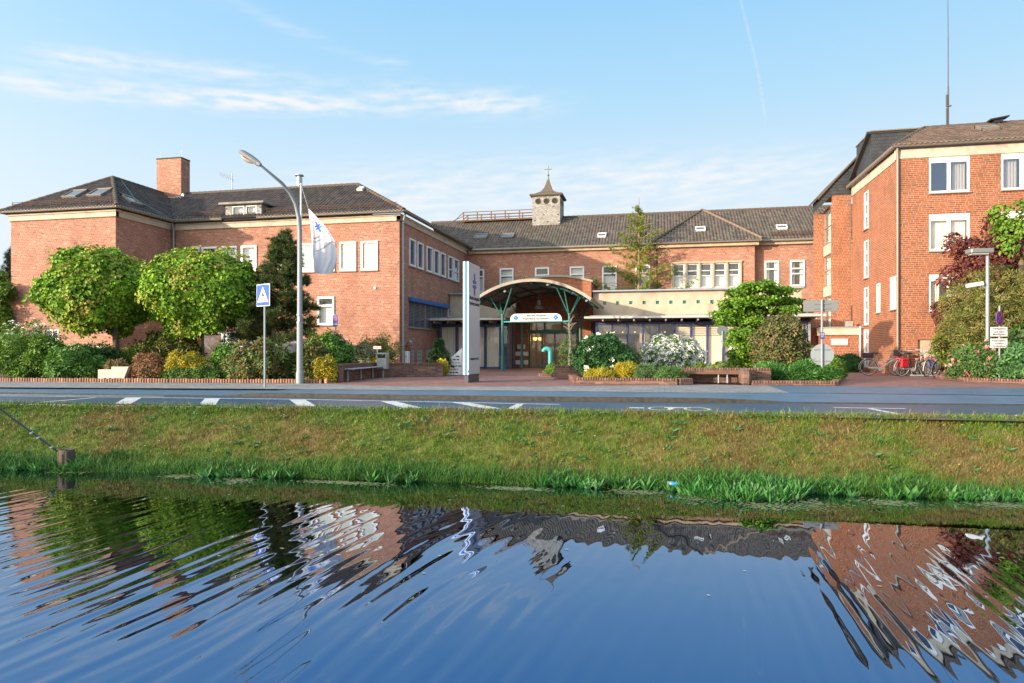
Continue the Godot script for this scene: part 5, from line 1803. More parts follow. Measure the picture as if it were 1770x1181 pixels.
func forecourt_walls() -> void:
	rng.seed = 707
	# brick edging of the long bed on the left: single bricks on end
	var e := thing("bed_edging", "low orange brick edging on end along the left planting bed", "edging", Vector3(-18, 0.1, -19.7))
	var one := MB.new()
	one.box(Vector3.ZERO, Vector3(0.07, 0.16, 0.12), Basis(), 0.018)
	var buf := PackedFloat32Array()
	var path := [Vector3(-36, 0, -18.9), Vector3(-21.7, 0, -19.35), Vector3(-16.0, 0, -19.95), Vector3(-11.4, 0, -20.35), Vector3(-10.7, 0, -20.6), Vector3(-10.55, 0, -21.1)]
	for i in path.size() - 1:
		var l: float = (path[i + 1] - path[i]).length()
		var u: Vector3 = (path[i + 1] - path[i]) / l
		for k in int(l / 0.095):
			push(buf, Basis(u, UP, u.cross(UP)).rotated(UP, rng.randf_range(-0.08, 0.08)), path[i] + u * k * 0.095 + UP * (0.135 + rng.randf() * 0.03), pick([Color(0.40, 0.20, 0.12), Color(0.46, 0.25, 0.16), Color(0.33, 0.16, 0.10)]) * rng.randf_range(0.8, 1.15))
	many("edging_bricks", one.mesh(), M.tile, buf, e)
	var lw := thing("low_wall", "dark clinker low wall round the left bed with bench against it", "wall", Vector3(-10.6, 0.1, -23))
	coped_wall(lw, Vector3(-10.72, 0.1, -21.25), Vector3(-11.22, 0.1, -25.8), 0.6, 0.24)
	coped_wall(lw, Vector3(-11.2, 0.1, -25.75), Vector3(-8.75, 0.1, -26.95), 0.56, 0.24)
	var pr := MB.new()
	pr.box(Vector3(-10.6, 0.4, -21.2), Vector3(0.34, 0.62, 0.3), Basis(), 0.03)
	obj("end_pier", pr, M.brick_dark, lw)
	var be := thing("bench", "grey slatted bench board on steel legs along the left low wall", "bench", Vector3(-10.7, 0.1, -23.6))
	for k in 3:
		var sb := MB.new()
		var u := Vector3(-0.45, 0, -3.6).normalized()
		sb.box(Vector3(-10.76 + k * 0.13, 0.53, -23.5), Vector3(3.6, 0.035, 0.11), Basis(u, UP, u.cross(UP)), 0.008)
		obj("slat", sb, M.zinc, be)
	for z in [-21.95, -23.4, -24.9]:
		var x: float = -10.58 - (-21.95 - z) * 0.125
		var lg := MB.new()
		lg.tube([Vector3(x, 0.1, z), Vector3(x, 0.5, z)], 0.03, 8)
		lg.box(Vector3(x, 0.495, z), Vector3(0.42, 0.03, 0.05))
		obj("leg", lg, M.zinc, be)
	# right: raised planter, bench wall, pier and low edging
	var rp := thing("planter_wall", "low red brick planter edge under the white rose bush", "wall", Vector3(-0.8, 0.1, -21.8))
	coped_wall(rp, Vector3(-2.6, 0.1, -21.95), Vector3(0.55, 0.1, -21.75), 0.2, 0.24)
	coped_wall(rp, Vector3(0.55, 0.1, -21.75), Vector3(0.95, 0.1, -22.05), 0.2, 0.24)
	coped_wall(rp, Vector3(-3.2, 0.1, -25.2), Vector3(-2.6, 0.1, -21.95), 0.2, 0.24)
	var rs := MB.new()
	rs.poly([Vector3(-2.6, 0.2, -21.95), Vector3(0.6, 0.2, -21.8), Vector3(0.9, 0.2, -26), Vector3(-3.2, 0.2, -26)])
	obj("planter_soil", rs, M.soil, rp)
	var bk := thing("brick_plinth", "short dark brick block left of the white rose bush", "wall", Vector3(-3.3, 0.1, -25.6))
	coped_wall(bk, Vector3(-3.85, 0.1, -25.6), Vector3(-2.7, 0.1, -25.5), 0.5, 0.5)
	var bw := thing("bench_wall", "long low brick wall with seat slab behind the right planter", "wall", Vector3(1, 0.1, -23.2))
	coped_wall(bw, Vector3(-1.4, 0.1, -23.5), Vector3(2.7, 0.1, -23.3), 0.5, 0.3)
	coped_wall(bw, Vector3(2.7, 0.1, -23.3), Vector3(3.5, 0.1, -23.3), 0.5, 0.3)
	var sl := MB.new()
	sl.box(Vector3(1.6, 0.44, -22.95), Vector3(2.1, 0.07, 0.45), Basis(), 0.01)
	obj("seat_slab", sl, M.wood, bw)
	for x in [1.85, 2.12]:
		var lg := MB.new()
		lg.tube([Vector3(x, 0.1, -22.8), Vector3(x, 0.41, -22.8)], 0.025, 8)
		obj("leg", lg, M.zinc, bw)
	var pp := thing("brick_pier", "rounded brick pier at the end of the right seat wall", "pier", Vector3(2.62, 0.1, -22.5))
	var pm := MB.new()
	pm.box(Vector3(2.62, 0.34, -22.55), Vector3(0.3, 0.5, 0.9), Basis(), 0.07)
	obj("pier", pm, M.brick_dark, pp)
	var re := thing("bed_edging", "low dark brick edging in front of the bright juniper", "edging", Vector3(4, 0.1, -22.4))
	coped_wall(re, Vector3(2.78, 0.1, -22.15), Vector3(5.2, 0.1, -22.35), 0.14, 0.2, "edging")
	coped_wall(re, Vector3(5.2, 0.1, -22.35), Vector3(6.3, 0.1, -26.5), 0.14, 0.2, "edging")
	var ve := thing("bed_edging", "small brick edged bed round the teal vent pipe", "edging", Vector3(-4.6, 0.1, -27.2))
	coped_wall(ve, Vector3(-4.75, 0.1, -27.4), Vector3(-3.1, 0.1, -26.7), 0.13, 0.2, "edging")
	coped_wall(ve, Vector3(-4.75, 0.1, -27.4), Vector3(-4.4, 0.1, -30.0), 0.13, 0.2, "edging")
	var rr := thing("bed_edging", "brick edging of the flowering bed at the right", "edging", Vector3(10.5, 0.1, -25.5))
	coped_wall(rr, Vector3(10.35, 0.1, -29.0), Vector3(10.3, 0.1, -26.1), 0.14, 0.2, "edging")
	coped_wall(rr, Vector3(10.3, 0.1, -26.1), Vector3(11.7, 0.1, -24.8), 0.14, 0.2, "edging")
	coped_wall(rr, Vector3(11.7, 0.1, -24.8), Vector3(20.0, 0.1, -24.2), 0.14, 0.2, "edging")
	var rb := MB.new()
	rb.poly([Vector3(10.35, 0.13, -29.0), Vector3(10.3, 0.13, -26.1), Vector3(11.7, 0.13, -24.8), Vector3(20, 0.13, -24.2), Vector3(20, 0.13, -31.8), Vector3(11.8, 0.13, -31.0)])
	rb.poly([Vector3(2.9, 0.125, -22.2), Vector3(5.2, 0.125, -22.4), Vector3(6.3, 0.125, -26.5), Vector3(6.8, 0.125, -31), Vector3(-3, 0.125, -31), Vector3(-2.0, 0.125, -23.6), Vector3(2.9, 0.125, -23.6)])
	rb.poly([Vector3(-4.7, 0.12, -27.4), Vector3(-3.1, 0.12, -26.7), Vector3(-3.1, 0.12, -31), Vector3(-4.4, 0.12, -31)])
	struct("planting_bed_soil", rb, M.soil)
	# cut stone planter in front of the first round maple
	var sp := thing("stone_planter", "pale cut stone trough with stepped rim below the left maple", "planter", Vector3(-18.8, 0.1, -20.7))
	var s := MB.new()
	var u := Vector3(0.975, 0, -0.22)
	s.prism(Vector3(-18.85, 0.1, -20.55), u, UP, PackedVector2Array([Vector2(-0.52, 0), Vector2(0.22, 0), Vector2(0.22, 0.5), Vector2(-0.05, 0.5), Vector2(-0.05, 0.4), Vector2(-0.52, 0.4)]), 0.8)
	obj("trough", s, M.stone_pale, sp)
	var s2 := MB.new()
	s2.prism(Vector3(-18.85, 0.1, -20.55), u, UP, PackedVector2Array([Vector2(0.223, 0), Vector2(0.36, 0), Vector2(0.55, 0.5), Vector2(0.223, 0.5)]), 0.8)
	obj("tapered_end", s2, M.stone_pale, sp)


func sign_post(t: Node3D, x: float, z: float, h: float, r := 0.03) -> void:
	var p := MB.new()
	p.tube([Vector3(x, 0.1, z), Vector3(x, h, z)], r, 12)
	p.lathe(Vector3(x, h, z), [Vector2(r * 1.15, -0.03), Vector2(r * 1.15, 0.0), Vector2(0, 0.02)], 12)
	obj("post", p, M.galva, t)


func no_stopping(t: Node3D, at: Vector3, u: Vector3, r: float) -> void:
	var nn := u.cross(UP)
	nn = nn.normalized()
	var b := Basis(u, nn, u.cross(nn))
	var a := MB.new()
	a.lathe(at, [Vector2(0, -0.012), Vector2(r, -0.012), Vector2(r, 0.004), Vector2(0, 0.004)], 24, b)
	var d := obj("disc", a, M.blue, t)
	var g := MB.new()
	g.lathe(at, [Vector2(r * 0.84, 0.0045), Vector2(r * 0.84, 0.009), Vector2(r * 1.0, 0.009), Vector2(r * 1.0, 0.0045)], 24, b)
	for k in [-1.0, 1.0]:
		g.box(at + nn * 0.007, Vector3(r * 1.75, r * 0.17, 0.006), Basis(u, UP, nn).rotated(nn, k * PI / 4))
	obj("red_ring_and_cross", g, M.red, d)


func street_furniture() -> void:
	rng.seed = 808
	# street lamp with a curved arm reaching over the road
	var l := thing("street_lamp", "tall grey street lamp with curved arm and long head", "street lamp", Vector3(-11.4, 0.1, -20.17))
	var p := MB.new()
	p.lathe(Vector3(-11.4, 0.1, -20.17), [Vector2(0.125, 0), Vector2(0.12, 0.35), Vector2(0.10, 0.4), Vector2(0.092, 2.0)], 14)
	p.tube([Vector3(-11.4, 2.1, -20.17), Vector3(-11.4, 5.0, -20.17), Vector3(-11.41, 5.5, -20.12), Vector3(-11.44, 5.9, -19.98), Vector3(-11.52, 6.2, -19.78), Vector3(-11.65, 6.45, -19.5), Vector3(-11.85, 6.68, -19.2), Vector3(-12.08, 6.92, -18.95)], [0.085, 0.072, 0.07, 0.066, 0.06, 0.053, 0.044, 0.038], 12)
	obj("pole", p, M.galva, l)
	var cl := MB.new()
	for y in [2.05, 2.3, 3.2]:
		cl.lathe(Vector3(-11.4, y, -20.17), [Vector2(0.105, 0), Vector2(0.105, 0.05)], 14)
	cl.box(Vector3(-11.36, 2.17, -20.05), Vector3(0.07, 0.16, 0.03), Basis(), 0.01)
	obj("clamp", cl, M.zinc, l)
	var d := Vector3(-0.80, 0.50, -0.18).normalized()
	var sd := d.cross(UP).normalized()
	var up := sd.cross(d)
	var o := Vector3(-12.04, 6.89, -18.96)
	var hd := MB.new()
	var secs := [[0.0, 0.05, 0.05, 0.05], [0.12, 0.08, 0.09, 0.09], [0.3, 0.15, 0.11, 0.08], [0.6, 0.19, 0.12, 0.05], [0.85, 0.17, 0.11, 0.04], [0.97, 0.10, 0.08, 0.03]]
	var rings := []
	for q in secs:
		var ring := []
		for k in 12:
			var a := TAU * k / 12
			ring.append(o + d * q[0] + sd * cos(a) * q[1] + up * (sin(a) * (q[2] if sin(a) > 0 else q[3])))
		rings.append(ring)
	for i in rings.size() - 1:
		for k in 12:
			hd.quad(rings[i][k], rings[i + 1][k], rings[i + 1][(k + 1) % 12], rings[i][(k + 1) % 12])
	for k in range(1, 11):
		hd.tri(rings[-1][0], rings[-1][k], rings[-1][k + 1])
	obj("lamp_head", hd, M.lamp_grey, l)
	var gl := MB.new()
	for i in 6:
		var a0 := 0.34 + 0.09 * i
		var a1 := a0 + 0.09
		for k in 6:
			var f := func(s: float, kk: int) -> Vector3:
				var w := 0.155 * sin(clampf((s - 0.30) / 0.62, 0.0, 1.0) * PI * 0.9 + 0.15)
				var th := PI * kk / 6.0
				return o + d * s + sd * cos(th) * w - up * (0.05 + sin(th) * 0.12 * sin(clampf((s - 0.3) / 0.62, 0.0, 1.0) * PI * 0.85 + 0.3))
			gl.quad(f.call(a0, k), f.call(a0, k + 1), f.call(a1, k + 1), f.call(a1, k))
	obj("lamp_bowl", gl, mat(Color(0.42, 0.36, 0.27), 0.25), l)
	# flag pole and flag
	var fp := thing("flagpole", "white flagpole behind the street lamp", "flagpole", Vector3(-14.38, 0.1, -25.54))
	var fm := MB.new()
	fm.tube([Vector3(-14.38, 0.1, -25.54), Vector3(-14.38, 7.95, -25.54)], [0.05, 0.035], 12)
	fm.lathe(Vector3(-14.38, 7.95, -25.54), [Vector2(0.05, 0), Vector2(0.06, 0.05), Vector2(0, 0.09)], 12)
	obj("pole", fm, M.white, fp)
	var rope := MB.new()
	rope.tube([Vector3(-14.33, 7.85, -25.54), Vector3(-14.2, 7.4, -25.57), Vector3(-14.1, 7.05, -25.6)], 0.012, 5)
	rope.tube([Vector3(-14.1, 7.05, -25.6), Vector3(-14.0, 6.3, -25.62)], 0.01, 5)
	obj("halyard", rope, M.zinc, fp)
	flag()
	# zebra crossing sign, turned a little to the right
	var z := thing("crossing_sign", "blue square pedestrian crossing sign on a grey post by the kerb", "sign", Vector3(-11.14, 0.1, -17.75))
	sign_post(z, -11.14, -17.75, 3.1)
	var u := Basis(UP, -0.62) * Vector3(0.977, 0, -0.211)
	var nn := u.cross(UP)
	var b := Basis(u, UP, nn)
	var c := Vector3(-11.14, 2.76, -17.75) + nn * 0.05
	var pw := MB.new()
	pw.box(c, Vector3(0.63, 0.64, 0.02), b, 0.008)
	var pl := obj("plate", pw, M.white, z)
	var pb := MB.new()
	pb.box(c + nn * 0.008, Vector3(0.59, 0.6, 0.01), b, 0.003)
	obj("blue_field", pb, M.blue, pl)
	var tr := MB.new()
	tr.prism(c + nn * 0.016, u, UP, PackedVector2Array([Vector2(-0.255, -0.2), Vector2(0.255, -0.2), Vector2(0.0, 0.24)]), 0.003)
	obj("white_triangle", tr, M.white, pl)
	var fg := MB.new()
	var bars := [[-0.17, -0.165, 0.035, 0.06, 0.3], [-0.06, -0.165, 0.035, 0.05, 0.15], [0.01, -0.165, 0.035, 0.07, 0.0], [0.09, -0.165, 0.035, 0.05, -0.15], [0.17, -0.165, 0.035, 0.06, -0.3], [0.0, 0.02, 0.055, 0.1, 0.0], [-0.045, -0.07, 0.026, 0.15, -0.45], [0.045, -0.07, 0.026, 0.15, 0.45], [-0.055, 0.02, 0.018, 0.11, -0.5], [0.055, 0.02, 0.018, 0.11, 0.5]]
	for q in bars:
		fg.box(c + nn * 0.018 + u * q[0] + UP * q[1], Vector3(q[2], q[3], 0.003), b.rotated(nn, -q[4]))
	fg.lathe(c + nn * 0.018 + UP * 0.115, [Vector2(0, 0.0015), Vector2(0.027, 0.0015)], 12, Basis(u, nn, u.cross(nn)))
	obj("walking_figure", fg, M.black, pl)
	# no-stopping signs
	var n1 := thing("no_stopping_sign", "small post with a blue zone plate over a round no stopping sign", "sign", Vector3(-12.53, 0.1, -24.92))
	sign_post(n1, -12.53, -24.92, 2.6)
	var m1 := MB.new()
	m1.box(Vector3(-12.53, 2.35, -24.88), Vector3(0.22, 0.44, 0.015), Basis(), 0.004)
	var z1 := obj("zone_plate", m1, M.blue, n1)
	var zr := MB.new()
	zr.lathe(Vector3(-12.53, 2.42, -24.871), [Vector2(0.065, 0.0), Vector2(0.065, 0.003), Vector2(0.09, 0.003), Vector2(0.09, 0.0)], 20, Basis(Vector3.RIGHT, PI / 2))
	zr.box(Vector3(-12.53, 2.42, -24.87), Vector3(0.15, 0.02, 0.003), Basis(Vector3.BACK, -0.785))
	obj("red_ring", zr, M.red, z1)
	words("ZONE", M.white, z1, Vector3(-12.53, 2.22, -24.87), Vector3.RIGHT, 0.06, 0.17, true)
	no_stopping(n1, Vector3(-12.53, 1.82, -24.88), Vector3.RIGHT, 0.13)
	var n2 := thing("no_stopping_sign", "round no stopping sign above two white plates in the shrubs at right", "sign", Vector3(11.2, 0.1, -25.96))
	sign_post(n2, 11.2, -25.96, 2.67)
	no_stopping(n2, Vector3(11.18, 2.24, -25.9), Vector3(0.731, 0, -0.683).normalized(), 0.25)
	var k := 0
	for y in [1.8, 1.41]:
		var m2 := MB.new()
		m2.box(Vector3(11.16, y, -25.9), Vector3(0.57, 0.32, 0.015), Basis(Vector3(0.977, 0, -0.211), UP, Vector3(0.211, 0, 0.977)), 0.006)
		var pt := obj("plate", m2, M.print, n2)
		var lines: Array = [["Parkplätze", "auf dem", "Marktplatz"], ["Feuerwehr-", "zufahrt", "freihalten"]][k]
		for j in 3:
			words(lines[j], M.ink, pt, Vector3(11.165, y + 0.095 - j * 0.095, -25.888), Vector3(0.977, 0, -0.211), 0.075)
		k += 1
	# small street plate behind the bench
	var n3 := thing("street_plate", "small white street plate with red border on a low post behind the bench", "sign", Vector3(-11.0, 0.1, -25.9))
	sign_post(n3, -11.2, -25.95, 1.22, 0.025)
	var m3 := MB.new()
	m3.box(Vector3(-11.2, 1.29, -25.92), Vector3(0.36, 0.13, 0.015), Basis(), 0.004)
	var sp := obj("border", m3, M.red, n3)
	var m4 := MB.new()
	m4.box(Vector3(-11.2, 1.29, -25.914), Vector3(0.33, 0.1, 0.01))
	obj("plate", m4, M.print, sp)
	scribble(sp, Vector3(-11.2, 1.29, -25.907), Vector3.RIGHT, 0.3, 1, 0.04)
	# back of a direction sign and of a round sign on one post
	var bs := thing("road_sign", "grey backs of a wide direction sign and round sign on one post", "sign", Vector3(5.24, 0.1, -24.18))
	sign_post(bs, 5.24, -24.18, 2.85, 0.035)
	var m5 := MB.new()
	m5.box(Vector3(5.22, 2.64, -24.24), Vector3(1.08, 0.38, 0.025), Basis(), 0.01)
	obj("direction_sign_back", m5, M.lamp_grey, bs)
	var m6 := MB.new()
	m6.lathe(Vector3(5.26, 1.03, -24.23), [Vector2(0, 0.01), Vector2(0.36, 0.01), Vector2(0.36, -0.012), Vector2(0, -0.012)], 30, Basis(Vector3.RIGHT, PI / 2))
	obj("round_sign_back", m6, M.galva, bs)
	var m7 := MB.new()
	for q in [[2.72, 0.5], [2.56, 0.5], [1.2, 0.5], [0.82, 0.5]]:
		m7.box(Vector3(5.25, q[0], -24.215), Vector3(q[1], 0.035, 0.03))
	obj("sign_bracket", m7, M.lamp_grey, bs)
	var m8 := MB.new()
	m8.box(Vector3(5.24, 1.66, -24.13), Vector3(0.14, 0.22, 0.02), Basis(), 0.005)
	var hp := obj("number_plate", m8, M.navy, bs)
	words("55", M.white, hp, Vector3(5.24, 1.7, -24.118), Vector3.RIGHT, 0.08)
	scribble(hp, Vector3(5.24, 1.62, -24.118), Vector3.RIGHT, 0.1, 1, 0.025)
	hp.get_child(1).material_override = M.white
	# back of a round traffic mirror in front of the blinds
	var mi := thing("traffic_sign", "round dark sign back on a thin post before the cream blinds", "sign", Vector3(2.48, 0.1, -28.67))
	sign_post(mi, 2.48, -28.67, 1.95, 0.03)
	var m9 := MB.new()
	m9.lathe(Vector3(2.47, 1.98, -28.72), [Vector2(0, 0.02), Vector2(0.2, 0.02), Vector2(0.2, -0.01), Vector2(0, -0.01)], 24, Basis(Vector3.RIGHT, PI / 2))
	obj("sign_back", m9, mat(Color(0.12, 0.15, 0.14), 0.5), mi)
	# flat-headed lamp and camera at the right
	var rl := thing("car_park_lamp", "grey post lamp with flat box head among the shrubs at right", "street lamp", Vector3(11.36, 0.1, -27.2))
	var r1 := MB.new()
	r1.tube([Vector3(11.36, 0.1, -27.2), Vector3(11.36, 4.62, -27.2)], [0.068, 0.054], 12)
	obj("pole", r1, M.galva, rl)
	var r2 := MB.new()
	r2.box(Vector3(11.09, 4.68, -27.15), Vector3(0.77, 0.18, 0.45), Basis(UP, 0.1), 0.04)
	obj("lamp_head", r2, M.lamp_grey, rl)
	var r3 := MB.new()
	r3.box(Vector3(11.05, 4.58, -27.14), Vector3(0.54, 0.03, 0.32), Basis(UP, 0.1), 0.005)
	obj("lamp_lens", r3, M.print, rl)
	var cv := thing("security_camera", "white security camera housing on the flat headed lamp post", "camera", Vector3(11.2, 3.45, -27.2))
	var c1 := MB.new()
	c1.box(Vector3(10.92, 3.5, -27.1), Vector3(0.55, 0.14, 0.16), Basis(Vector3.BACK, 0.16), 0.03)
	obj("housing", c1, M.pylon_white, cv)
	var c2 := MB.new()
	c2.tube([Vector3(11.12, 3.47, -27.13), Vector3(11.34, 3.36, -27.2)], 0.03, 8)
	obj("bracket", c2, M.zinc, cv)


func flag() -> void:
	var f := thing("flag", "white hospital flag with blue cross hanging from the flagpole", "flag", Vector3(-13.6, 5.8, -25.7))
	var org := Vector3(-14.38, 1.15, -25.54)
	var u := Vector3(0.977, 0, -0.211)
	var nn := u.cross(UP)
	# left and right edge from the top corner down, metres right of the pole and above the eye
	var le := [Vector2(0.30, 5.86), Vector2(0.36, 5.3), Vector2(0.43, 4.7), Vector2(0.49, 4.05), Vector2(0.53, 3.6), Vector2(0.55, 3.22)]
	var ri := [Vector2(0.32, 5.85), Vector2(0.72, 5.42), Vector2(1.07, 5.05), Vector2(1.38, 4.55), Vector2(1.50, 3.85), Vector2(1.27, 3.2)]
	var at := func(s: float, t: float) -> Vector3:
		var k := clampf(t, 0.0, 0.9999) * 5.0
		var i := int(k)
		var a: Vector2 = le[i].lerp(le[i + 1], k - i)
		var b: Vector2 = ri[i].lerp(ri[i + 1], k - i)
		var q: Vector2 = a.lerp(b, s)
		q.y -= 0.06 * sin(s * PI) * t
		var w := t * (0.07 * sin(s * 7.0 + t * 3.5) + 0.05 * sin(s * 4.0 - t * 7.0 + 1.0)) + 0.02 * sin(s * 22.0 + t * 14.0) * t
		return org + u * q.x + UP * q.y + nn * w
	var m := MB.new()
	var na := 24
	var nb := 40
	var nor := func(s: float, t: float) -> Vector3:
		var e := 0.01
		var ds: Vector3 = at.call(minf(s + e, 1.0), t) - at.call(maxf(s - e, 0.0), t)
		var dt: Vector3 = at.call(s, minf(t + e, 1.0)) - at.call(s, maxf(t - e, 0.0))
		return dt.cross(ds).normalized()
	for i in na:
		for j in nb:
			for q in [[i, j + 1], [i + 1, j], [i + 1, j + 1], [i, j + 1], [i, j], [i + 1, j]]:
				var s: float = q[0] / float(na)
				var t: float = q[1] / float(nb)
				m.put(at.call(s, t), nor.call(s, maxf(t, 0.02)))
	var cl := obj("cloth", m, M.cloth, f)
	# print on the cloth: emblem and lettering bent onto it
	var bend := func(src: MB, s0: float, t0: float, sx: float, ty: float, mt: Material, called: String) -> void:
		var o := MB.new()
		for i in src.v.size():
			var p := src.v[i]
			var s := s0 + p.x * sx
			var t := t0 - p.y * ty
			o.put(at.call(s, t) + nor.call(s, t) * 0.006, nor.call(s, t))
		obj(called, o, mt, cl)
	var em := MB.new()
	hospital_cross(em, Vector3.ZERO, Vector3.RIGHT, UP, 1.0, 0.0)
	bend.call(em, 0.60, 0.31, 0.42, 0.088, mat(Color(0.03, 0.14, 0.50), 0.6), "emblem")
	var row := 0
	for q in [["Marien Hospital", 0.44, 0.80], ["Papenburg Aschendorf", 0.485, 0.84], ["den menschen helfen", 0.60, 0.78]]:
		var tm := TextMesh.new()
		var fo := SystemFont.new()
		fo.font_names = PackedStringArray(["Droid Sans"])
		tm.font = fo
		tm.text = q[0]
		tm.font_size = 64
		tm.pixel_size = 0.01
		tm.depth = 0.0
		var box := tm.get_aabb()
		var src := MB.new()
		src.take(tm, Transform3D(Basis.from_scale(Vector3(1.0 / box.size.x, 1.0, 1.0)), Vector3(-box.get_center().x / box.size.x, -box.get_center().y, 0)))
		bend.call(src, 0.52, q[1], q[2], 0.052 if row == 0 else 0.042, M.ink, "lettering")
		row += 1


func litter_bin(t: Node3D, x: float, z: float, y0: float, s := 1.0) -> void:
	var b := MB.new()
	b.box(Vector3(x, y0 + 0.22 * s, z), Vector3(0.4 * s, 0.44 * s, 0.34 * s), Basis(), 0.03)
	obj("body", b, M.steel, t)
	var h := MB.new()
	h.box(Vector3(x, y0 + 0.62 * s, z), Vector3(0.42 * s, 0.06 * s, 0.36 * s), Basis(), 0.03)
	h.box(Vector3(x - 0.19 * s, y0 + 0.52 * s, z), Vector3(0.04 * s, 0.18 * s, 0.3 * s), Basis(), 0.01)
	h.box(Vector3(x + 0.19 * s, y0 + 0.52 * s, z), Vector3(0.04 * s, 0.18 * s, 0.3 * s), Basis(), 0.01)
	obj("hood", h, M.steel, t)
	var k := MB.new()
	k.box(Vector3(x, y0 + 0.5 * s, z), Vector3(0.32 * s, 0.12 * s, 0.26 * s))
	obj("opening", k, M.dark, t)
	var p := MB.new()
	p.tube([Vector3(x, 0.1, z - 0.02), Vector3(x, y0, z - 0.02)], 0.045 * s, 8)
	obj("post", p, M.galva, t)


func forecourt_things() -> void:
	rng.seed = 909
	# information pylon
	var t := thing("information_pylon", "tall grey sign pylon with white and blue striped edge and hospital emblem", "sign", Vector3(-6.33, 0.1, -22.7))
	var m := MB.new()
	m.box(Vector3(-6.28, 2.24, -22.55), Vector3(0.18, 3.76, 1.42), Basis(), 0.012)
	obj("body", m, M.pylon, t)
	var e := MB.new()
	e.box(Vector3(-6.28, 2.24, -21.83), Vector3(0.2, 3.77, 0.05), Basis(), 0.012)
	obj("white_edge", e, M.pylon_white, t)
	var bl := MB.new()
	bl.box(Vector3(-6.277, 2.24, -21.803), Vector3(0.066, 3.765, 0.008))
	obj("blue_stripe", bl, M.sky_blue, t)
	var bs := MB.new()
	bs.box(Vector3(-6.28, 0.22, -22.55), Vector3(0.15, 0.27, 1.36), Basis(), 0.01)
	obj("base", bs, mat(Color(0.07, 0.07, 0.075), 0.5), t)
	var em := MB.new()
	hospital_cross(em, Vector3(-6.175, 3.42, -22.55), Vector3.FORWARD, UP, 0.37, 0.015)
	obj("emblem", em, M.emblem, t)
	words("Marien Hospital", M.ink, t, Vector3(-6.186, 2.93, -22.56), Vector3.FORWARD, 0.13, 1.22, true)
	words("Papenburg Aschendorf", M.ink, t, Vector3(-6.186, 2.75, -22.56), Vector3.FORWARD, 0.12, 1.26)
	words("Hauptkanal rechts 75", M.ink, t, Vector3(-6.186, 0.88, -22.56), Vector3.FORWARD, 0.09, 1.1)
	var lk := MB.new()
	lk.box(Vector3(-6.2, 0.47, -21.80), Vector3(0.03, 0.06, 0.01))
	obj("lock", lk, M.black, t)
	# bins, vent pipe, utility box
	var b1 := thing("litter_bin", "steel litter bin on a post at the bend of the low wall", "litter bin", Vector3(-10.75, 0.1, -25.4))
	litter_bin(b1, -10.72, -25.35, 0.43)
	var b2 := thing("litter_bin", "smaller pale litter bin behind the bench wall", "litter bin", Vector3(-13.2, 0.1, -26.3))
	litter_bin(b2, -13.3, -26.4, 0.42, 0.72)
	var v := thing("vent_pipe", "teal vent pipe bent over at the top in front of the doors", "vent pipe", Vector3(-4.62, 0.1, -29.2))
	var vp := MB.new()
	var pts := [Vector3(-4.62, 0.1, -29.2), Vector3(-4.62, 1.1, -29.2)]
	for k in range(1, 9):
		var a := k * PI / 8.4
		pts.append(Vector3(-4.62 - 0.15 + 0.15 * cos(a), 1.1 + 0.15 * sin(a), -29.2))
	vp.tube(pts, 0.1, 16, false)
	obj("pipe", vp, M.teal_pipe, v)
	var vd := MB.new()
	vd.lathe(pts[-1] + Vector3(0, 0.01, 0), [Vector2(0, 0), Vector2(0.095, 0)], 16, Basis(Vector3.BACK, 0.25))
	obj("mouth_grille", vd, M.dark, v)
	var ub := thing("utility_box", "slim white utility box beside the downpipe of the left wing", "utility box", Vector3(-12.9, 0.1, -33.9))
	var um := MB.new()
	um.box(Vector3(-12.98, 0.62, -33.95), Vector3(0.2, 1.04, 0.34), Basis(), 0.02)
	obj("box", um, M.white, ub)
	var ul := MB.new()
	ul.box(Vector3(-12.98, 0.86, -33.775), Vector3(0.05, 0.06, 0.02))
	obj("lock", ul, M.black, ub)
	# folded paper-covered sculpture behind the pylon
	var ps := thing("poster_tent", "white paper covered slanting form with printed lines behind the pylon", "poster", Vector3(-8.8, 0.1, -28.4))
	var pm := MB.new()
	pm.poly([Vector3(-9.60, 0.12, -28.2), Vector3(-8.50, 0.12, -28.5), Vector3(-8.50, 1.3, -28.9), Vector3(-8.65, 1.15, -28.85), Vector3(-9.10, 0.7, -28.65)])
	pm.poly([Vector3(-8.50, 0.12, -28.5), Vector3(-8.20, 0.12, -29.3), Vector3(-8.50, 1.3, -28.9)])
	pm.poly([Vector3(-8.20, 0.12, -29.3), Vector3(-9.60, 0.12, -28.2), Vector3(-9.10, 0.7, -28.65), Vector3(-8.65, 1.15, -28.85), Vector3(-8.50, 1.3, -28.9)])
	pm.box(Vector3(-9.70, 0.13, -28.2), Vector3(0.5, 0.05, 0.3), Basis(), 0.01)
	var pp := obj("paper_cover", pm, M.print, ps)
	var u := Vector3(1.1, 0, -0.3).normalized()
	for k in 6:
		var y := 0.22 + k * 0.14
		var pr := MB.new()
		var x := -9.32 + k * 0.12
		while x < -8.58:
			var l := rng.randf_range(0.05, 0.16)
			pr.box(Vector3(x + l * 0.5, y, -28.2 - (x + 9.6) * 0.27 - (y - 0.12) * 0.34 + 0.012), Vector3(l, 0.045, 0.006), Basis(u, UP, u.cross(UP)).rotated(u, -0.3))
			x += l + 0.035
		obj("printed_line", pr, [M.ink, M.red, M.ink, mat(Color(0.5, 0.25, 0.05), 0.6), M.ink, M.ink][k], pp)
	# glazed cycle shelter with bird silhouettes on the panes, behind the shrubs on the left
	var gs := thing("glass_shelter", "glass walled shelter with black bird silhouettes behind the left shrubs", "shelter", Vector3(-20, 0.1, -29.2))
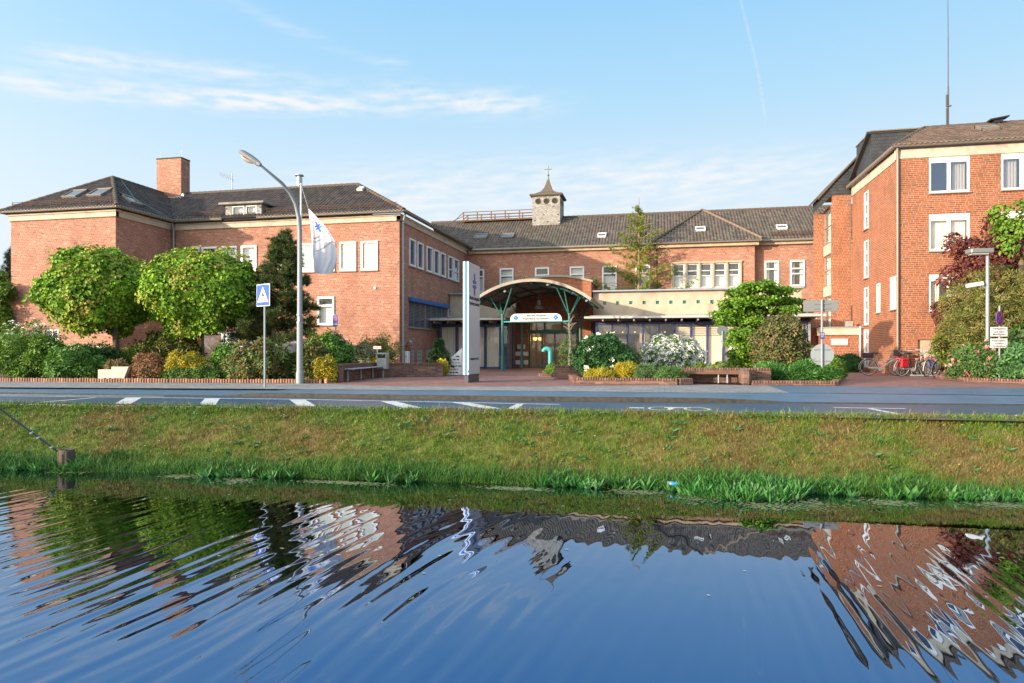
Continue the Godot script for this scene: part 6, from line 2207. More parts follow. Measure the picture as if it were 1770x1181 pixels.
	for x in [-21.9, -20.55, -19.2]:
		var z: float = -28.9 - (x + 21.9) * 0.22
		var po := MB.new()
		po.box(Vector3(x, 1.05, z), Vector3(0.14, 1.9, 0.12), Basis(), 0.01)
		obj("post", po, M.zinc, gs)
		if x < -20:
			var g := MB.new()
			g.quad(Vector3(x + 0.07, 0.2, z), Vector3(x + 1.28, 0.2, z - 0.29), Vector3(x + 1.28, 1.9, z - 0.29), Vector3(x + 0.07, 1.9, z))
			var pn := obj("pane", g, M.glass, gs)
			var bird := MB.new()
			var c := Vector3(x + 0.6, 1.42, z - 0.12)
			var ang := -0.8 if x < -21 else 0.6
			bird.prism(c, Vector3.RIGHT.rotated(Vector3.BACK, ang), UP.rotated(Vector3.BACK, ang), PackedVector2Array([Vector2(-0.32, -0.02), Vector2(-0.1, -0.06), Vector2(0.08, -0.09), Vector2(0.28, -0.02), Vector2(0.34, 0.03), Vector2(0.14, 0.05), Vector2(-0.1, 0.03)]), 0.004)
			if x < -19.2:
				obj("bird_silhouette", bird, M.black, pn)
	var sr := MB.new()
	sr.box(Vector3(-20.5, 2.02, -29.9), Vector3(3.0, 0.08, 1.4), Basis(UP, 0.22), 0.01)
	obj("shelter_roof", sr, M.zinc, gs)
	parked_car("white parked van glimpsed behind the pine trunk", "van", Vector3(-19.4, 0.1, -31.6), true, M.white)
	parked_car("black parked hatchback glimpsed behind the street lamp", "car", Vector3(-17.0, 0.1, -30.6), false, M.black)
	# timber mooring stump with a cable, can in the reeds
	var st := thing("mooring_stump", "rotten dark timber stump standing at the water's edge", "stump", Vector3(-10.32, -0.95, -10.3))
	var sm := MB.new()
	sm.lathe(Vector3(-10.32, -1.25, -10.2), [Vector2(0.13, 0), Vector2(0.128, 0.3), Vector2(0.125, 0.62), Vector2(0.118, 0.65), Vector2(0.09, 0.645), Vector2(0.05, 0.60), Vector2(0, 0.57)], 14)
	for k in 9:
		var a := k * 0.7
		sm.box(Vector3(-10.32 + cos(a) * 0.118, -0.95, -10.2 + sin(a) * 0.118), Vector3(0.03, 0.62 + 0.06 * sin(k * 2.3), 0.05), Basis(UP, -a), 0.01)
	obj("stump", sm, M.rotten, st)
	var cb := thing("mooring_cable", "taut dark cable with clips running from the stump out to the left", "cable", Vector3(-10.4, -0.7, -10.3))
	var cm := MB.new()
	cm.tube([Vector3(-10.42, -0.76, -10.28), Vector3(-10.6, -0.05, -9.5), Vector3(-10.8, 0.62, -8.8), Vector3(-11.1, 1.75, -7.7)], 0.016, 7)
	obj("cable", cm, mat(Color(0.08, 0.085, 0.11), 0.5), cb)
	for k in [0.18, 0.34, 0.42]:
		var q := Vector3(-10.42, -0.76, -10.28).lerp(Vector3(-10.6, -0.05, -9.5), k * 1.7)
		var cc := MB.new()
		cc.box(q, Vector3(0.05, 0.035, 0.05), Basis(Vector3(0.3, 0.4, 0.5).normalized(), 0.6), 0.008)
		obj("clip", cc, M.zinc, cb)
	var ca := thing("drink_can", "blue and white drinks can lying in the waterside plants", "can", Vector3(0.2, -0.92, -10.75))
	var cx := Basis(Vector3.BACK, PI / 2 - 0.03)
	var can := MB.new()
	can.lathe(Vector3(0.28, -0.87, -10.62), [Vector2(0, 0), Vector2(0.034, 0.006), Vector2(0.04, 0.02), Vector2(0.04, 0.15), Vector2(0.034, 0.165), Vector2(0, 0.16)], 16, cx)
	var cbody := obj("can", can, M.steel, ca)
	var lab := MB.new()
	lab.lathe(Vector3(0.28, -0.87, -10.62), [Vector2(0.0405, 0.022), Vector2(0.0405, 0.11)], 16, cx)
	obj("blue_print", lab, mat(Color(0.03, 0.32, 0.62), 0.3), cbody)


func parked_car(label: String, cat: String, at: Vector3, van: bool, paint: Material) -> void:
	var t := thing("parked_" + cat, label, cat, at)
	var u := Vector3(1, 0, 0)
	var o := at
	var prof := PackedVector2Array([Vector2(-2.0, 0.3), Vector2(2.0, 0.3), Vector2(2.05, 0.65), Vector2(1.9, 0.85), Vector2(1.0, 0.98), Vector2(0.35, 1.42), Vector2(-1.3, 1.45), Vector2(-1.95, 0.95), Vector2(-2.05, 0.6)])
	if van:
		prof = PackedVector2Array([Vector2(-2.3, 0.3), Vector2(2.3, 0.3), Vector2(2.35, 0.75), Vector2(2.2, 1.0), Vector2(1.5, 1.15), Vector2(0.8, 1.85), Vector2(0.4, 1.95), Vector2(-2.2, 1.95), Vector2(-2.35, 1.7), Vector2(-2.38, 0.6)])
	var m := MB.new()
	m.prism(o + Vector3(0, 0, 0.85), u, UP, prof, 1.7)
	obj("body", m, paint, t)
	var g := MB.new()
	var wins := [PackedVector2Array([Vector2(-1.6, 0.98), Vector2(0.75, 1.0), Vector2(0.28, 1.36), Vector2(-1.2, 1.38)])]
	if van:
		wins = [PackedVector2Array([Vector2(0.1, 1.15), Vector2(1.3, 1.15), Vector2(0.75, 1.75), Vector2(0.1, 1.8)])]
	for w in wins:
		g.prism(o + Vector3(0, 0, 0.858), u, UP, w, 1.716)
	obj("side_window", g, M.roof_glass, t)
	for x in [-1.3, 1.3]:
		for z in [0.78, -0.78]:
			var wh := MB.new()
			wh.lathe(o + Vector3(x, 0.32, z), [Vector2(0.2, -0.1), Vector2(0.3, -0.1), Vector2(0.32, -0.07), Vector2(0.32, 0.07), Vector2(0.3, 0.1), Vector2(0.2, 0.1)], 20, Basis(Vector3.RIGHT, PI / 2))
			var wl := obj("wheel", wh, M.black, t)
			var ri := MB.new()
			ri.lathe(o + Vector3(x, 0.32, z), [Vector2(0.21, -0.08), Vector2(0.21, 0.08), Vector2(0.1, 0.09), Vector2(0, 0.1)], 16, Basis(Vector3.RIGHT, PI / 2 if z > 0 else -PI / 2))
			obj("rim", ri, M.steel, wl)
	var ar := MB.new()
	for x in [-1.3, 1.3]:
		for k in 10:
			var a := PI * k / 10
			var b := PI * (k + 1) / 10
			ar.quad(o + Vector3(x + cos(a) * 0.36, 0.32 + sin(a) * 0.36, 0.856), o + Vector3(x + cos(a) * 0.42, 0.32 + sin(a) * 0.42, 0.856), o + Vector3(x + cos(b) * 0.42, 0.32 + sin(b) * 0.42, 0.856), o + Vector3(x + cos(b) * 0.36, 0.32 + sin(b) * 0.36, 0.856))
	obj("wheel_arch", ar, M.steel, t)
	var hl := MB.new()
	hl.box(o + Vector3(2.0, 0.68, 0.6), Vector3(0.16, 0.14, 0.3), Basis(), 0.03)
	obj("headlight", hl, M.print, t)


func bicycle(label: String, at: Vector3, turn: float, lean: float, paint: Material, q := {}) -> void:
	var t := thing("bicycle", label, "bicycle", Vector3.ZERO, "bicycles parked in front of the right wing")
	var wheel := func(x: float, called: String) -> void:
		var ty := MB.new()
		var ring := []
		for k in 25:
			ring.append(Vector3(x + cos(TAU * k / 24) * 0.335, 0.35 + sin(TAU * k / 24) * 0.335, 0))
		ty.tube(ring, 0.017, 6, false)
		var w := obj(called, ty, M.black, t)
		var ri := MB.new()
		var inn := []
		for k in 25:
			inn.append(Vector3(x + cos(TAU * k / 24) * 0.312, 0.35 + sin(TAU * k / 24) * 0.312, 0))
		ri.tube(inn, 0.012, 5, false)
		obj("rim", ri, M.steel, w)
		var sp := MB.new()
		for k in 14:
			var a := TAU * k / 14
			sp.tube([Vector3(x, 0.35, 0.03 * (1 if k % 2 else -1)), Vector3(x + cos(a) * 0.31, 0.35 + sin(a) * 0.31, 0)], 0.0022, 3, false)
		obj("spokes", sp, M.steel, w)
		var gd := MB.new()
		var arc := []
		for k in 13:
			var a := (0.15 + 0.95 * k / 12.0) * PI * (1.0 if x < 0 else 0.8) + (0.0 if x < 0 else 0.1)
			arc.append(Vector3(x + cos(a) * 0.37, 0.35 + sin(a) * 0.37, 0))
		gd.tube(arc, 0.014, 5)
		obj("mudguard", gd, q.get("guard", M.steel), t)
	wheel.call(-0.54, "wheel")
	wheel.call(0.54, "wheel")
	var f := MB.new()
	var bb := Vector3(-0.1, 0.3, 0)
	var st := Vector3(-0.25, 0.85, 0)
	var hdt := Vector3(0.36, 0.86, 0)
	var hb := Vector3(0.4, 0.68, 0)
	f.tube([bb, st], 0.017, 6)
	f.tube([bb, hb], 0.02, 6)
	if q.get("step", true):
		f.tube([bb.lerp(st, 0.45), hb + Vector3(-0.03, 0.06, 0)], 0.018, 6)
	else:
		f.tube([st + Vector3(0.01, -0.05, 0), hdt], 0.018, 6)
	f.tube([hb, hdt + Vector3(-0.01, 0.05, 0)], 0.02, 6)
	for s in [-0.05, 0.05]:
		f.tube([bb, Vector3(-0.54, 0.35, s)], 0.01, 5)
		f.tube([st + Vector3(0.03, -0.1, 0), Vector3(-0.54, 0.35, s)], 0.009, 5)
		f.tube([hb, Vector3(0.46, 0.6, s), Vector3(0.54, 0.35, s)], 0.012, 5)
	obj("frame", f, paint, t)
	var sd := MB.new()
	sd.tube([st, st + Vector3(-0.03, 0.12, 0)], 0.013, 6)
	sd.prism(st + Vector3(-0.05, 0.14, 0), Vector3.RIGHT, Vector3.FORWARD, PackedVector2Array([Vector2(-0.14, -0.09), Vector2(-0.04, -0.08), Vector2(0.14, -0.02), Vector2(0.14, 0.02), Vector2(-0.04, 0.08), Vector2(-0.14, 0.09)]), 0.05)
	obj("saddle", sd, M.black, t)
	var ba := MB.new()
	ba.tube([hdt, hdt + Vector3(-0.04, 0.18, 0)], 0.013, 6)
	var hc := hdt + Vector3(-0.02, 0.2, 0)
	for s in [-1.0, 1.0]:
		ba.tube([hc, hc + Vector3(0.04, 0.02, 0.14 * s), hc + Vector3(-0.12, 0.03, 0.28 * s)], 0.012, 6)
	obj("handlebar", ba, M.steel, t)
	var rk := MB.new()
	for s in [-0.06, 0.0, 0.06]:
		rk.tube([Vector3(-0.3, 0.74, s), Vector3(-0.82, 0.74, s)], 0.007, 4)
	for s in [-0.06, 0.06]:
		rk.tube([Vector3(-0.78, 0.74, s), Vector3(-0.54, 0.35, s)], 0.007, 4)
	obj("carrier", rk, M.steel, t)
	var ck := MB.new()
	ck.box(Vector3(-0.3, 0.33, 0.05), Vector3(0.5, 0.07, 0.03), Basis(Vector3.BACK, -0.05), 0.01)
	ck.lathe(bb + Vector3(0, 0, 0.05), [Vector2(0, 0), Vector2(0.09, 0), Vector2(0.09, 0.02), Vector2(0, 0.02)], 14, Basis(Vector3.RIGHT, PI / 2))
	ck.tube([bb + Vector3(0, 0, 0.08), bb + Vector3(0.12, -0.12, 0.08)], 0.01, 5)
	ck.box(bb + Vector3(0.12, -0.12, 0.13), Vector3(0.09, 0.02, 0.08))
	obj("chain_guard", ck, q.get("guard", M.steel), t)
	if q.has("rear"):
		var r := MB.new()
		r.box(Vector3(-0.56, 0.87, 0), Vector3(0.42, 0.2, 0.28), Basis(), 0.03)
		obj("rear_basket", r, q.rear, t)
	if q.has("front"):
		var r := MB.new()
		r.box(Vector3(0.55, 0.98, 0), Vector3(0.28, 0.24, 0.32), Basis(), 0.03)
		obj("front_basket", r, q.front, t)
	if q.has("pannier"):
		for s in [-1.0, 1.0]:
			var r := MB.new()
			r.box(Vector3(-0.56, 0.55, 0.14 * s), Vector3(0.34, 0.34, 0.12), Basis(), 0.04)
			r.box(Vector3(-0.56, 0.72, 0.14 * s), Vector3(0.36, 0.12, 0.16), Basis(), 0.04)
			obj("pannier", r, q.pannier, t)
	var li := MB.new()
	li.box(Vector3(-0.86, 0.72, 0), Vector3(0.03, 0.05, 0.08), Basis(), 0.008)
	obj("rear_lamp", li, M.red, t)
	t.position = at
	t.rotation = Vector3(lean, turn, 0)


func bicycles() -> void:
	rng.seed = 1010
	var grey := mat(Color(0.45, 0.46, 0.45), 0.35, 0.4)
	bicycle("silver bicycle with black rear basket and front basket, leftmost of the row", Vector3(9.35, 0.1, -31.95), -0.25, 0.08, grey, {"rear": mat(Color(0.04, 0.03, 0.03), 0.9), "front": mat(Color(0.07, 0.04, 0.03), 0.9)})
	bicycle("pale bicycle half hidden between the basket bicycle and the red panniers", Vector3(10.1, 0.1, -31.85), 0.95, 0.1, mat(Color(0.55, 0.48, 0.36), 0.4), {"guard": mat(Color(0.55, 0.5, 0.42), 0.4)})
	bicycle("dark bicycle with bright red panniers over its rear wheel", Vector3(10.3, 0.1, -31.2), 0.35, 0.1, M.black, {"pannier": mat(Color(0.42, 0.01, 0.02), 0.6), "step": false})
	bicycle("white and silver bicycle behind the one with red panniers", Vector3(10.75, 0.1, -31.75), 1.0, 0.1, M.white, {"step": true})
	bicycle("bright blue framed bicycle right of the red panniers", Vector3(11.0, 0.1, -31.35), 0.9, 0.12, mat(Color(0.02, 0.20, 0.62), 0.35), {"step": false, "guard": M.white})
	bicycle("dark bicycle leaning at the right end of the row", Vector3(11.35, 0.1, -31.25), 0.8, 0.22, M.black, {"step": false, "guard": M.black})
	var r := thing("bicycle_rack", "low grey rail rack under the parked bicycles", "bicycle rack", Vector3(10.9, 0.1, -31.4))
	var m := MB.new()
	m.box(Vector3(10.9, 0.14, -31.0), Vector3(1.6, 0.05, 0.06), Basis(), 0.01)
	m.box(Vector3(10.9, 0.14, -31.9), Vector3(1.6, 0.05, 0.06), Basis(), 0.01)
	for k in 5:
		m.tube([Vector3(10.2 + k * 0.36, 0.14, -31.0), Vector3(10.2 + k * 0.36, 0.45, -31.3), Vector3(10.2 + k * 0.36, 0.14, -31.6)], 0.012, 5)
	obj("rail", m, M.galva, r)


func trees() -> void:
	rng.seed = 1111
	var maple := leaf_cluster(7, 0.155, 0.125, 0.12, 1, 0.15, 0.25)
	M.maple_leaf = maple
	var green := [Color(0.13, 0.24, 0.018), Color(0.16, 0.28, 0.022), Color(0.10, 0.19, 0.018), Color(0.20, 0.31, 0.026)]
	var tips := [Color(0.25, 0.28, 0.035), Color(0.30, 0.27, 0.055), Color(0.20, 0.27, 0.03)]
	# two clipped round maples
	for k in 2:
		var c: Vector3 = [Vector3(-21.55, 3.5, -22.85), Vector3(-17.65, 3.5, -23.8)][k]
		var b := Vector3([-21.0, -17.75][k], 0.1, [-23.05, -23.8][k])
		var t := thing("maple_tree", ["round clipped green maple left, in front of the end block", "round clipped green maple right, with pale orange lit trunk"][k], "tree", b, "clipped maples in the left bed")
		var r: Vector3 = [Vector3(2.1, 1.6, 2.0), Vector3(2.28, 1.6, 2.1)][k]
		var top := Vector3(b.x, 2.3, b.z)
		var limbs := []
		for i in 9:
			var a := i * TAU / 9
			limbs.append([top + UP * rng.randf() * 0.4, c + Vector3(cos(a) * r.x * 0.75, rng.randf_range(-0.5, 1.1), sin(a) * r.z * 0.75), 0.06])
		limbs.append([top, c + UP * 0.9, 0.1])
		trunk(t, "trunk", [b, b + UP * 0.9, top], [0.145, 0.125, 0.12], M.bark if k == 0 else M.bark_pale, limbs)  # left trunk dark, right one pale: shade and sun put into the bark
		foliage(t, "leaves", maple, M.leaf, bumpy(lobes_of(c, r, 46, 0.42, 0.88), 0.10), 8200, 0.75, 1.2, green, {"inner": 0.72, "lift": 0.3})
		foliage(t, "young_leaves", maple, M.leaf, bumpy(lobes_of(c + UP * 0.08, r * 1.02, 34, 0.4, 0.9), 0.10), 1200, 0.7, 1.0, tips, {"inner": 0.92, "lift": 0.7})
	# pine between them and the lamp
	var p := thing("pine_tree", "dark slender pine behind the street lamp with bare lower trunk", "tree", Vector3(-15.04, 0.1, -24.35))
	var tuft := needle_tuft(26, 0.2, 0.008, 3, 0.75)
	var buf := PackedFloat32Array()
	var limbs := []
	var base := Vector3(-15.04, 0.1, -24.35)
	for i in 74:
		var f := (i + rng.randf()) / 74.0
		var y := lerpf(1.45, 5.75, f)
		var ax := Vector3(-15.04 + 0.55 * clampf((y - 1.2) / 2.9, 0.0, 1.0), y, -24.35)
		var ang := i * 2.4 + rng.randf()
		var l := lerpf(1.55, 0.2, pow(f, 1.05)) * rng.randf_range(0.75, 1.15)
		if cos(ang) > 0.0 and y < 3.6:
			l *= 1.12
		var tip := ax + Vector3(cos(ang) * l, l * rng.randf_range(0.02, 0.4), sin(ang) * l)
		limbs.append([ax, tip, 0.028])
		var n := int(12 + l * 30)
		for k in n:
			var s := pow(rng.randf(), 0.6)
			var q := ax.lerp(tip, s) + Vector3(rng.randfn(), rng.randfn() * 0.7, rng.randfn()) * 0.11
			var d := (tip - ax).normalized() + UP * 0.7 + Vector3(rng.randfn(), rng.randfn(), rng.randfn()) * 0.35
			push(buf, facing(d, rng.randf() * TAU) * rng.randf_range(0.85, 1.25), q, pick([Color(0.065, 0.11, 0.025), Color(0.10, 0.13, 0.03), Color(0.14, 0.14, 0.035), Color(0.05, 0.085, 0.025)]) * rng.randf_range(0.8, 1.2))
	trunk(p, "trunk", [base, base + UP * 1.2, Vector3(-14.5, 4.0, -24.35), Vector3(-14.47, 5.85, -24.35)], [0.14, 0.12, 0.06, 0.02], M.bark_pale, limbs)
	many("needles", tuft, M.needle, buf, p)
	var bs := thing("pine_tree", "broad low pine behind the crossing sign, brown green boughs", "tree", Vector3(-17.6, 0.1, -26.9))
	var b2 := PackedFloat32Array()
	var l2 := []
	for i in 40:
		var ang := rng.randf() * TAU
		var ax := Vector3(-17.3, rng.randf_range(1.3, 3.4), -27.0)
		var l := rng.randf_range(0.8, 1.75)
		var tip := ax + Vector3(cos(ang) * l, rng.randf_range(-0.05, 0.45), sin(ang) * l)
		l2.append([ax, tip, 0.03])
		for k in int(22 * l):
			var q := ax.lerp(tip, pow(rng.randf(), 0.5)) + Vector3(rng.randfn(), rng.randfn(), rng.randfn()) * 0.1
			push(b2, facing((tip - ax).normalized() + UP * 0.6 + Vector3(rng.randfn(), rng.randfn(), rng.randfn()) * 0.35, rng.randf() * TAU) * rng.randf_range(0.8, 1.2), q, pick([Color(0.07, 0.11, 0.025), Color(0.13, 0.14, 0.035), Color(0.16, 0.15, 0.045)]))
	trunk(bs, "trunk", [Vector3(-17.3, 0.1, -27.0), Vector3(-17.3, 3.5, -27.0)], [0.11, 0.04], M.bark, l2)
	many("needles", tuft, M.needle, b2, bs)
	# larch in the courtyard behind the cream wall
	var la := thing("larch_tree", "thin pale green larch rising behind the cream wall", "tree", Vector3(-1.3, 0.1, -44.4))
	var lb := PackedFloat32Array()
	var ll := []
	var lt := needle_tuft(14, 0.13, 0.009, 5, 1.0)
	for i in 34:
		var f := i / 33.0
		var y := lerpf(4.6, 10.3, f)
		var ang := i * 2.4 + rng.randf() * 0.6
		var l := lerpf(3.9, 0.35, pow(f, 0.85)) * rng.randf_range(0.75, 1.1)
		var out := Vector3(cos(ang) * l, 0, sin(ang) * minf(l, 1.1))
		var ax := Vector3(-1.3, y, -44.4)
		var tip := ax + out + UP * l * rng.randf_range(0.05, 0.45)
		var mid := ax.lerp(tip, 0.5) - UP * l * 0.1
		ll.append([ax, tip, 0.03])
		for k in int(12 + 22 * l):
			var s := rng.randf()
			var q := ax.lerp(mid, s * 2.0) if s < 0.5 else mid.lerp(tip, s * 2.0 - 1.0)
			q += Vector3(rng.randfn(), rng.randfn() - 0.4, rng.randfn()) * 0.09
			push(lb, facing(Vector3(rng.randfn(), 0.6 + rng.randfn(), rng.randfn()), rng.randf() * TAU) * rng.randf_range(0.95, 1.5), q, pick([Color(0.17, 0.22, 0.02), Color(0.22, 0.26, 0.03), Color(0.13, 0.18, 0.02)]))
	trunk(la, "trunk", [Vector3(-1.3, 0.1, -44.4), Vector3(-1.3, 6, -44.4), Vector3(-1.28, 10.95, -44.4)], [0.16, 0.09, 0.015], M.bark_pale, ll)
	many("needles", lt, M.needle, lb, la)
	# conifers and a pale green tree beyond the left end
	var cf := thing("spruce_tree", "dark spruce behind the left end of the hospital", "tree", Vector3(-46, 0, -41))
	var cb := PackedFloat32Array()
	var cl := []
	for i in 60:
		var f := i / 59.0
		var y := lerpf(1.0, 8.4, f)
		var ang := i * 2.4
		var l := lerpf(2.3, 0.2, f)
		var ax := Vector3(-45.6, y, -40.5)
		var tip := ax + Vector3(cos(ang) * l, -l * 0.15, sin(ang) * l)
		cl.append([ax, tip, 0.03])
		for k in int(10 + 16 * l):
			var q := ax.lerp(tip, rng.randf()) + Vector3(rng.randfn(), rng.randfn(), rng.randfn()) * 0.12
			push(cb, facing((tip - ax).normalized() + UP * 0.2 + Vector3(rng.randfn(), rng.randfn(), rng.randfn()) * 0.3, rng.randf() * TAU) * rng.randf_range(1.2, 1.8), q, pick([Color(0.02, 0.04, 0.025), Color(0.03, 0.055, 0.03)]))
	trunk(cf, "trunk", [Vector3(-45.6, 0, -40.5), Vector3(-45.6, 8.6, -40.5)], [0.2, 0.02], M.bark, cl)
	many("needles", tuft, M.needle, cb, cf)
	leafy_tree("pale_tree", "light green leafy tree at the far left edge", Vector3(-34.4, 0.1, -29.6), Vector3(-34.2, 3.3, -29.6), Vector3(1.9, 1.9, 1.7), 2600, [Color(0.10, 0.18, 0.02), Color(0.14, 0.22, 0.02), Color(0.07, 0.13, 0.015)], maple)
	# purple maple and a green one mingling at the right
	var pm := leafy_tree("purple_maple", "dark purple leaved maple in front of the right wing", Vector3(13.9, 0.1, -30.2), Vector3(13.3, 4.7, -30.2), Vector3(2.5, 2.0, 1.3), 1900, [Color(0.10, 0.028, 0.025), Color(0.14, 0.04, 0.03), Color(0.07, 0.022, 0.025), Color(0.17, 0.06, 0.04)], maple, 0.45)
	leafy_tree("green_maple", "fresh green branches spreading over the purple maple", Vector3(13.2, 0.1, -28.9), Vector3(13.7, 5.7, -28.9), Vector3(1.5, 1.25, 1.0), 520, [Color(0.09, 0.18, 0.018), Color(0.12, 0.21, 0.02), Color(0.07, 0.14, 0.015)], maple, 0.45)
	# layered spreading shrub-tree in the middle right bed
	var ac := thing("spreading_tree", "light green small tree with layered boughs before the cream blinds", "tree", Vector3(3.6, 0.1, -29.5))
	var tiers := []
	for q in [[3.9, 3.75, 0.75, 0.16], [3.2, 3.55, 0.55, 0.16], [4.75, 3.58, 0.55, 0.14], [5.0, 3.2, 0.7, 0.15], [3.0, 3.12, 0.85, 0.2], [4.1, 3.2, 0.9, 0.2], [4.9, 2.82, 0.6, 0.14], [2.75, 2.75, 0.7, 0.2], [3.7, 2.8, 0.9, 0.2], [2.75, 2.42, 0.45, 0.16], [3.7, 2.35, 0.7, 0.2], [3.35, 1.9, 0.6, 0.2], [3.05, 1.55, 0.5, 0.18], [3.6, 1.4, 0.55, 0.25], [3.25, 1.05, 0.5, 0.2], [3.5, 0.75, 0.65, 0.25], [3.0, 0.5, 0.6, 0.2]]:
		for k in 2:
			tiers.append([Vector3(q[0] + rng.randfn() * 0.1, q[1] - 0.02, -29.5 + rng.randfn() * 0.5), Vector3(q[2], q[3], q[2] * 0.9)])
	var al := []
	for q in tiers:
		al.append([Vector3(3.65, clampf(q[0].y - 0.9, 0.3, 2.6), -29.5), q[0], 0.035])
	trunk(ac, "trunk", [Vector3(3.65, 0.1, -29.5), Vector3(3.7, 1.4, -29.5), Vector3(3.75, 2.8, -29.5)], [0.09, 0.07, 0.04], M.bark, al)
	foliage(ac, "leaves", leaf_cluster(5, 0.15, 0.1, 0.1, 8, 0.1, 0.1), M.leaf, tiers, 4600, 0.7, 1.15, [Color(0.10, 0.20, 0.018), Color(0.13, 0.24, 0.02), Color(0.07, 0.15, 0.015)], {"inner": 0.2, "lift": 1.2})


func bumpy(lobes: Array, s: float) -> Array:
	for l in lobes.slice(1):
		l[0] += Vector3(rng.randfn(), rng.randfn() * 1.2, rng.randfn()) * s
		l[1] *= rng.randf_range(0.7, 1.3)
	return lobes


func leafy_tree(called: String, label: String, b: Vector3, c: Vector3, r: Vector3, count: int, tones: Array, mesh: Mesh, inner := 0.4) -> Node3D:
	var t := thing(called, label, "tree", b)
	var lobes := lobes_of(c, r, 26, r.x * 0.24, 0.5)
	for l in lobes:
		l[0] += Vector3(rng.randfn(), rng.randfn(), rng.randfn()) * r * 0.14
		l[1] *= rng.randf_range(0.6, 1.25)
	lobes.remove_at(0)
	var limbs := []
	for l in lobes:
		limbs.append([Vector3(b.x, c.y - r.y * 0.7, b.z), l[0], 0.05])
	trunk(t, "trunk", [b, Vector3(b.x, c.y - r.y * 0.5, b.z), c], [0.14, 0.1, 0.04], M.bark, limbs)
	foliage(t, "leaves", mesh, M.leaf, lobes, count, 0.65, 1.1, tones, {"inner": inner, "lift": 0.5})
	return t


func shrub(called: String, label: String, c: Vector3, r: Vector3, count: int, mesh: Mesh, tones: Array, q := {}) -> Node3D:
	var base := Vector3(c.x, 0.1, c.z)
	var t := thing(called, label, q.get("category", "shrub"), base)
	var lobes := lobes_of(c, r, q.get("lobes", 14), minf(r.x, r.y) * q.get("lump", 0.5), q.get("core", 0.8))
	var limbs := []
	for l in lobes:
		if limbs.size() < 9:
			limbs.append([base + Vector3(rng.randfn(), 0, rng.randfn()) * 0.06, l[0], 0.018])
	trunk(t, "stem", [base, base.lerp(c, 0.7)], [0.04, 0.02], M.bark, limbs)
	foliage(t, "leaves", mesh, q.get("mat", M.leaf), lobes, count, q.get("s0", 0.75), q.get("s1", 1.2), tones, {"inner": q.get("inner", 0.7), "lift": q.get("lift", 0.35), "low": 0.1})
	if q.has("bloom"):
		foliage(t, "blossoms", q.bloom[0], M.petal, lobes, q.bloom[1], q.bloom[2], q.bloom[3], q.bloom[4], {"inner": 1.02, "outer": 1.16, "lift": 0.6, "low": 0.2})
	return t


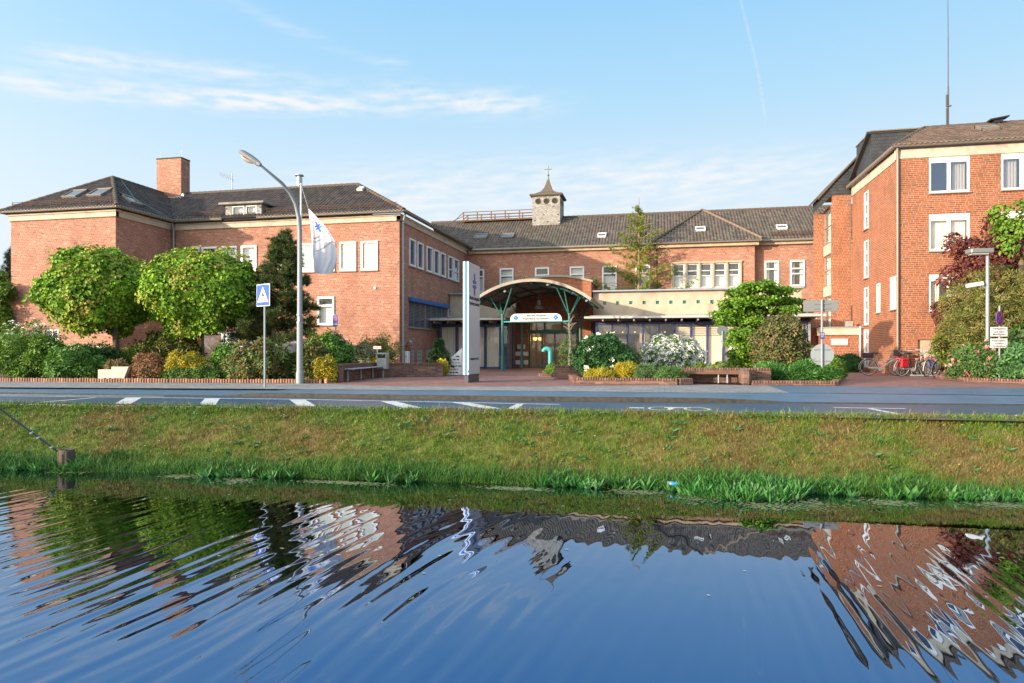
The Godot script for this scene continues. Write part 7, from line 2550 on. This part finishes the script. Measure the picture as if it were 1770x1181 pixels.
func shrubs() -> void:
	rng.seed = 1212
	var fine := leaf_cluster(7, 0.085, 0.05, 0.07, 2, 0.4, 0.15)
	var mid := leaf_cluster(6, 0.12, 0.065, 0.08, 4, 0.4, 0.15)
	var big := leaf_cluster(6, 0.17, 0.07, 0.06, 6, 0.25, 0.12)
	var spray := leaf_cluster(9, 0.16, 0.03, 0.1, 7, 0.6, 0.1)
	var bloom := leaf_cluster(6, 0.05, 0.05, 0.03, 9, 0.4, 0.0)
	var rosy := leaf_cluster(8, 0.07, 0.07, 0.03, 10, 0.7, 0.0)
	var fresh := [Color(0.09, 0.17, 0.02), Color(0.12, 0.20, 0.025), Color(0.065, 0.13, 0.018)]
	var deep := [Color(0.035, 0.085, 0.02), Color(0.05, 0.105, 0.022), Color(0.03, 0.065, 0.018)]
	var olive := [Color(0.085, 0.11, 0.025), Color(0.11, 0.13, 0.03), Color(0.06, 0.08, 0.022), Color(0.14, 0.12, 0.04)]
	var gold := [Color(0.40, 0.30, 0.02), Color(0.34, 0.28, 0.025), Color(0.24, 0.24, 0.03)]
	# left bed, from the edge of the picture to the bench
	shrub("dogwood", "tall loose shrub with white bracts at far left", Vector3(-26.2, 1.5, -24.0), Vector3(1.45, 0.75, 0.9), 650, mid, fresh, {"inner": 0.3, "lift": 1.0, "lump": 0.55, "bloom": [bloom, 420, 1.1, 1.7, [Color(0.75, 0.72, 0.64), Color(0.66, 0.66, 0.56)]]})
	shrub("leafy_shrub", "broad bright green shrub at the left edge, along the edging", Vector3(-22.4, 0.72, -20.9), Vector3(1.5, 0.72, 0.8), 2600, mid, fresh)
	shrub("leafy_shrub", "green shrub with upright shoots left of the stone trough", Vector3(-20.75, 0.62, -20.8), Vector3(0.95, 0.62, 0.7), 1700, mid, [Color(0.06, 0.15, 0.03), Color(0.09, 0.18, 0.03)])
	shrub("dark_shrub", "darker shrub with bare twigs nearest the stone trough", Vector3(-20.7, 0.7, -21.9), Vector3(0.75, 0.62, 0.55), 900, mid, deep, {"inner": 0.3})
	shrub("leafy_shrub", "large green shrub behind the left edge shrubs", Vector3(-24.6, 0.8, -22.4), Vector3(1.5, 0.8, 0.8), 2200, mid, fresh)
	shrub("box_ball", "small round yellow green bush left of the first maple trunk", Vector3(-20.95, 0.72, -22.7), Vector3(0.48, 0.5, 0.45), 900, fine, [Color(0.12, 0.17, 0.02), Color(0.09, 0.14, 0.02)])
	shrub("box_ball", "small round yellow green bush at the first maple trunk", Vector3(-20.2, 0.68, -23.2), Vector3(0.55, 0.48, 0.45), 900, fine, [Color(0.14, 0.18, 0.02), Color(0.10, 0.15, 0.02)])
	shrub("heather", "pinkish heather tuft growing in the stone trough", Vector3(-19.05, 0.6, -20.95), Vector3(0.42, 0.17, 0.3), 420, fine, [Color(0.20, 0.14, 0.07), Color(0.14, 0.13, 0.05), Color(0.26, 0.16, 0.09)])
	shrub("laurel", "tall dark olive laurel under the right maple crown", Vector3(-19.2, 1.05, -23.9), Vector3(1.45, 0.85, 0.8), 2600, big, [Color(0.07, 0.09, 0.02), Color(0.10, 0.11, 0.022), Color(0.035, 0.06, 0.02), Color(0.13, 0.13, 0.03)], {"lobes": 18})
	shrub("reddish_shrub", "low shrub with salmon young leaves right of the trough", Vector3(-17.85, 0.55, -21.2), Vector3(0.72, 0.45, 0.5), 1100, fine, [Color(0.28, 0.13, 0.07), Color(0.22, 0.12, 0.06), Color(0.10, 0.10, 0.03), Color(0.33, 0.16, 0.10)])
	shrub("golden_shrub", "bright yellow shrub below the right maple trunk", Vector3(-16.5, 0.62, -21.3), Vector3(0.85, 0.42, 0.5), 1500, fine, gold)
	shrub("ground_cover", "low dark green cover in front of the yellow shrub", Vector3(-15.7, 0.3, -20.75), Vector3(1.5, 0.24, 0.4), 1500, fine, [Color(0.06, 0.12, 0.02), Color(0.09, 0.15, 0.03)])
	shrub("young_shrub", "fresh green upright shrub right of the right maple trunk", Vector3(-16.05, 0.8, -23.1), Vector3(0.5, 0.55, 0.45), 800, mid, [Color(0.07, 0.17, 0.03), Color(0.10, 0.2, 0.03)])
	shrub("rhododendron", "large rounded rhododendron behind the crossing sign post", Vector3(-13.45, 0.72, -20.95), Vector3(1.1, 0.66, 0.75), 2700, big, [Color(0.07, 0.12, 0.025), Color(0.10, 0.14, 0.035), Color(0.13, 0.15, 0.05), Color(0.20, 0.12, 0.05)], {"lobes": 18, "s0": 0.6, "s1": 0.95})
	shrub("rhododendron", "lower rhododendron between the crossing sign and the street lamp", Vector3(-12.5, 0.55, -21.6), Vector3(0.6, 0.45, 0.5), 900, big, [Color(0.05, 0.10, 0.025), Color(0.08, 0.12, 0.03)], {"s0": 0.6, "s1": 0.95})
	shrub("evergreen_shrub", "upright mottled shrub right behind the street lamp base", Vector3(-11.5, 0.72, -21.2), Vector3(0.46, 0.62, 0.42), 1200, mid, olive)
	shrub("golden_shrub", "small yellow shrub at the corner of the low wall", Vector3(-10.85, 0.5, -20.9), Vector3(0.34, 0.4, 0.3), 750, fine, gold)
	shrub("lilac", "green lilac with a few violet blooms beneath the zone sign", Vector3(-12.15, 1.0, -23.4), Vector3(0.85, 0.75, 0.6), 1900, mid, [Color(0.05, 0.13, 0.02), Color(0.08, 0.17, 0.022)], {"bloom": [bloom, 26, 1.4, 2.2, [Color(0.30, 0.16, 0.40)]]})
	shrub("grey_shrub", "silvery grey green shrub behind the bench wall", Vector3(-12.4, 0.85, -26.6), Vector3(0.85, 0.6, 0.5), 1500, fine, [Color(0.22, 0.22, 0.13), Color(0.16, 0.17, 0.09), Color(0.11, 0.13, 0.06)])
	shrub("thin_shrub", "thin wispy shrub against the sunlit brick behind the bin", Vector3(-12.3, 1.1, -28.4), Vector3(1.1, 0.7, 0.5), 900, fine, [Color(0.13, 0.17, 0.03), Color(0.17, 0.18, 0.04)], {"inner": 0.2, "lump": 0.6})
	shrub("golden_shrub", "low yellow green shrub left of the litter bin", Vector3(-11.5, 0.6, -26.5), Vector3(0.6, 0.3, 0.3), 500, fine, gold)
	var sc := thing("yew_bush", "small dark conical conifer by the left pavilion", "shrub", Vector3(-9.2, 0.1, -28.0))
	var buf := PackedFloat32Array()
	var tuft := needle_tuft(24, 0.16, 0.01, 13, 0.8)
	var limbs := []
	for i in 46:
		var f := i / 45.0
		var ang := i * 2.4
		var l := lerpf(0.62, 0.08, f) * rng.randf_range(0.75, 1.2)
		var ax := Vector3(-9.25, lerpf(0.25, 1.55, f), -28.0)
		var tip := ax + Vector3(cos(ang) * l, l * 0.35, sin(ang) * l)
		limbs.append([ax, tip, 0.012])
		for k in 13:
			push(buf, facing((tip - ax).normalized() + UP * 0.2 + Vector3(rng.randfn(), rng.randfn(), rng.randfn()) * 0.3, rng.randf() * TAU) * rng.randf_range(0.7, 1.1), ax.lerp(tip, rng.randf()) + Vector3(rng.randfn(), rng.randfn(), rng.randfn()) * 0.03, pick([Color(0.03, 0.075, 0.025), Color(0.045, 0.10, 0.03)]))
	trunk(sc, "trunk", [Vector3(-9.25, 0.1, -28.0), Vector3(-9.25, 1.6, -28.0)], [0.05, 0.01], M.bark, limbs)
	many("needles", tuft, M.needle, buf, sc)
	shrub("golden_shrub", "tiny yellow shoots in front of the small conifer", Vector3(-8.95, 0.4, -27.5), Vector3(0.22, 0.35, 0.2), 170, fine, gold)
	# right beds
	var bare := thing("bare_shrub", "nearly leafless grey shrub trained up the right front column", "shrub", Vector3(-4.0, 0.1, -31.5))
	var bl := []
	for i in 26:
		var y := rng.randf_range(0.6, 2.5)
		var a := rng.randf() * TAU
		bl.append([Vector3(-4.08 + rng.randfn() * 0.05, y, -31.6), Vector3(-4.08 + cos(a) * rng.randf_range(0.2, 0.45), y + rng.randf_range(0.1, 0.45), -31.6 + sin(a) * 0.3), 0.022])
	trunk(bare, "stem", [Vector3(-4.1, 0.1, -31.6), Vector3(-4.05, 1.4, -31.6), Vector3(-4.12, 2.5, -31.6)], [0.09, 0.07, 0.03], mat(Color(0.26, 0.22, 0.17), 0.9), bl)
	foliage(bare, "leaves", fine, M.leaf, [[Vector3(-4.2, 1.1, -31.6), Vector3(0.4, 0.8, 0.3)]], 90, 0.7, 1.1, fresh, {"inner": 0.5})
	shrub("ivy_patch", "low green ivy at the foot of the teal vent pipe", Vector3(-4.1, 0.3, -28.4), Vector3(0.65, 0.26, 0.5), 800, fine, fresh, {"category": "ground cover"})
	shrub("rose_bush", "dark green bush with large white roses in the planter", Vector3(-2.0, 0.9, -25.0), Vector3(0.92, 0.72, 0.75), 2900, mid, [Color(0.025, 0.085, 0.022), Color(0.04, 0.12, 0.028), Color(0.02, 0.06, 0.018)], {"lobes": 18, "bloom": [rosy, 75, 1.0, 1.6, [Color(0.82, 0.80, 0.74)]]})
	shrub("leafy_shrub", "olive green bush behind the white rose on its right", Vector3(-1.25, 0.68, -26.6), Vector3(0.5, 0.48, 0.45), 1000, fine, [Color(0.07, 0.12, 0.03), Color(0.10, 0.14, 0.04)])
	shrub("spirea", "arching bush covered in white blossom before the pavilion", Vector3(0.4, 0.98, -27.7), Vector3(1.15, 0.72, 0.9), 1900, fine, [Color(0.09, 0.15, 0.03), Color(0.06, 0.12, 0.025)], {"lobes": 26, "lump": 0.42, "bloom": [bloom, 3000, 0.9, 1.5, [Color(0.78, 0.78, 0.74), Color(0.70, 0.72, 0.66)]]})
	shrub("golden_shrub", "bright yellow low shrub right of the white rose", Vector3(-1.05, 0.42, -23.1), Vector3(0.42, 0.28, 0.35), 800, spray, gold, {"s0": 0.6, "s1": 0.9})
	shrub("golden_shrub", "yellow low plants at the foot of the white rose", Vector3(-1.95, 0.34, -22.8), Vector3(0.5, 0.17, 0.35), 420, spray, gold, {"s0": 0.6, "s1": 0.9})
	shrub("low_conifer", "soft green low conifer right of the yellow shrub", Vector3(-0.4, 0.38, -22.9), Vector3(0.42, 0.24, 0.35), 800, spray, [Color(0.06, 0.12, 0.04), Color(0.09, 0.15, 0.05)], {"s0": 0.6, "s1": 0.9})
	shrub("low_conifer", "soft green low conifer at the right end of the planter", Vector3(0.35, 0.36, -22.5), Vector3(0.5, 0.22, 0.3), 800, spray, [Color(0.07, 0.15, 0.04), Color(0.10, 0.18, 0.05)], {"s0": 0.6, "s1": 0.9})
	shrub("ground_cover", "yellow green low plants behind the right seat wall", Vector3(1.9, 0.4, -26.8), Vector3(1.2, 0.28, 0.5), 800, fine, [Color(0.15, 0.18, 0.03), Color(0.09, 0.15, 0.025)])
	shrub("viburnum", "dense tall rounded bush with bronze green leaves", Vector3(4.55, 1.25, -27.6), Vector3(0.98, 1.2, 0.9), 4200, mid, [Color(0.09, 0.11, 0.03), Color(0.13, 0.14, 0.04), Color(0.06, 0.07, 0.025), Color(0.17, 0.12, 0.06)], {"lobes": 26, "lump": 0.36})
	shrub("juniper", "wide low feathery bright green juniper behind the dark edging", Vector3(4.35, 0.34, -24.3), Vector3(1.5, 0.3, 0.8), 3000, spray, [Color(0.055, 0.16, 0.03), Color(0.08, 0.20, 0.035), Color(0.04, 0.11, 0.025)], {"lobes": 18, "lump": 0.7, "lift": 1.0})
	shrub("box_ball", "rounded yellow green bush behind the round sign back", Vector3(5.8, 0.5, -26.2), Vector3(0.52, 0.42, 0.5), 1300, fine, [Color(0.10, 0.18, 0.02), Color(0.13, 0.21, 0.025)])
	shrub("box_ball", "second rounded bush right of the round sign post", Vector3(6.25, 0.42, -26.9), Vector3(0.4, 0.34, 0.4), 800, fine, [Color(0.08, 0.15, 0.02), Color(0.11, 0.18, 0.025)])
	shrub("yew_hedge", "dark low hedge against the side porch wall", Vector3(9.0, 0.5, -36.6), Vector3(1.0, 0.45, 0.5), 1700, fine, [Color(0.02, 0.07, 0.02), Color(0.03, 0.09, 0.022)], {"category": "hedge"})
	shrub("cotoneaster", "great arching olive and gold mound of shrub at the right", Vector3(13.0, 2.3, -28.6), Vector3(2.5, 1.75, 1.6), 6800, spray, [Color(0.13, 0.14, 0.03), Color(0.17, 0.16, 0.04), Color(0.08, 0.11, 0.025), Color(0.20, 0.17, 0.06)], {"lobes": 30, "lump": 0.42, "lift": 0.9, "s0": 0.7, "s1": 1.1})
	shrub("leafy_shrub", "yellow green shrub between the bicycles and the arching mound", Vector3(11.75, 1.35, -29.9), Vector3(0.9, 1.35, 0.8), 2400, mid, [Color(0.12, 0.16, 0.02), Color(0.17, 0.19, 0.03), Color(0.08, 0.12, 0.02)], {"lobes": 18})
	shrub("purple_bush", "purple red lower boughs beside the yellow green shrub", Vector3(11.2, 2.75, -29.8), Vector3(0.7, 0.55, 0.5), 420, M.maple_leaf, [Color(0.10, 0.03, 0.03), Color(0.13, 0.045, 0.03)], {"s0": 0.6, "s1": 0.9, "inner": 0.3})
	shrub("rhododendron", "flowering rhododendron with pink blossom by the right edging", Vector3(11.0, 0.72, -26.7), Vector3(1.05, 0.62, 0.7), 2200, big, [Color(0.05, 0.11, 0.03), Color(0.08, 0.14, 0.035)], {"s0": 0.55, "s1": 0.9, "bloom": [rosy, 150, 0.8, 1.3, [Color(0.62, 0.16, 0.18), Color(0.70, 0.38, 0.36), Color(0.66, 0.26, 0.24)]]})
	shrub("ivy_bank", "blue green creeping shrubs below the white plates", Vector3(12.3, 0.62, -25.8), Vector3(1.5, 0.6, 0.8), 3000, mid, [Color(0.045, 0.12, 0.04), Color(0.07, 0.15, 0.045), Color(0.035, 0.09, 0.03)])
	shrub("laurel", "dark glossy shrub filling the right edge beside the plates", Vector3(13.2, 1.3, -26.4), Vector3(1.2, 1.0, 0.7), 2300, big, [Color(0.05, 0.11, 0.03), Color(0.08, 0.14, 0.03)])


func bank_plants() -> void:
	rng.seed = 1313
	var hue: FastNoiseLite = M.hue
	var nz: FastNoiseLite = M.nz
	var blade := func(k: int, h: float, w: float, spread: float, bend: float, sd: int) -> ArrayMesh:
		var m := MB.new()
		var r := RandomNumberGenerator.new()
		r.seed = sd
		for i in k:
			var a := r.randf() * TAU
			var d := Vector3(cos(a), 0, sin(a))
			var s := d.cross(UP).rotated(UP, r.randf_range(-0.7, 0.7)) * w
			var o := Vector3(r.randfn(), 0, r.randfn()) * spread
			var l := h * r.randf_range(0.6, 1.15)
			var mid := o + UP * l * 0.6 + d * l * bend * 0.35
			var tip := o + UP * l * r.randf_range(0.75, 1.0) + d * l * bend
			m.tri(o - s, o + s, mid + s * 0.7)
			m.tri(o - s, mid + s * 0.7, mid - s * 0.7)
			m.tri(mid - s * 0.7, mid + s * 0.7, tip)
		return m.mesh()
	var turf: ArrayMesh = blade.call(9, 0.075, 0.0035, 0.05, 0.8, 1)
	var long: ArrayMesh = blade.call(10, 0.26, 0.005, 0.06, 0.6, 2)
	var dock := leaf_cluster(7, 0.24, 0.06, 0.04, 21, 1.5, 0.12)
	var reed := leaf_cluster(9, 0.21, 0.04, 0.07, 22, 1.5, 0.1)
	var g := [Color(0.09, 0.18, 0.015), Color(0.13, 0.22, 0.018), Color(0.17, 0.24, 0.02)]
	var dry := [Color(0.22, 0.155, 0.035), Color(0.29, 0.23, 0.085), Color(0.16, 0.10, 0.028), Color(0.20, 0.19, 0.035)]
	var b1 := PackedFloat32Array()
	for i in 30000:
		var x := rng.randf_range(-16.0, 10.5)
		var f := rng.randf()
		var z := bank_top(x) - 0.1 + f * 2.45
		var h := hue.get_noise_2d(x, z) + 0.3 * hue.get_noise_2d(x * 6.0, z * 6.0)
		var brown := clampf(h * 1.5 + 0.42 + (x + 4.0) * 0.028 - absf(f - 0.45) * 0.9 + 0.1, 0.05, 0.93)
		var c: Color = pick(dry) if rng.randf() < brown else pick(g)
		push(b1, facing(Vector3(rng.randfn() * 0.25, 1, rng.randfn() * 0.25 + 0.15), rng.randf() * TAU) * rng.randf_range(0.55, 1.15) * (1.25 if f < 0.12 else 1.0), Vector3(x, bank_height(x, z, nz) - 0.005, z), c * rng.randf_range(0.75, 1.25))
	many("bank_grass", turf, M.grass, b1)
	tag(get_node("bank_grass"), "short mown grass, green and brown patches, covering the canal bank", "grass")
	var b2 := PackedFloat32Array()
	for i in 5200:
		var x := rng.randf_range(-16.0, 10.5)
		var f := absf(rng.randfn()) * 0.33
		var z := bank_top(x) + 2.42 - f
		var lush := 1.0 if rng.randf() < 0.75 else 0.6
		push(b2, facing(Vector3(rng.randfn() * 0.2, 1, rng.randfn() * 0.2 + 0.2), rng.randf() * TAU) * rng.randf_range(0.5, 1.1) * lush * clampf(1.15 - f * 0.9, 0.3, 1.0), Vector3(x, bank_height(x, z, nz) - 0.01, z), pick([Color(0.04, 0.13, 0.018), Color(0.06, 0.165, 0.022), Color(0.085, 0.19, 0.026)]) * rng.randf_range(0.8, 1.2))
	for i in 2600:
		var x := rng.randf_range(-16.0, 2.0) if i % 3 else rng.randf_range(-16.0, -7.0)
		var z := bank_top(x) + rng.randf_range(-0.15, 0.35)
		push(b2, facing(Vector3(rng.randfn() * 0.2, 1, rng.randfn() * 0.2), rng.randf() * TAU) * rng.randf_range(0.2, 0.42), Vector3(x, bank_height(x, z, nz) - 0.01, z), pick([Color(0.055, 0.12, 0.015), Color(0.075, 0.15, 0.018), Color(0.10, 0.17, 0.02)]) * rng.randf_range(0.8, 1.2))
	many("long_grass", long, M.grass, b2)
	tag(get_node("long_grass"), "longer fresh grass along the road edge and above the water", "grass")
	var b3 := PackedFloat32Array()
	for i in 900:
		var x := rng.randf_range(-16.0, 10.5)
		if hue.get_noise_2d(x * 0.5, 3.0) < -0.2 and x < 4.0:
			continue
		var z := bank_top(x) + 2.42 + rng.randf_range(-0.3, 0.14)
		push(b3, facing(Vector3(rng.randfn() * 0.15, 1, rng.randfn() * 0.15 + 0.1), rng.randf() * TAU) * rng.randf_range(0.45, 0.95), Vector3(x, maxf(bank_height(x, z, nz), -0.97), z), pick([Color(0.04, 0.16, 0.03), Color(0.065, 0.21, 0.04), Color(0.11, 0.26, 0.08)]) * rng.randf_range(0.8, 1.2))
	many("waterside_plants", dock, M.leaf, b3)
	tag(get_node("waterside_plants"), "broad leaved green plants along the water line", "plants")
	var cl := thing("reed_clump", "dense clump of tall waterside plants growing out into the canal", "plant", Vector3(1.2, -0.95, -10.5))
	var b4 := PackedFloat32Array()
	for i in 330:
		var a := rng.randf() * TAU
		var r := sqrt(rng.randf())
		push(b4, facing(Vector3(rng.randfn() * 0.2, 1, rng.randfn() * 0.2), rng.randf() * TAU) * rng.randf_range(0.65, 1.25), Vector3(1.15 + cos(a) * r * 0.88, -0.99 + 0.08 * maxf(-sin(a) * r, 0.0), -10.5 + sin(a) * r * 0.42), pick([Color(0.04, 0.17, 0.03), Color(0.07, 0.22, 0.045), Color(0.12, 0.27, 0.09)]) * rng.randf_range(0.8, 1.25))
	many("leaves", reed, M.leaf, b4, cl)
	var lone := thing("dock_plant", "single tall pointed leaves standing behind the stump", "plant", Vector3(-9.7, -0.85, -10.7))
	var lm := PackedFloat32Array()
	for i in 5:
		push(lm, facing(Vector3(rng.randfn() * 0.15, 1, 0.1), rng.randf() * TAU) * rng.randf_range(0.9, 1.4), Vector3(-9.62 + rng.randfn() * 0.2, -0.86, -10.72), Color(0.05, 0.15, 0.035))
	for i in 8:
		push(lm, facing(Vector3(rng.randfn() * 0.3, 1, 0.1), rng.randf() * TAU) * rng.randf_range(0.8, 1.2), Vector3(-10.7 + rng.randfn() * 0.14, -0.93, -10.25 + rng.randfn() * 0.1), Color(0.05, 0.16, 0.05))
	many("leaves", reed, M.leaf, lm, lone)
	# duckweed and drift along the edge
	var fleck := MB.new()
	for k in 5:
		var a0 := TAU * k / 5
		var a1 := TAU * (k + 1) / 5
		fleck.tri(Vector3(0, 0.004, 0), Vector3(cos(a1), 0, sin(a1)), Vector3(cos(a0), 0, sin(a0)))
	var b5 := PackedFloat32Array()
	for q in [[-9.3, -9.62, 0.9, 0.12], [-7.3, -9.55, 0.5, 0.08], [-6.2, -9.42, 0.45, 0.16], [-4.6, -9.6, 1.2, 0.06], [-2.0, -9.72, 1.0, 0.06], [-0.3, -9.85, 0.8, 0.09], [0.5, -9.6, 0.5, 0.16], [1.35, -9.32, 0.75, 0.10], [1.9, -9.55, 0.55, 0.15], [2.9, -9.85, 0.8, 0.10], [4.3, -10.0, 0.9, 0.10], [5.8, -10.1, 1.0, 0.1]]:
		for i in int(420 * q[2]):
			push(b5, Basis(UP, rng.randf() * TAU).scaled(Vector3.ONE * rng.randf_range(0.008, 0.026)), Vector3(q[0] * 1.077 + rng.randfn() * q[2] * 0.3, -0.947, q[1] * 1.077 + 0.28 + rng.randfn() * q[3] * 1.2), pick([Color(0.12, 0.20, 0.05), Color(0.17, 0.24, 0.07), Color(0.22, 0.23, 0.11), Color(0.28, 0.20, 0.14)]))
	many("duckweed", fleck.mesh(), M.petal, b5)
	tag(get_node("duckweed"), "pale green duckweed and drift floating along the bank", "duckweed")
	# daisies, litter and flecks on the bank
	var b6 := PackedFloat32Array()
	for i in 130:
		var x := rng.randf_range(-14.0, 8.0)
		var z := bank_top(x) + rng.randf_range(-0.1, 2.2) * (0.3 if i % 2 else 1.0)
		push(b6, facing(Vector3(rng.randfn() * 0.3, 1, 0.3), 0.0).scaled(Vector3.ONE * rng.randf_range(0.008, 0.016)), Vector3(x, bank_height(x, z, nz) + 0.07, z), pick([Color(0.75, 0.74, 0.7), Color(0.7, 0.6, 0.1), Color(0.62, 0.55, 0.5)]))
	many("daisies", fleck.mesh(), M.petal, b6)
	tag(get_node("daisies"), "scattered daisies and dandelions in the bank grass", "flowers")
	var b7 := PackedFloat32Array()
	for i in 60:
		push(b7, Basis(UP, rng.randf() * TAU).scaled(Vector3(rng.randf_range(0.01, 0.03), 0.02, 0.012)), Vector3(rng.randf_range(-9.0, 4.0), -0.944, rng.randf_range(-10.2, -6.0)), pick([Color(0.5, 0.45, 0.38), Color(0.25, 0.2, 0.12), Color(0.6, 0.58, 0.5)]))
	many("floating_debris", fleck.mesh(), M.petal, b7)
	tag(get_node("floating_debris"), "tiny pale flecks drifting on the canal water", "debris")
	var b8 := PackedFloat32Array()
	var weed := leaf_cluster(8, 0.09, 0.035, 0.02, 31, 0.35, 0.1)
	for i in 260:
		var x := rng.randf_range(-15.0, 9.5)
		var z := bank_top(x) + rng.randf_range(0.1, 2.2)
		push(b8, facing(Vector3(rng.randfn() * 0.15, 1, 0.25), rng.randf() * TAU) * rng.randf_range(0.5, 1.5), Vector3(x, bank_height(x, z, nz) + 0.02, z), pick([Color(0.05, 0.15, 0.03), Color(0.07, 0.18, 0.05), Color(0.10, 0.20, 0.06)]))
	many("bank_weeds", weed, M.leaf, b8)
	tag(get_node("bank_weeds"), "small leafy weeds dotted through the bank grass", "weeds")
